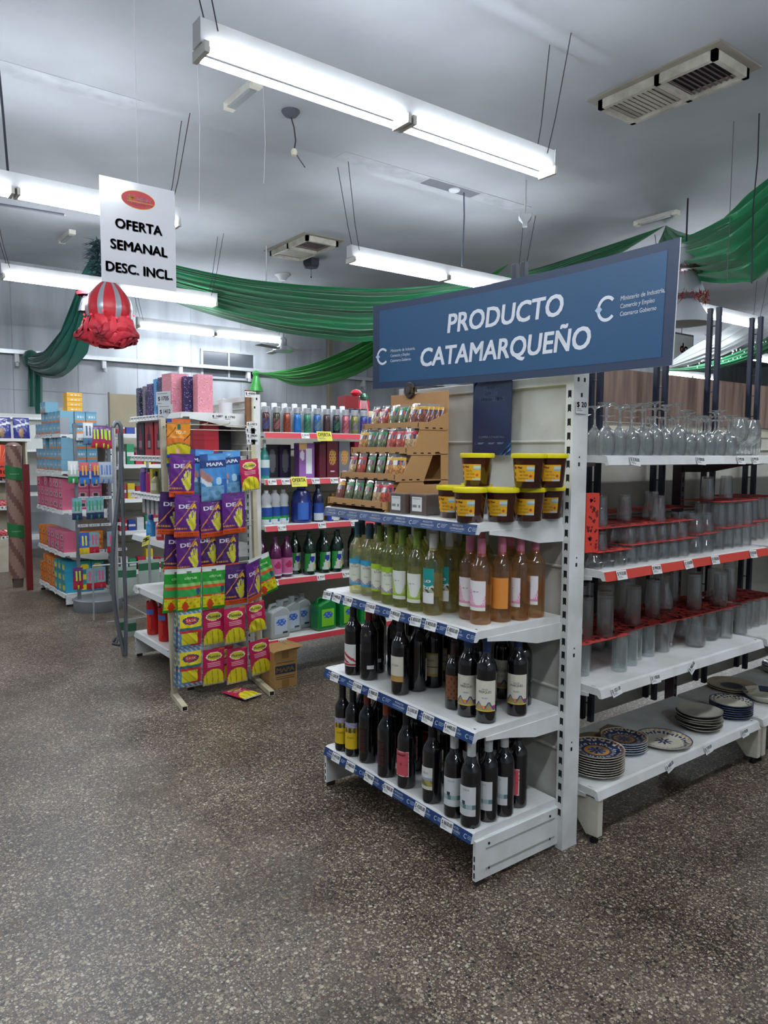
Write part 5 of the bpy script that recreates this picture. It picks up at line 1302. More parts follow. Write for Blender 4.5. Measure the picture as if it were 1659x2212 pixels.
stack('brown', 3.90, 2.0, .2143, .125, 2, .010, 'large brown rimmed plate with dark centre at the back', 'two brown plates', rim='#b8a88c')
stack('border', 3.86, 1.80, .2143, .110, 1, .01, 'cream bowl shaped plate with dashed dark border at the right edge', None, deep=.035)
stack('bluedark', 4.42, 2.0-.02, .2143, .10, 4, .0105, 'dark blue plate at the far right edge', 'stack of dark blue plates')
b = MB(); b.grid(lambda u, v: (2.62+.26*u, 1.90+.16*v, .2165+.018*abs(math.sin(3*u+1.2))*(.3+v*.7)+.01*math.sin(4*v)), 16, 8, C('#8d7758', .8)); b.grid(lambda u, v: (2.88-.26*u, 1.90+.16*v, .2150+.018*abs(math.sin(3*(1-u)+1.2))*(.3+v*.7)+.01*math.sin(4*v)), 16, 8, C('#7d6849', .8))
tag(b.obj('packing_cardboard'), 'creased piece of brown packing cardboard lying behind the plates', 'cardboard')
# ------------------------------------------------------------------ printed packets, boxes, bottles of the middle aisle
def hand(u, v, cx, cy, s, tilt=0.0):
    x = (u-cx)/s; y = (v-cy)/s; x, y = x*math.cos(tilt)+y*math.sin(tilt), -x*math.sin(tilt)+y*math.cos(tilt)
    if (x/.55)**2+((y+.25)/.62)**2 < 1: return True
    for fx, L, a in ((-.42, .50, -.25), (-.15, .72, -.08), (.15, .74, .08), (.42, .58, .25)):
        X = x-fx-a*(y-.2)*.4
        if abs(X) < .125 and .1 < y < .3+L: return True
    X = x+.62+(y+.1)*.55
    return abs(X) < .14 and -.3 < y < .42
def pk_dea(bg):
    def cf(u, v):
        if v > .955: return C(bg, .3, coat=.5)
        if v > .925 and abs(u-.52) < .16: return C('#2b2036', .4)
        if v < .145: return C('#d9531f' if not (.07 < v < .095 and (u*16) % 1 > .45) else '#5c2410', .3, coat=.5)
        if hand(u, v, .70, .36, .235, .12): return C('#d3cf3a', .35, coat=.4)
        if hand(u, v, .70, .36, .262, .12): return C('#9a86a8', .35, coat=.4)
        if abs((v-.30)-(u-.06)*.72) < .012+.02*u and u < .80: return C('#d08a2c', .35, coat=.4)
        if v < .235 and u < .46 and v > .185 and math.sin(u*70) > -.4: return C('#c58a2a', .35, coat=.4)
        return C(bg, .3, coat=.5)
    return cf
def pk_mapa(u, v):
    if v > .86: return C('#4f93cf' if u > .3 else '#234a86', .3, coat=.5)
    if v > .70: return C('#1c3a78', .3, coat=.5)
    if v < .32 and u < .88: return C('#6fa3c8' if math.sin(u*13)*math.sin(v*30) > -.3 else '#5589b4', .3, coat=.5)
    if u < .45 and v > .40 and abs(v-.62+(u*.5)) < .09: return C('#b07f78', .4, coat=.4)
    if u < .40 and abs(v-.50+(u*.5)) < .08: return C('#c9d2da', .4, coat=.4)
    if (u-.66)**2+(v-.42)**2*1.8 < .012: return C('#a9cfe6', .3, coat=.4)
    if u > .66 and v < .46: return C('#2b5ea6', .3, coat=.5)
    return C('#3f86c6', .3, coat=.5)
def pk_plum(open_=False):
    def cf(u, v):
        if v > .95: return C('#b0204e', .3, coat=.5) if u < .75 else C('#d0603a', .3, coat=.5)
        e = ((u-.5)/.36)**2+((v-.80)/.115)**2
        if e < .72: return C('#c9c42a', .35, coat=.4)
        if e < 1: return C('#e3e0c0', .35, coat=.4)
        d = ((u-.5)/.46)**2+((v-.17)/.29)**2
        if v > .05 and d < 1: return C('#d8cf22' if math.sin(u*24+v*4) > -.82 else '#a89c18', .35, coat=.4)
        if v < .14: return C('#b9b7a6', .3, coat=.6) if (u*9) % 1 > .2 else C('#8c8a70', .3, coat=.6)
        if (abs(v-.58) < .010 or abs(v-.53) < .009 or abs(v-.63) < .009) and .2 < u < .8: return C('#dba0b0', .35, coat=.4)
        return C('#b3124c', .3, coat=.5)
    return cf
def pk_green(u, v):
    if v > .88: return C('#cfd6cf', .3, coat=.5) if abs(u-.5) > .1 or v > .94 else C('#5a6a5a', .4)
    if abs(u-.33)+abs(v-.13)*1.0 < .16 and v < .25: return C('#c8401c', .35, coat=.4)
    if v < .06 or u < .05 or u > .95: return C('#1f8f2c', .3, coat=.5)
    if v < .32: return C('#dccd1a' if math.sin(u*20)*math.sin(v*40) > -.5 else '#b7a814', .35, coat=.4)
    if v < .37: return C('#cc4a1c', .3, coat=.5)
    if (u-.85)**2+(v-.46)**2*1.2 < .006: return C('#24356c', .35, coat=.4)
    if v < .52: return C('#2a9a4c', .3, coat=.5)
    if v < .60: return C('#cf5422', .3, coat=.5)
    if v < .66: return C('#7fb86a', .3, coat=.5)
    return C('#1f8f2c', .3, coat=.5)
def pk_task(u, v):
    if v > .90 or v < .10 or u < .06 or u > .95: return C('#a9b0b4', .2, coat=.6) if math.sin(u*31+v*43) > .2 else C('#5d7d9c', .25, coat=.6)
    e = ((u-.52)/.34)**2+((v-.74)/.10)**2
    if e < .62: return C('#b82c26', .35, coat=.4)
    if e < 1: return C('#233a80', .35, coat=.4)
    if v > .56: return C('#dccb1c', .35, coat=.4)
    if v > .50: return C('#1f6a6a', .35, coat=.4)
    if v > .43: return C('#c02c44', .35, coat=.4)
    if .12 < u < .80 and v > .13: return C('#d8cf22' if math.sin(u*18+v*26) > -.7 else '#b5a91c', .35, coat=.4)
    return C('#4b83b0' if u < .5 else '#b2203c', .3, coat=.5)
def pk_orange(u, v):
    if v > .90: return C('#d3682a' if u > .2 else '#24489c', .3, coat=.5)
    if v > .86: return C('#a87830', .4)
    if (u-.5)**2+(v-.80)**2*.9 < .006: return C('#155a4a', .35, coat=.4)
    if v < .10: return C('#d3582a' if u > .2 else '#24489c', .3, coat=.5)
    if v < .30+.06*math.cos((u-.5)*3.5): return C('#c9bb1e', .35, coat=.4) if (u-.45)**2+(v-.16)**2 > .008 else C('#e0b08a', .4)
    if v < .34+.06*math.cos((u-.5)*3.5): return C('#7a6a20', .4)
    if abs(v-.66-(u-.2)*.7) < .02 and u < .36 or abs(v-.50-(u-.8)*.6) < .02 and u > .7: return C('#3a3020', .4)
    return C('#dc8a1c' if v > .5 else '#d2701f', .3, coat=.5)
def mk_packet(w, h, t, cf, texts=(), seed=1, nu=30, nv=44, crink=.0034, name='glove_packet'):
    def mk():
        r = thing(name); q = random.Random(seed); A = [(q.uniform(4, 26), q.uniform(4, 26), q.uniform(0, 6), q.uniform(.3, 1)) for _ in range(7)]
        def surf(sgn):
            def fn(u, v):
                pf_ = max(math.sin(PI*u), 0)**.45*max(math.sin(PI*min(1, v*1.06)), 0)**.5
                n = sum(a*math.sin(f*u+g*v+p) for f, g, p, a in A)/2.5
                bul = t*(.55+.6*(1-v))*pf_+crink*n*pf_
                return ((u-.5)*w+.0012*math.sin(v*33)*(u-.5)*6*.3, sgn*(bul*(1 if sgn < 0 else .6)+.0005), (v-.5)*h)
            return fn
        b = MB(); b.grid(surf(-1), nu, nv, cf); b.grid(surf(1), 10, 12, C('#8c8c90', .3, coat=.5)); b.obj('pouch', r)
        if texts:
            b = MB(); s_ = surf(-1)
            def tf(a, c):
                p = s_(min(max(a/w+.5, .01), .99), min(max(c/h+.5, .01), .99)); return Vector((a, p[1]-.0012, c))
            for tx in texts:
                T, x, z, size, wd, col, bold, sh = tx
                b.text(T, tf, size*h, C(col, .4, coat=.3), bold, wd*w, sh, at=(x*w, (z-.5)*h))
            b.obj('print', r)
        return r
    return mk
DEAT = (('DE', -.14, .72, .13, .40, '#dcd6e2', .03, 0), ('A', .27, .72, .15, .22, '#d9b42c', .04, .25), ('forrados', .2, .84, .05, .36, '#a88ac0', 0, .2), ('Afelpados', -.2, .205, .045, .42, '#d99a2c', .0, 0))
PK = {
 'dea': mk_packet(.150, .250, .012, pk_dea('#5a1f78'), DEAT, 2), 'dea2': mk_packet(.150, .250, .012, pk_dea('#3d1a5c'), DEAT, 9),
 'mapa': mk_packet(.165, .280, .014, pk_mapa, (('MAPA', .05, .78, .10, .62, '#dfe6ee', .03, 0),), 3),
 'plum': mk_packet(.140, .225, .012, pk_plum(), (('Plumita', .0, .80, .12, .58, '#222c4a', .012, 0),), 4), 'plums': mk_packet(.125, .195, .010, pk_plum(), (('Plumita', .0, .80, .12, .58, '#222c4a', .012, 0),), 14),
 'green': mk_packet(.148, .262, .014, pk_green, (('citrus', .05, .78, .09, .5, '#a9d6a0', .02, .2), ('FUERTE', .1, .335, .035, .4, '#e8d0c0', .02, 0)), 5),
 'task': mk_packet(.148, .235, .015, pk_task, (('TASK', .02, .745, .095, .44, '#e3cfc8', .012, 0),), 6, crink=.004),
 'you': mk_packet(.140, .225, .010, pk_orange, (('YOU!', .05, .66, .11, .42, '#efd9a8', .03, .1), ('Guantes', -.15, .545, .06, .45, '#efc9a0', .01, 0)), 7),
}
# wire rack standing before the second end shelving
YR = 4.25
rk = thing('wire_rack'); RC = C('#c5bda2', .45, dirt=.35, wear='#7d6a4a')
for (x, xb) in ((1.572, 1.615), (2.150, 2.185)):
    b = MB(); b.bar((x, YR, 1.685), (xb, YR, .03), .030, .030, RC)
    for z in (1.64, .30): b.lathe([(0,-.001),(.008,0),(0,.001)], SLOT, 8, (x+.003, YR-.016, z))
    b.obj('post', rk, bevel=.001)
for (xb, xf, yf) in ((1.62, 1.575, 3.985), (2.165, 2.108, 3.93)):
    b = MB(); b.bar((xb, YR+.03, .018), (xf, yf, .018), .034, .030, RC); d = (Vector((xf, yf, .018))-Vector((xb, YR+.03, .018))).normalized()
    b.bar(Vector((xf, yf, .018)), Vector((xf, yf, .018))+d*.0006, .026, .022, SLOT); b.obj('foot', rk, bevel=.001)
b = MB(); b.bar((1.63, YR, .115), (2.18, YR, .10), .035, .022, RC); b.obj('cross_bar', rk)
for z in (1.655, 1.625, 1.50, 1.30, 1.06, .80, .56, .34):
    b = MB(); b.tube([(1.575+(1.69-z)*.026, YR-.012, z), (2.152+(1.69-z)*.022, YR-.012, z)], .0028, RC, 6); b.obj('wire', rk)
for z in (1.655, 1.46, 1.24, 1.03, .77, .53, .31):
    for x in (1.66, 1.80, 1.94, 2.08):
        b = MB(); b.tube([(x, YR-.012, z), (x+.002, YR-.12, z+.006), (x+.002, YR-.128, z+.018)], .0022, RC, 5); b.obj('hook', rk)
tag(rk, 'cream wire rack on two feet hung full of rubber glove packets', 'display rack')
c3 = lambda X, Y: (320+X/4.88, 860+Y/4.88); c4 = lambda X, Y: (320+X/4.88, 1180+Y/4.88)
PKN = {'dea': 'purple and orange glove packet', 'dea2': 'dark purple glove packet', 'mapa': 'blue glove packet', 'plum': 'magenta glove packet', 'plums': 'small magenta glove packet', 'green': 'green glove packet with white top', 'task': 'yellow glove packet with red oval', 'you': 'orange glove packet'}
def packet(kind, X, Y, f, lb, yy=4.13, ry=0, rz=0, rx=.05):
    px, py = f(X, Y); p = onY(px, py, yy)
    spawn('pk'+kind, PK[kind], p, rz, PKN[kind]+' '+lb, 'glove packet', 'rubber glove packets on the rack', ry=math.radians(ry), rx=rx)
packet('you', 322, 425, c3, 'at the top left corner of the rack', 4.14)
packet('you', 318, 520, c3, 'tucked behind the top left one', 4.19)
packet('mapa', 545, 790, c3, 'hanging behind on the left of the blue trio', 4.17, 2)
packet('mapa', 855, 800, c3, 'hanging behind on the right of the blue trio', 4.165, -5)
packet('mapa', 690, 835, c3, 'in front of the blue trio', 4.11, -3)
packet('dea', 358, 815, c3, 'top one on the left, just below the orange packet', 4.11, 1)
packet('plums', 1072, 810, c3, 'alone at upper right of the rack', 4.13, -6)
packet('dea2', 245, 1215, c3, 'peeking out at the left of the second purple row', 4.17, 4)
packet('dea2', 560, 1210, c3, 'hidden between the second row purple packets', 4.18, -3)
packet('dea', 410, 1240, c3, 'first in front in the second purple row', 4.09, 1)
packet('dea', 672, 1250, c3, 'in the middle of the second purple row', 4.13, -4)
packet('dea', 905, 1212, c3, 'last in the second purple row', 4.10, -3)
packet('dea2', 300, 1610, c3, 'behind at the left of the third purple row', 4.19, 3)
packet('dea', 430, 1640, c3, 'first in front in the third purple row', 4.13, -3)
packet('dea2', 632, 1590, c3, 'second in the third purple row', 4.17, -2)
packet('dea2', 835, 1590, c3, 'third in the third purple row', 4.15, -2)
packet('green', 290, 470, c4, 'partly hidden at the far left of the green row', 4.17, 3)
packet('green', 430, 460, c4, 'first in front in the green row', 4.10, 0)
packet('green', 690, 432, c4, 'second in front beside the dark purple packet', 4.10, 0)
packet('green', 1215, 300, c4, 'tilted behind at the right edge of the rack', 4.16, -17)
packet('dea2', 925, 400, c4, 'beside the green packets', 4.11, -1)
packet('dea', 1115, 365, c4, 'tilted at the right end of the green row', 4.10, -9, .5)
packet('task', 400, 860, c4, 'in the upper row of two, behind', 4.17, 2)
packet('task', 440, 880, c4, 'in the upper row of two', 4.11, 0)
packet('plum', 690, 850, c4, 'second from left in the upper magenta row', 4.13, -1)
packet('plum', 915, 835, c4, 'third from left in the upper magenta row', 4.09, -2)
packet('plums', 1140, 745, c4, 'last in the upper magenta row', 4.12, -7)
packet('task', 400, 1270, c4, 'in the bottom row, behind', 4.17, 2)
packet('task', 440, 1275, c4, 'in the bottom row, in front', 4.11, 0)
packet('plum', 790, 1240, c4, 'half hidden behind the bottom magenta row', 4.18, -2)
packet('plum', 690, 1270, c4, 'first in the bottom magenta row', 4.12, 0)
packet('plum', 938, 1255, c4, 'second in the bottom magenta row', 4.11, -1)
packet('plum', 1180, 1165, c4, 'last and tilted in the bottom magenta row', 4.09, -7)
spawn('pkplum', PK['plum'], onZ(522, 1497, .016), .25, 'magenta glove packet fallen on the floor under the rack', 'glove packet', rx=-PI/2)
# carton
cb = C('#a9834f', .8, dirt=.2, wear='#8a6a3c'); r = thing('carton', (2.178, 4.03, 0), -.03)
b = MB(); b.box(0, .165, 0, .26, 0, .235, cb); b.obj('box_body', r, bevel=.003)
b = MB(); b.quad(FY(.08, -.0006, .12), -.072, .072, -.026, .026, C('#23344c', .6)); b.text('MAPA', FY(.08, -.001, .12), .040, C('#a9834f', .7), .03, .125)
for z in (.165, .075, .062): b.quad(FY(.08, -.0006, z), -.065, .065, -.002, .002, C('#4a3c28', .7))
b.obj('print', r); b = MB(); b.box(.055, .105, -.001, -.0005, 0, .055, C('#8a6838', .35)); b.box(.055, .105, -.001, -.0005, .19, .235, C('#8a6838', .35)); b.obj('tape', r)
for x0, x1, an in ((0, .165, .25), ):
    b = MB(); b.add([(0,0,.235),(.165,0,.235),(.175,-.04,.262),(.0,-.03,.250)], [(0,1,2,3)], cb); b.add([(.165,0,.235),(.165,.26,.235),(.215,.24,.240),(.205,-.01,.262)], [(0,1,2,3)], cb); b.obj('flap', r)
tag(r, 'brown cardboard carton on the floor beside the glove rack', 'carton')

# --- second end shelving ------------------------------------------------------
TG2 = {0: [(.05+.062*i, '$ 1%d00' % (2+i), random.uniform(-.05, .05)) for i in range(9)], 1: [(.05+.07*i, '$ 2400', 0) for i in range(10)], 2: [(.04+.064*i, '$ 999', random.uniform(-.06, .06)) for i in range(11)],
       3: [(.30, '$', .25, '#d6cc3a', 1.9)], 4: [(.10, '$ 1100', .05, '#e3e4e2', 1.3)]}
endcap((2.155, 5.285, 0), .945, .43, (1.735, 1.465, 1.208, .902, .530, .192), 1.86, 'white end shelving of perfume and bottles behind the glove rack', strip='#c9ccca', texts=False, tags=TG2)
def speck(base_, dots, seed):
    q = random.Random(seed); S = {(q.randrange(22), q.randrange(60)) for _ in range(110)}
    return lambda u, v: C(dots[int(u*22+v*60) % len(dots)], .5) if (int(u*22), int(v*60)) in S else C(base_, .5)
def mk_box(w, d, h, front, side, name='gift_box', extra=None, nu=1, nv=1):
    def mk():
        b = MB(); fr = front if callable(front) else (lambda u, v: M(front)); sd = side if callable(side) else (lambda u, v: M(side))
        b.grid(lambda u, v: (-w/2+w*u, -d/2, h*v), nu, nv, fr, False); b.grid(lambda u, v: (w/2, -d/2+d*u, h*v), nu, nv, sd, False)
        b.grid(lambda u, v: (w/2-w*u, d/2, h*v), 1, 1, fr, False); b.grid(lambda u, v: (-w/2, d/2-d*u, h*v), nu, nv, sd, False)
        b.grid(lambda u, v: (-w/2+w*u, -d/2+d*v, h), 1, 1, sd, False); b.grid(lambda u, v: (-w/2+w*u, d/2-d*v, 0), 1, 1, sd, False)
        if extra: extra(b)
        return b.obj(name)
    return mk
pinkd = ('#e8d0d8', '#8a4a6a', '#c98a3a'); navd = ('#c9d0e8', '#d08ab0', '#6a8ad0')
G = 'speckled gift boxes on top of the second end shelving'
for i, (x, y, w, d, h, col, dt, lb) in enumerate(((1.80, 5.19, .085, .1, .24, '#20263c', navd, 'navy speckled gift box at the far left end of the top shelf'), (1.80, 5.07, .05, .1, .245, '#6c6870', navd, 'thin grey speckled gift box beside the navy one'),
    (1.80, 4.955, .09, .1, .255, '#33205c', navd, 'purple speckled gift box behind the two price papers'), (1.80, 4.85, .07, .1, .285, '#3a8fc8', navd, 'light blue gift box behind the price papers'), (1.80, 4.755, .085, .1, .29, '#251c50', navd, 'dark violet speckled gift box left of the big pink one'),
    (1.80, 4.62, .13, .12, .305, '#d98a9a', pinkd, 'big pink speckled gift box, the largest of the row'), (1.86, 4.515, .055, .1, .28, '#251c50', navd, 'narrow dark violet gift box between two pink ones'), (1.90, 4.42, .075, .1, .29, '#dd8f9e', pinkd, 'pink speckled gift box at the right end of the row'))):
    o = mk_box(w, d, h*.82, speck(col, dt, i), speck(col, dt, i+20), nu=22, nv=60)(); o.location = (x, y, 1.7355); o.rotation_euler = (0, 0, -PI/2+.1*(i % 3-1)); tag(o, lb, 'gift box', G)
for (z, t, lb) in ((1.792, '$ 1735', 'upper'), (1.715, '$ 1412', 'lower')):
    p = onX(353 if t == '$ 1735' else 357, 860 if t == '$ 1735' else 888, 1.71); b = MB(); f = plane((0,0,0), (.28,-.96,0), (0,0,1)); b.quad(f, -.075, .075, -.042, .042, C('#d9dcdf', .5)); g = plane((0,0,0), (.28,-.96,0), (0,0,1), .001)
    b.text(t, g, .036, BLACK, .02, .105, at=(0, -.002)); b.quad(g, -.06, .04, .028, .031, C('#777a80')); b.quad(g, -.06, -.02, -.034, -.031, C('#777a80')); tag(b.obj('price_paper', loc=p), '%s large white price paper hung before the purple gift boxes' % lb, 'price paper')
def bottle_print(c, dk):
    def cf(u, v):
        x = abs(u-.5)
        if (x < .27 and .18 < v < .48) or (x < .2 and .48 <= v < .66) or (x < .08 and .66 <= v < .88) : return C(dk, .4) if not (x < .17 and .24 < v < .44) else C('#8a8088', .4)
        return C(c, .4)
    return cf
for i, (y, c, dk, lb) in enumerate(((5.16, '#23232c', '#7a3040', 'black perfume box with a bottle drawn on it'), (4.985, '#a8202e', '#3a1018', 'red perfume box with a bottle drawn on it'), (4.80, '#a8202e', '#3a1018', 'second red perfume box hidden by the rack post'))):
    o = mk_box(.155, .08, .225, bottle_print(c, dk), C(c, .4), 'perfume_box', nu=24, nv=34)(); o.location = (1.79, y, 1.4655); o.rotation_euler = (0, 0, -PI/2); tag(o, lb, 'perfume box', 'perfume boxes')
for i, (x, y, w, d, h, c, lb) in enumerate(((2.03, 4.40, .10, .06, .22, '#a01c2c', 'tall red box seen through the top of the glove rack'), (1.98, 4.55, .17, .12, .20, '#2c2c34', 'dark grey box behind the wires of the glove rack'), (2.05, 4.42, .16, .1, .06, '#a01c2c', 'flat red box low behind the wires of the glove rack'), (1.88, 4.45, .07, .07, .17, '#8a1a26', 'dark red box left behind the glove rack wires'))):
    if i == 2: x, y = 2.05, 4.48-.0; 
    o = mk_box(w, d, h, C(c, .4), C(c, .4), 'perfume_box')(); o.location = ((1.93, 2.06, 1.82, 1.845)[i], (4.40, 4.60, 4.52, 4.40)[i], 1.4655); tag(o, lb, 'perfume box', 'perfume boxes')
def prof_bottle(kind):
    return {'spray': [(0,0),(.026,0),(.027,.01),(.027,.125),(.022,.140),(0,.140)], 'squeeze': [(0,0),(.030,0),(.032,.01),(.032,.08),(.024,.10),(.010,.112),(.010,.12),(0,.12)],
            'litre': [(0,0),(.038,0),(.041,.012),(.041,.11),(.037,.12),(.041,.13),(.040,.17),(.030,.205),(.016,.232),(.014,.25),(0,.25)], 'bleach': [(0,0),(.036,0),(.038,.012),(.038,.11),(.030,.135),(.036,.155),(.036,.178),(.022,.20),(.014,.205),(0,.205)],
            'jug': [(0,0),(.062,0),(.068,.015),(.068,.135),(.060,.155),(.062,.17),(.050,.205),(.024,.22),(0,.22)]}[kind]
def mk_bot(kind, body, cap, capr, caph, lab=None, z0=.2, z1=.6, s=1.0, name='bottle', sx=1.0):
    def mk():
        r = thing(name); P = [(a*s, z*s) for a, z in prof_bottle(kind)]; top = P[-1][1]; rr = max(a for a, z in P)
        b = MB(); b.lathe(P, body, 20); b.obj('bottle_body', r)
        b = MB(); b.lathe([(capr, top-.002), (capr, top+caph*.9), (capr*.85, top+caph), (0, top+caph)], cap if not isinstance(cap, str) else C(cap, .35, coat=.3), 16); b.obj('cap', r)
        if lab: b = MB(); b.grid(lambda u, v: ((rr+.0006)*math.cos(-PI/2+(u-.5)*2.6), (rr+.0006)*math.sin(-PI/2+(u-.5)*2.6), top*(z0+(z1-z0)*v)), 12, 12, lab); b.obj('front_label', r)
        return r
    return mk
def ondown(kind, mk, x, y, z, lb, cat, grp=None, rz=0): return spawn('b_'+kind, mk, (x, y, z+.0005), rz, lb, cat, grp)
E2 = 'toiletries on the second end shelving'; R9 = -PI/2
ondown('violet', mk_bot('spray', C('#5a3a9c', .35, coat=.4), '#9a86c0', .020, .03), 1.78, 5.19, 1.208, 'violet deodorant can with lilac cap', 'can', E2, R9)
ondown('magenta', mk_bot('spray', C('#b02068', .35, coat=.4), '#1e1e24', .018, .028), 1.78, 5.07, 1.208, 'magenta deodorant can with black cap', 'can', E2, R9)
o = mk_box(.045, .05, .165, C('#c9b52a', .4), C('#c9b52a', .4), 'box')(); o.location = (1.78, 4.98, 1.2085); tag(o, 'narrow yellow box between the magenta can and the teal bottle', 'box', E2)
ondown('teal', mk_bot('squeeze', C('#a8a078', .3, coat=.4), '#22242a', .014, .03, lambda u, v: C('#d3d3c0', .5)), 1.76, 4.90, 1.208, 'olive perfume bottle with pale label', 'bottle', E2, R9)
o = mk_box(.07, .05, .175, C('#1d6a5c', .4), C('#1d6a5c', .4), 'box')(); o.location = (1.81, 4.82, 1.2085); tag(o, 'dark teal box next to the olive perfume bottle', 'box', E2)
o = mk_box(.09, .05, .19, lambda u, v: C('#d0c0d8' if abs(u-.5-.3*math.sin(v*4)) < .12 else '#4c2a5c', .4), C('#4c2a5c', .4), 'box', nu=10, nv=16)(); o.location = (1.79, 4.70, 1.2085); o.rotation_euler = (0,0,R9); tag(o, 'purple box with a pale swirl beside the rack post', 'box', E2)
ondown('bluec', mk_bot('squeeze', C('#3a8fd0', .3, coat=.4), '#2a4a9c', .016, .03, lambda u, v: C('#5aa8dc', .4)), 1.78, 5.07, .902, 'blue cream bottle on the fourth shelf', 'bottle', E2, R9)
ondown('whitec', mk_bot('squeeze', C('#c9cfd0', .3, coat=.4), '#d8c23a', .014, .03), 1.80, 4.94, .902, 'white bottle with yellow cap on the fourth shelf', 'bottle', E2, R9)
ondown('redc', mk_bot('squeeze', C('#c03038', .3, coat=.4), '#7a2028', .014, .035, lambda u, v: C('#d9a0a0', .4)), 1.76, 4.82, .902, 'red bottle by the rack post on the fourth shelf', 'bottle', E2, R9)
for i in range(5):
    ondown('redb', mk_bot('litre', C('#b8181c', .35, coat=.4), '#9a1216', .026, .02, lambda u, v: C('#d03a2a' if (u-.5)**2+(v-.3)**2 < .12 else '#a81418', .4) if not .62 < v < .74 else C('#4a6ab8', .4), .1, .9, 1.05), 1.80+.05*(i % 2), 5.12-.115*i, .1925, 'tall red bottle on the lowest shelf, %s from left' % ORD[i], 'bottle', 'red bottles on the lowest shelf', R9)
for i in range(5):
    o = mk_box(.05, .012, .10, lambda u, v: C('#8f9296' if v > .3 else '#b9a8a8', .35, coat=.4), C('#77797c', .4), 'blister_pack', nu=2, nv=6); spawn('blist', o, (1.742, 5.08-.085*i, 1.068), R9, 'grey blister pack hung under the third shelf, %s from left' % ORD[i], 'blister pack', 'grey blister packs')
b = MB(); b.box(0, .3, 0, .002, 0, .0, WHITE) if False else None
# things on the top right of the second end shelving
b = MB(); b.box(-.02, .02, -.015, .015, 0, .24, C('#7a4a28', .6, dirt=.4)); b.box(.01, .022, -.025, .025, .02, .22, C('#c5bda2', .5)); o = b.obj('wood_post', loc=(2.16, 4.31, 1.645)); 
tag(o, 'short brown wooden post tied to the white upright beside the price stickers', 'post')
for i, (px, py, t) in enumerate(((541, 852, '$ 4000'), (545, 918, '$ 1412'), (543, 931, '$ 1400'), (545, 943, '$ 2800'), (546, 954, '$ 1800'), (470, 901, '$ 1687'), (497, 903, '$ 1790'))):
    p = onY(px, py, 4.235); b = MB(); price_tag_mesh(b, FY(0,0,0), 0, 0, .078, .036, t); tag(b.obj('price_sticker', loc=p), 'white price sticker reading %s, %s' % (t.replace('$ ', ''), ('highest, on the wooden post top', 'top one of the four in a column', 'second of the column', 'third of the column', 'lowest of the column', 'left one on the top shelf lip', 'right one on the top shelf lip')[i]), 'price tag', 'price stickers behind the glove rack')
for i in range(3):
    b = MB(); b.lathe([(0,0),(.022,0),(.026,.03),(.024,.03),(.02,.004),(0,.004)], C('#b9804a' if i < 2 else '#d8dadb', .4), 16); tag(b.obj('bowl', loc=(1.96+.06*i, 4.60, 1.7355)), ('small brown bowl, left one, beside the pink gift boxes', 'small brown bowl, right one, beside the pink gift boxes', 'small white bowl beside the brown ones')[i], 'bowl')
b = MB(); b.lathe([(0,0),(.045,0),(.045,.075),(.042,.075),(.042,.004),(0,.004)], C('#d8dadd', .4), 22); tag(b.obj('white_pot', loc=(2.09, 4.50, 1.7355)), 'white cylindrical pot at the right end of the top shelf behind the rack', 'pot')

# --- red strip shelving on the aisle side --------------------------------------
ZR = (1.622, 1.318, 1.014, .655, .252)
RT = {k: [(.10+.17*i, '$ 1%d50.00' % (i+2), 0) for i in range(6)] for k in range(5)}
RT[0] = [(.30, '$ 1050.00', 0), (.78, '$ 1200.00', 0), (.45, 'OFERTA', .0, '#d6cf4a', 1.9)]; RT[1] = [(.05, '$ 1800', 0), (.15, '$ 1800', 0), (.25, 'OFERTA', .0, '#d6cf4a', 1.9), (.38, '$ 999', 0), (.53, '$ 999', 0)]
RT[2] = [(.12, '$ 1100', 0), (.43, '$ 990', 0), (.70, '$ 1200', 0)]; RT[3] = [(.06, '$ 900', 0), (.42, '$ 950', 0), (.63, '$ 950', 0)]; RT[4] = [(.12, '$ 2100', 0), (.66, '$ 2100', 0)]
side_bay(2.245, 1.28, .45, ZR, ('#c23340',)*5, 4.26, 4.712, 'aisle shelving with red price strips behind the glove rack', RT, feet=True, top=1.84, panel_top=1.80)
b = MB(); tag(MB.obj.__get__(b)('x') if False else side_bay(3.53, 1.28, .45, ZR, ('#c23340',)*5, 4.26, 4.712, 'next bay of the red strip shelving, mostly hidden behind the wine shelving', {}, feet=True, top=1.84, panel_top=1.80), 'next bay of the red strip shelving, mostly hidden behind the wine shelving', 'shelving')
cc = ['#4a2226', '#3a3a26', '#8c3c20', '#1f6ab0', '#2a7a5a', '#1c5a9c', '#3c2028', '#241c24', '#b05a6a', '#7a7a34', '#2a3a8c']
cn = ['maroon', 'olive black', 'rust', 'bright blue', 'green and blue', 'blue', 'dark plum', 'black', 'pink', 'olive gold', 'indigo']
for i in range(11):
    x = 2.285+.078*i
    ondown('can%d' % i, mk_bot('spray', C(cc[i], .25, .3, coat=.5), C('#b9bcc0', .3, .5), .0255, .038, lambda u, v, i=i: C(cc[(i*3+5) % 11] if (u*7+v*5) % 1 > .6 else cc[i], .3, coat=.4), .15, .7, .92, 'aerosol_can'), x, 4.315, ZR[0], '%s aerosol can with silver cap, %s in the front row' % (cn[i], ORD[i]), 'aerosol can', 'aerosol cans in the front row')
for i in range(9): ondown('canw', mk_bot('spray', C('#9aa0a6', .3, coat=.4), '#e0e3e6', .019, .045, None, 0, 1, 1.08, 'aerosol_can'), 2.295+.078*i+.02, 4.40, ZR[0], 'white capped aerosol can, %s in the second row' % ORD[i], 'aerosol can', 'white capped aerosol cans')
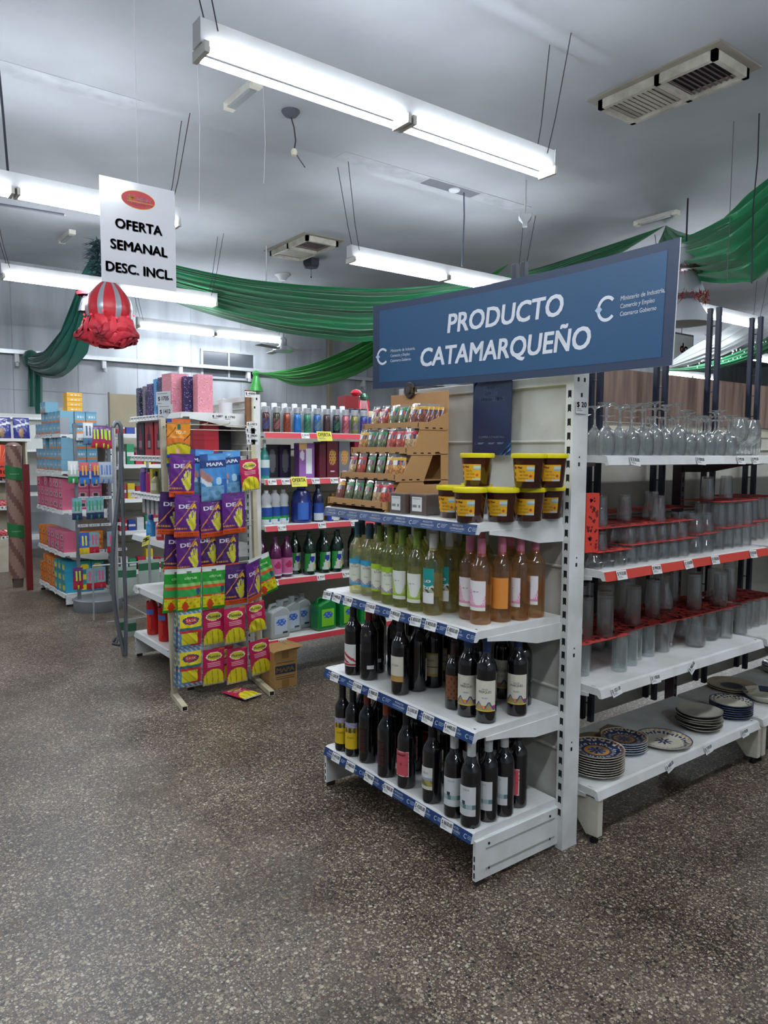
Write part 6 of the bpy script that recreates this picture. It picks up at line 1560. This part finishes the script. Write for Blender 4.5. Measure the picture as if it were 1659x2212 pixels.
for i in range(9): ondown('cand', mk_bot('spray', C('#5a6068', .3, coat=.4), '#474d58', .022, .035, None, 0, 1, 1.12, 'aerosol_can'), 2.72+.06*i, 4.50, ZR[0], 'dark grey capped aerosol can, %s in the third row' % ORD[i], 'aerosol can', 'dark capped aerosol cans')
for i, c in enumerate(('#d8c8a0', '#d8c8a0', '#d8c8a0')): ondown('canb', mk_bot('spray', C('#3a4aa0', .3, coat=.4), '#d3c49c', .022, .04, None, 0, 1, .9, 'aerosol_can'), 3.145+.07*i, 4.33, ZR[0], 'indigo aerosol can with beige cap, %s from left' % ORD[i], 'aerosol can', 'beige capped aerosol cans')
ondown('sprayb', mk_bot('litre', C('#2a8a80', .25, coat=.5), '#c9ced0', .012, .05, lambda u, v: C('#c9dcd8' if v > .5 else '#2a5a8c', .4), .1, .6, .82, 'spray_bottle'), 2.285, 4.34, ZR[1], 'teal spray bottle at the left end of the second red strip shelf', 'spray bottle')
def bx(x, y, w, d, h, cf, sd, z, lb, cat='box', grp=None, nu=1, nv=1, name='box', rz=0):
    o = mk_box(w, d, h, cf, sd, name, nu=nu, nv=nv)(); o.location = (x, y, z+.0005); o.rotation_euler = (0,0,rz); return tag(o, lb, cat, grp)
ov = lambda c: (lambda u, v: C('#6a6a70' if ((u-.5)/.3)**2+((v-.5)/.36)**2 < 1 else c, .4))
bx(2.415, 4.50, .085, .06, .225, ov('#23222a'), C('#2c2236', .4), ZR[1], 'dark box with a grey oval window, left one on the second red shelf', nu=14, nv=20)
bx(2.515, 4.50, .085, .06, .225, ov('#2e2440'), C('#3a2a50', .4), ZR[1], 'violet box with a grey oval window, right one on the second red shelf', nu=14, nv=20)
bx(2.600, 4.36, .12, .07, .235, lambda u, v: C('#e0e3e6', .4) if (abs(u-.62) < .2 and .1 < v < .85) else (C('#c9a060', .4) if v > .8 and u < .5 else (C('#d8d0dc', .4) if (u-.2)**2+(v-.65)**2 < .02 else C('#8c5a9c', .4))), C('#6a4080', .4), ZR[1], 'lilac box showing a white air freshener dispenser', nu=18, nv=26)
def floral(c, d): return lambda u, v: C(d, .4) if ((u-.5)/.34)**2+((v-.55)/.22)**2 < 1 and math.sin(u*26)*math.sin(v*40) > -.4 else (C('#c9a0a8', .4) if .16 < v < .2 and .3 < u < .7 else C(c, .4))
bx(2.705, 4.33, .05, .08, .245, C('#551426', .4), C('#551426', .4), ZR[1], 'thin dark wine coloured box beside the air freshener')
bx(2.785, 4.33, .09, .08, .25, floral('#5c1428', '#a8803a'), C('#551426', .4), ZR[1], 'wine coloured perfume box with golden ornament', nu=16, nv=26)
bx(2.885, 4.33, .09, .08, .25, floral('#6c6e74', '#c08a40'), C('#4c4e54', .4), ZR[1], 'grey perfume box with golden flower', nu=16, nv=26)
bx(2.945, 4.37, .03, .08, .24, C('#28304c', .4), C('#28304c', .4), ZR[1], 'narrow navy box right of the grey perfume box')
bx(3.035, 4.33, .13, .08, .25, floral('#a81c40', '#3a2030'), C('#8c1836', .4), ZR[1], 'crimson perfume box with dark berries', nu=16, nv=26)
def bl(u, v): return C('#2a9a4c', .4) if .28 < v < .40 else (C('#1f4a9a', .4) if v > .40 else (C('#d9dee0', .4) if (u-.6)**2+(v-.15)**2 > .012 else C('#2a6ab0', .4)))
for i in range(3): ondown('bleach', mk_bot('bleach', C('#cdd2d4', .35, coat=.3), '#d3d8da', .016, .018, bl, .05, .55, 1.02, 'bleach_bottle'), 2.29+.075*i, 4.33+.02*i, ZR[2], 'white bleach bottle with blue and green label, %s from left' % ORD[i], 'bottle', 'white bleach bottles')
ondown('bjug', mk_bot('jug', C('#1c2c7c', .25, coat=.5), '#2a3c98', .03, .02, lambda u, v: C('#3a6ac0' if abs(u-.4) < .2 else '#1c2c7c', .4), .1, .6, 1.05, 'detergent_jug'), 2.57, 4.35, ZR[2], 'big dark blue detergent jug', 'jug')
ondown('bjug2', mk_bot('litre', C('#1a2450', .25, coat=.5), '#22304c', .018, .02, lambda u, v: C('#c9d3d8' if v < .4 else '#2a4a9c', .4), .05, .55, .95, 'detergent_bottle'), 2.69, 4.33, ZR[2], 'dark blue bottle with white label right of the big jug', 'bottle')
for i in range(4): ondown('oil', mk_bot('jug', wine('cooking_oil', (.80, .62, .15, 1), (.70, .50, .10, 1)), '#8a6a1c', .018, .015, lambda u, v: C('#d8c83a' if v > .88 else ('#c9ccc8' if (u-.5)**2+(v-.2)**2 < .06 else '#1f3a9c'), .4), .02, .58, .80, 'oil_jug'), 2.815+.13*i, 4.34, ZR[2], 'golden oil jug with blue label, %s from left' % ORD[i], 'jug', 'golden oil jugs')
for i, (x, y) in enumerate(((2.29, 4.40), (2.345, 4.31), (2.44, 4.33))): ondown('mag', mk_bot('litre', C('#5c1a4c', .2, coat=.6), '#6a1c58', .015, .02, lambda u, v: C('#d8dadd', .4) if v < .1 else (C('#b02a5c', .4) if (u-.5)**2+(v-.6)**2 < .05 else C('#d070a0', .4)), .08, .52, 1.02, 'cleaner_bottle'), x, y, ZR[3], 'magenta cleaner bottle with pink label, %s from left' % ORD[i], 'bottle', 'magenta cleaner bottles')
def grl(u, v): return C('#2a3aa0', .4) if (u-.5)**2+(v-.68)**2 < .03 else (C('#c9b890', .4) if (u-.65)**2+(v-.25)**2 < .03 else (C('#c9d6d0', .4) if abs(u-.35-.3*v) < .18 else C('#2a8a3a', .4)))
GBn = C('#06281e', .12, coat=.7)
for i, (x, y) in enumerate(((2.545, 4.40), (2.61, 4.315), (2.66, 4.40), (2.735, 4.32), (2.83, 4.315), (2.90, 4.40), (3.00, 4.32), (3.09, 4.33), (3.18, 4.33), (3.27, 4.33), (2.78, 4.42), (3.05, 4.42))): ondown('grn', mk_bot('litre', GBn, '#0a3a2c', .015, .02, grl, .10, .56, 1.06, 'cleaner_bottle'), x, y, ZR[3], 'dark green cleaner bottle with floral label, %s of them' % ORD[i], 'bottle', 'dark green cleaner bottles')
def mk_jug(body, lab):
    def mk():
        r = thing('liquid_jug'); b = MB(); w, d, h = .155, .11, .215
        b.prism([(-w/2, 0), (w/2, 0), (w/2, h*.80), (w/2-.02, h*.93), (w*.12, h), (-w*.22, h*.93), (-w/2, h*.84)], -d/2, d/2, body, 'y'); b.obj('jug_body', r, bevel=.014)
        b = MB(); b.tube([(-w/2+.018, 0, h*.84), (-w/2+.03, 0, h*1.02), (-w*.05, 0, h*1.04), (w*.03, 0, h*.97)], .012, body, 8); b.obj('handle', r)
        b = MB(); b.lathe([(.024, h-.005), (.024, h+.028), (.020, h+.032), (0, h+.032)], body, 16, (w*.18, 0, 0)); b.obj('cap', r)
        b = MB(); b.grid(lambda u, v: (-.05+.105*u, -d/2-.0008, .03+.12*v), 16, 18, lab, False); b.obj('front_label', r); return r
    return mk
jl1 = lambda u, v: C('#3a6ac0' if ((u-.5)/.36)**2+((v-.65)/.2)**2 < 1 and math.sin(u*20)*math.sin(v*24) > -.5 else ('#2a3440' if v < .12 and u > .6 else '#b9c8d8'), .4)
jl2 = lambda u, v: C('#3a5ac0' if ((u-.5)/.36)**2+((v-.65)/.2)**2 < 1 and math.sin(u*20)*math.sin(v*24) > -.5 else '#7ac82a', .4)
clr = C('#a8b2b2', .25, coat=.5); grj = C('#12803a', .22, coat=.6)
for i, (x, y) in enumerate(((2.355, 4.325), (2.50, 4.42), (2.61, 4.47))): ondown('jc', mk_jug(clr, jl1), x, y, ZR[4], 'cloudy white liquid jug with blue label, %s from left' % ORD[i], 'jug', 'cloudy jugs on the lowest red shelf', .12)
for i, (x, y) in enumerate(((2.735, 4.335), (2.92, 4.335), (3.10, 4.335))): ondown('jg', mk_jug(grj, jl2), x, y, ZR[4], 'green liquid jug with lime label, %s from left' % ORD[i], 'jug', 'green jugs on the lowest red shelf', .05)
# carton and wrapped Christmas gift above the spray cans
bx(3.16, 4.58, .32, .18, .135, lambda u, v: C('#2a4a60' if .3 < u < .45 and .5 < v < .75 else '#c3cbc4', .6), C('#b9c0ba', .6), ZR[0], 'white carton on the top red strip shelf behind the spice display', 'carton', nu=10, nv=6)
r = thing('christmas_gift', (3.14, 4.58, ZR[0]+.136)); b = MB(); b.box(-.09, .03, -.05, .05, 0, .15, C('#7a1c24', .4)); b.obj('gift_body', r); b = MB(); b.box(.03, .13, -.05, .05, 0, .12, C('#c0303a', .3, coat=.5)); 
for q in range(6): b.tube([(.035+.016*q, -.052, 0), (.045+.014*q, -.052, .06), (.05+.01*q, -.052, .12)], .003, C('#d8c8c8', .3), 5)
b.obj('wrapping', r); b = MB(); b.lathe([(0,-.03),(.025,-.02),(.035,0),(.025,.02),(0,.03)], C('#1f6a4a', .3, coat=.5), 14, (.10, -.02, .15)); b.lathe([(0,-.03),(.03,-.02),(.045,0),(.03,.02),(0,.03)], C('#c02838', .3, coat=.5), 14, (.03, -.02, .175)); b.obj('bow', r)
tag(r, 'red wrapped Christmas gift with green bauble above the white carton', 'gift')
# ------------------------------------------------------------------ third row of shelving, far left
Z3 = (1.655, 1.300, .925, .515, .120)
TG3 = {k: [(.12+.2*i+.05*(k % 2), '$ %d' % (350+40*i), .1*(i % 3-1), '#e3e4e2', 1.2) for i in range(4)] for k in range(5)}
endcap((2.165, 8.45, 0), 1.06, .41, Z3, 1.74, 'white end shelving of blue and pink cartons at far left', strip='#c6c9c7', texts=False, tags=TG3, base_h=.10)
def panel_box(name, w, d, h, c1_, c2_, c3_, oval=None):
    def cf(u, v):
        if oval and ((u-.5)/.32)**2+((v-.45)/.30)**2 < 1: return C(oval[1], .4) if ((u-.5)/.24)**2+((v-.45)/.15)**2 < 1 and math.sin(u*60) > -.5 else C(oval[0], .4)
        if not oval and .35 < v < .62 and .2 < u < .8 and math.sin(u*50) > -.6: return C('#c9d6dc', .4)
        if v < .16: return C(c3_, .4)
        return C(c1_ if v < .8 else c2_, .4)
    return mk_box(w, d, h, cf, C(c1_, .45), name, nu=12, nv=10)
BXK = {'blue': panel_box('juice_box', .098, .12, .105, '#6f9fb4', '#5590b0', '#c8783a'), 'pink': panel_box('soap_box', .115, .12, .098, '#c2607c', '#cc6f88', '#b0486a', ('#d9a0b0', '#263a30')),
       'orange': panel_box('soap_box', .115, .12, .098, '#d2701f', '#d9822c', '#b9551c', ('#e0a860', '#2f5030')), 'teal': panel_box('sponge_pack', .115, .12, .10, '#2a94b0', '#2f8a5c', '#2a7aa0', ('#d9c22a', '#d9c22a')),
       'yellow': panel_box('biscuit_pack', .14, .14, .045, '#dca022', '#e0ae3c', '#c98c1c')}
LVN = ('top', 'second', 'third', 'fourth', 'lowest')
def rowbox(kind, k, ys, layers, h, x=1.815, w=None, nm='', miss=()):
    for L in range(layers):
        for i, y in enumerate(ys):
            if (L, i) in miss: continue
            spawn('bx'+kind, BXK[kind], (x+.006*((i*7+L*3) % 3), y, Z3[k]+.0006+L*(h+.0006)), -PI/2+.05*((i+L) % 3-1), '%s, %s from left, %s layer, %s far left shelf' % (nm, ORD[i], ('bottom', 'middle', 'upper')[L], LVN[k]), 'box', nm+'es, far left shelving')
YS_ = [8.38-.105*i for i in range(10)]; YW = [8.37-.125*i for i in range(8)]
rowbox('blue', 0, YS_, 2, .105, nm='light blue juice box', miss=((1, 0), (1, 1)))
rowbox('blue', 1, YS_, 3, .105, nm='light blue juice box', miss=((2, 0), (2, 1), (2, 2), (2, 4)))
rowbox('pink', 2, YW, 3, .098, nm='pink soap box', miss=((2, 1), (2, 3)))
rowbox('orange', 3, YW[:3], 2, .098, nm='orange soap box'); rowbox('pink', 3, YW[3:], 2, .098, nm='pink soap box')
rowbox('orange', 4, YW[:5], 3, .098, nm='orange soap box', miss=((2, 0),)); rowbox('teal', 4, YW[5:], 3, .10, nm='teal and yellow sponge box')
# boxes seen from the side, toward the camera
for k, kind, L, h in ((0, 'blue', 2, .105), (1, 'blue', 3, .105), (2, 'pink', 3, .098), (3, 'orange', 2, .098), (4, 'teal', 3, .10)):
    for l in range(L):
        for i in range(2):
            spawn('bx'+kind, BXK[kind], (1.945+.122*i if kind != 'blue' else 1.94+.104*i, 7.475, Z3[k]+.0006+l*(h+.0006)), 0, '%s carton facing the aisle side, %s layer, %s, %s far left shelf' % (kind, ('bottom', 'middle', 'upper')[l], ('left', 'right')[i], LVN[k]), 'box', 'cartons on the near side of the far left shelving')
for i in range(4): spawn('bxyellow', BXK['yellow'], (1.93, 7.62, Z3[0]+.212+.0465*i), 0, 'yellow biscuit pack stacked highest at far left, %s from the bottom' % ORD[i], 'biscuit pack', 'yellow biscuit packs')
for i in range(2): spawn('bxblue', BXK['blue'], (1.80, 7.95+.12*i, Z3[0]+.2122), -PI/2, 'light blue juice box alone above the two layers, %s one' % ('near', 'far')[i], 'box')
for i in range(3): spawn('bxyellow', BXK['yellow'], (1.93, 7.80+.16*i, Z3[0]+.2122), PI/2, 'pale yellow pack lying behind the blue boxes, %s from the near side' % ORD[i], 'biscuit pack', 'yellow biscuit packs')
side_bay(2.26, 1.28, .40, (1.66, 1.36, 1.02, .70, .30), ('#c9ccca',)*5, 7.33, 7.73, 'aisle shelving beyond the grey tube frame at left', {}, top=1.74, panel_top=1.7)
ct = ['#a82030', '#2a4a9c', '#c9cdd0', '#2a8a5c', '#b03048', '#d8c02a']
q = random.Random(8)
for k, z in enumerate((1.66, 1.36, 1.02, .70, .30)):
    for i in range(5):
        c = ct[(k*2+i) % 6]; h = q.uniform(.10, .2)
        bx(2.31+.085*i, 7.40, .07, .08, h, lambda u, v, c=c: C('#d3d6d6' if .4 < v < .6 else c, .4), C(c, .4), z, '%s carton of toiletries, %s from left on the %s aisle shelf beyond the grey frame' % (dict(zip(ct, ('red', 'blue', 'white', 'green', 'crimson', 'yellow')))[c], ORD[i], LVN[k]), 'carton', 'toiletry cartons beyond the grey tube frame', 2, 5, 'toiletry_carton')
# green mesh pouches hung low beside the second end shelving
gp = mk_packet(.09, .26, .008, lambda u, v: C('#a9b8b0', .3, coat=.5) if v < .62 or v > .9 else C('#2a6a4a', .4), (), 31, 8, 16, .001, 'hanging_pouch')
for i, (px, py, yy) in enumerate(((262, 1255, 6.6), (284, 1255, 6.6), (310, 1240, 6.6), (334, 1238, 6.6), (358, 1235, 6.6), (264, 1370, 5.9), (283, 1372, 5.9))):
    p = onY(px, py, yy); spawn('gpouch', gp, p, 0, 'clear pouch with green band hanging behind the second end shelving, %s from left' % ORD[i], 'pouch', 'green banded pouches')
rail = thing('hanging_rail'); p = onY(300, 1215, 6.62); b = MB(); b.tube([(p.x-.4, 6.64, p.z+.0), (p.x+.5, 6.64, p.z)], .008, C('#a9aeb2', .4, .5), 6); b.obj('bar', rail)
for dx in (-.4, .5): b = MB(); b.tube([(p.x+dx, 6.64, p.z), (p.x+dx, 6.64, 0)], .008, C('#a9aeb2', .4, .5), 6); b.obj('leg', rail)
p = onY(273, 1340, 5.92); b = MB(); b.tube([(p.x-.15, 5.94, p.z), (p.x+.2, 5.94, p.z)], .006, C('#a9aeb2', .4, .5), 6); b.obj('bar', rail); b = MB(); b.tube([(p.x+.2, 5.94, p.z), (p.x+.2, 6.64, p.z)], .006, C('#a9aeb2', .4, .5), 6); b.obj('bar', rail)
tag(rail, 'thin metal rail carrying green banded pouches behind the second end shelving', 'rail')
# beige blank panel above the frame
A1 = onY(238, 922, 6.2); A2_ = onY(292, 858, 6.2); b = MB(); b.box(A1.x, A2_.x+.15, 6.2, 6.215, A1.z, A2_.z+.02, C('#a39a82', .6, dirt=.2)); b.box(A1.x-.008, A1.x, 6.195, 6.22, A1.z, A2_.z+.03, C('#6a6458', .5)); o = b.obj('blank_panel'); o2 = MB(); 
for dx in (A1.x+.03, A2_.x+.1): o2.tube([(dx, 6.225, 0), (dx, 6.225, A2_.z)], .012, C('#a9aeb2', .4, .4), 8)
o2.obj('stand', o); tag(o, 'blank beige board standing left of the speckled gift boxes', 'board')
# bent grey tube frame
TU = C('#7f858c', .3, .7); fr = thing('tube_frame')
pts = [(244, 922), (250, 912), (256, 912), (261, 922), (262, 960), (261, 1020), (254, 1090), (246, 1150), (243, 1210), (245, 1280), (252, 1340), (262, 1385), (269, 1416)]
b = MB(); b.tube([onY(x, y, 5.40-.002*i) for i, (x, y) in enumerate(pts)], .016, TU, 10); b.obj('bent_tube', fr)
pts = [(258, 935), (262, 990), (265, 1080), (267, 1180), (271, 1290), (272, 1360), (272, 1414)]
b = MB(); b.tube([onY(x, y, 5.36) for x, y in pts], .014, TU, 10); b.obj('straight_tube', fr)
b = MB(); b.tube([onY(x, y, 5.55) for x, y in ((244, 1388), (252, 1378), (256, 1372))]+[onY(252, 1390, 5.5), onY(244, 1391, 5.5), onY(258, 1394, 5.45)], .010, C('#2a2c30', .5), 8); b.obj('foot', fr)
tag(fr, 'tall bent grey metal tube frame standing in the aisle at left', 'frame')
# oral care display on a round base
od = thing('product_display', (1.985, 7.125, 0)); ST = C('#7d828a', .35, .5)
b = MB(); b.lathe([(0,0),(.215,0),(.22,.01),(.22,.105),(.21,.115),(0,.12)], C('#74787c', .45), 48); b.obj('round_base', od)
for x in (-.17, .13): b = MB(); b.box(x-.014, x+.014, -.01, .018, .11, 1.74, ST); b.obj('post', od)
b = MB(); b.box(-.19, .24, -.012, .012, 1.70, 1.73, ST); b.obj('top_bar', od); b = MB(); b.box(-.30, -.22, -.02, -.012, 1.64, 1.79, C('#8d9298', .4)); b.obj('sign_plate', od)
for z, a in ((1.60, -.17), (1.33, -.19), (1.055, -.17), (.80, -.18), (.555, -.14)):
    b = MB(); b.box(a, .26, -.028, -.016, z-.014, z+.014, ST); o = b.obj('hook_bar', od)
    for i in range(4): b = MB(); b.quad(FY(a+.05+.105*i, -.0295, z), -.046, .046, -.013, .013, C('#c6c9cc', .5)); b.text('$ 5%d0' % i, FY(a+.05+.105*i, -.030, z), .012, BLACK, .02, .05); b.obj('price_tag', o)
tag(od, 'grey wire display with round base carrying toothbrush packs at left', 'display stand')
def blist(c1_, c2_, c3_, stripe='#dfe3e6'):
    def cf(u, v):
        if v > .93: return C(c1_, .35, coat=.4)
        if v < .30: return C(c2_ if not (abs(u-.5) < .08 and v < .2) else stripe, .35, coat=.4)
        if .38 < v < .85 and (abs(u-.32) < .07 or abs(u-.68) < .07): return C(stripe, .3, coat=.4)
        return C(c3_ if v < .62 else c1_, .35, coat=.4)
    return cf
OP = {'w': (blist('#c9cdd0', '#4a6a8a', '#b9c0c6', '#3a4a6a'), 'white and blue'), 'p': (blist('#5a1f68', '#a82038', '#8a1f50', '#a8d82a'), 'violet and red'), 'g': (blist('#c9d0cc', '#2a8a4a', '#a9b4ac'), 'white and green'),
      'b': (blist('#c04a5a', '#2a7ac8', '#1f3a8c', '#d8a82a'), 'red topped blue'), 'c': (blist('#9aa6b4', '#8a98ac', '#a9b2bc', '#4a6ab0'), 'clear and white'), 't': (blist('#5a8a94', '#1f2c58', '#8aa0a8', '#2a8a5a'), 'teal and navy'),
      'y': (blist('#2a4aa0', '#d8b82a', '#3a5ab0', '#d8d02a'), 'yellow edged blue'), 'r': (blist('#6a8a94', '#b02030', '#7a9aa0', '#c94a70'), 'teal and red')}
for key, (cf, nm) in OP.items(): OP[key] = (mk_packet(.088, .20, .012, cf, (), 41, 12, 20, .001, 'toothbrush_pack'), nm)
c5 = lambda X, Y: (X/4.1475, 840+Y/4.1475); oc = {}
for kk, X, Y in (('w', 790, 400), ('p', 860, 430), ('p', 925, 430), ('p', 965, 440), ('g', 655, 745), ('b', 755, 755), ('b', 860, 755), ('c', 925, 750), ('c', 970, 750), ('t', 690, 1075), ('t', 815, 1070), ('t', 885, 1065), ('y', 755, 1385), ('r', 845, 1375), ('r', 1000, 1370), ('p', 700, 1700), ('r', 820, 1700), ('r', 905, 1690)):
    oc[kk] = oc.get(kk, 0)+1; p = onY(*c5(X, Y), 7.045)
    spawn('op'+kk, OP[kk][0], p, .1*(oc[kk] % 3-1), '%s toothbrush pack on round based display, %s such from the top' % (OP[kk][1], ORD[oc[kk]-1]), 'toothbrush pack', 'toothbrush packs')
# dark red pole and wrapped tall pack beside it
b = MB(); b.box(-.03, .03, -.03, .03, 0, 1.345, C('#6a161c', .4)); tag(b.obj('corner_pole', loc=(1.665, 8.52, 0)), 'dark red square pole at the far end of the far left shelving', 'pole')
wp = thing('wrapped_bundle', (1.60, 8.78, 0)); b = MB(); 
def wf(u, v):
    a = 2*PI*u; z = .10+1.44*v; return (.085*math.cos(a)*(1+.06*math.sin(9*v+4*u)), .07*math.sin(a), z)
b.grid(wf, 24, 40, lambda u, v: C('#6a4a42', .3, coat=.5) if math.sin(u*20+v*31) > .3 else C('#8f7466', .3, coat=.5)); b.lathe([(0,0),(.05,0),(.06,.1),(0,.12)], C('#5a4a40', .7), 12); b.lathe([(.084,1.54),(.05,1.57),(0,1.58)], C('#7a5f54', .3, coat=.5), 16); b.obj('wrapping', wp)
for z in (1.20, .58):
    b = MB(); b.grid(lambda u, v: (.094*math.cos(-2.9+2.4*u), .08*math.sin(-2.9+2.4*u), z+.14*v-.05*u), 12, 3, C('#1f6a38', .4)); b.text('Catamarca', lambda a, c: Vector((.096*math.cos(-1.7+a/.09), .082*math.sin(-1.7+a/.09), z+.04+c)), .02, C('#9ac0a0', .5), 0, .09); b.obj('green_band', wp)
tag(wp, 'tall film wrapped brown bundle with two green bands beside the dark red pole', 'wrapped bundle')
# far wall display at the left edge
fd = thing('shop_display', (1.22, 9.95, 0)); CR = C('#c3bda9', .5, dirt=.3)
b = MB(); b.box(0, .76, .30, .32, 0, 1.62, CR); b.obj('back_panel', fd)
for x in (.36, .74): b = MB(); b.prism([(0, 0), (.30, 0), (.30, 1.6), (.06, 1.6), (.06, .5), (0, .42)] , x, x+.02, CR, 'x'); b.obj('side_panel', fd)
b = MB(); b.box(.36, .76, .0, .30, .0, .40, CR); b.obj('base_box', fd)
b = MB(); b.text('10', FY(.66, -.001, .2), .14, C('#2a2624', .6), .04); b.text('DESC', FY(.60, -.001, .34), .05, C('#a83028', .6), .03); b.obj('lettering', fd)
for z in (.43, .80, 1.14): b = MB(); b.box(.36, .76, .03, .30, z-.03, z, CR); o = b.obj('shelf', fd); b = MB(); price_tag_mesh(b, FY(.50, .029, z-.015), 0, 0, .14, .05, '$ 500'); b.obj('price_tag', o)
b = MB(); b.box(-.2, .80, .02, .34, 1.60, 1.635, C('#c9ccc8', .5)); b.obj('top_shelf', fd)
tag(fd, 'cream free standing display cut by the left edge of the picture', 'display stand')
r = thing('balloon_poster', (1.66, 9.90, 1.17)); b = MB(); b.prism([(.21*math.cos(a)+.0, .19+.20*math.sin(a)) for a in [PI*k/16 for k in range(17)]]+[(-.19, .0), (.19, .0)], -.006, 0, C('#c8321e', .5), 'y'); b.obj('board', r)
b = MB(); 
for k in range(9): a = PI*(k+1)/10; b.add([Vector((0, -.0072, .17)), Vector((.20*math.cos(a-.03), -.0072, .19+.19*math.sin(a-.03))), Vector((.20*math.cos(a+.03), -.0072, .19+.19*math.sin(a+.03)))], [(0,2,1)], C('#d98a50', .5))
b.text('Bonafide', FY(.04, -.0075, .13), .05, C('#e6ccc0', .5), .02, .2); b.text('100', FY(.05, -.0075, .06), .07, C('#e6ccc0', .5), .02, .11); b.obj('print', r)
tag(r, 'red balloon shaped poster on the cream display at the left edge', 'poster')
sw = lambda c, c2: (lambda u, v: C(c if math.sin(u*17+v*13) > -.2 else c2, .3, coat=.5))
cand = mk_packet(.06, .14, .014, sw('#b0a8a8', '#8a3038'), (), 51, 8, 12, .003, 'candy_stick')
for i in range(8): spawn('cand', cand, (1.62+.045*i, 9.98, 1.215), .2*(i % 3-1), 'silver wrapped sweet standing under the balloon poster, %s from left' % ORD[i], 'sweet', 'silver wrapped sweets', rx=-.15)
cand2 = mk_packet(.10, .075, .02, sw('#a8202c', '#d06a70'), (), 52, 8, 8, .004, 'candy_bag')
for k, z in enumerate((.80, .43)):
    for i in range(4): spawn('cand2', cand2, (1.64+.085*i, 10.05, z+.045), .2*(i % 3-1), 'red foil candy bag, %s from left on the %s tier of the cream display' % (ORD[i], ('middle', 'lower')[k]), 'candy bag', 'red foil candy bags', rx=-.2)
cook = mk_packet(.19, .26, .035, lambda u, v: C('#8a6a48', .35, coat=.4) if (u-.45)**2*2+(v-.25)**2 < .05 else (C('#b9bcc8', .3, coat=.5) if abs(v-.55-.2*u) < .05 else C('#1c2470', .3, coat=.5)), (), 53, 14, 18, .006, 'cookie_bag')
for i in range(4): spawn('cook', cook, (1.30+.215*i, 10.13, 1.768), .1*(i % 2), 'navy cookie bag on the top board at the left edge, %s from left' % ORD[i], 'cookie bag', 'navy cookie bags', rx=-.1)
# shelving against the wall behind
wu = thing('shelving_unit', (.6, 11.3, 0)); 
for x in (0, 1.13, 2.26): b = MB(); b.box(x, x+.04, 0, .06, 0, 2.02, WHITE); z = .2
for x in (0, 1.13, 2.26):
    b = MB(); b.box(x, x+.045, 0, .06, 0, 2.0, WHITE)
    for k in range(24): b.box(x+.014, x+.030, -.001, .002, .5+k*.06, .535+k*.06, SLOT)
    b.obj('upright', wu)
b = MB(); b.box(0, 2.3, .06, .08, 1.0, 2.0, C('#b9bdb9', .5)); b.obj('back_panel', wu)
for z in (.3, .9, 1.5, 1.95): b = MB(); b.box(0, 2.3, -.4 if z < 1.9 else -.05, .06, z-.03, z, WHITE); b.obj('shelf', wu)
b = MB(); b.box(.05, 1.1, .0, .055, 1.55, 1.92, C('#3a4048', .4)); b.obj('dark_panel', wu)
tag(wu, 'white wall shelving behind the navy cookie bags at the left edge', 'shelving')
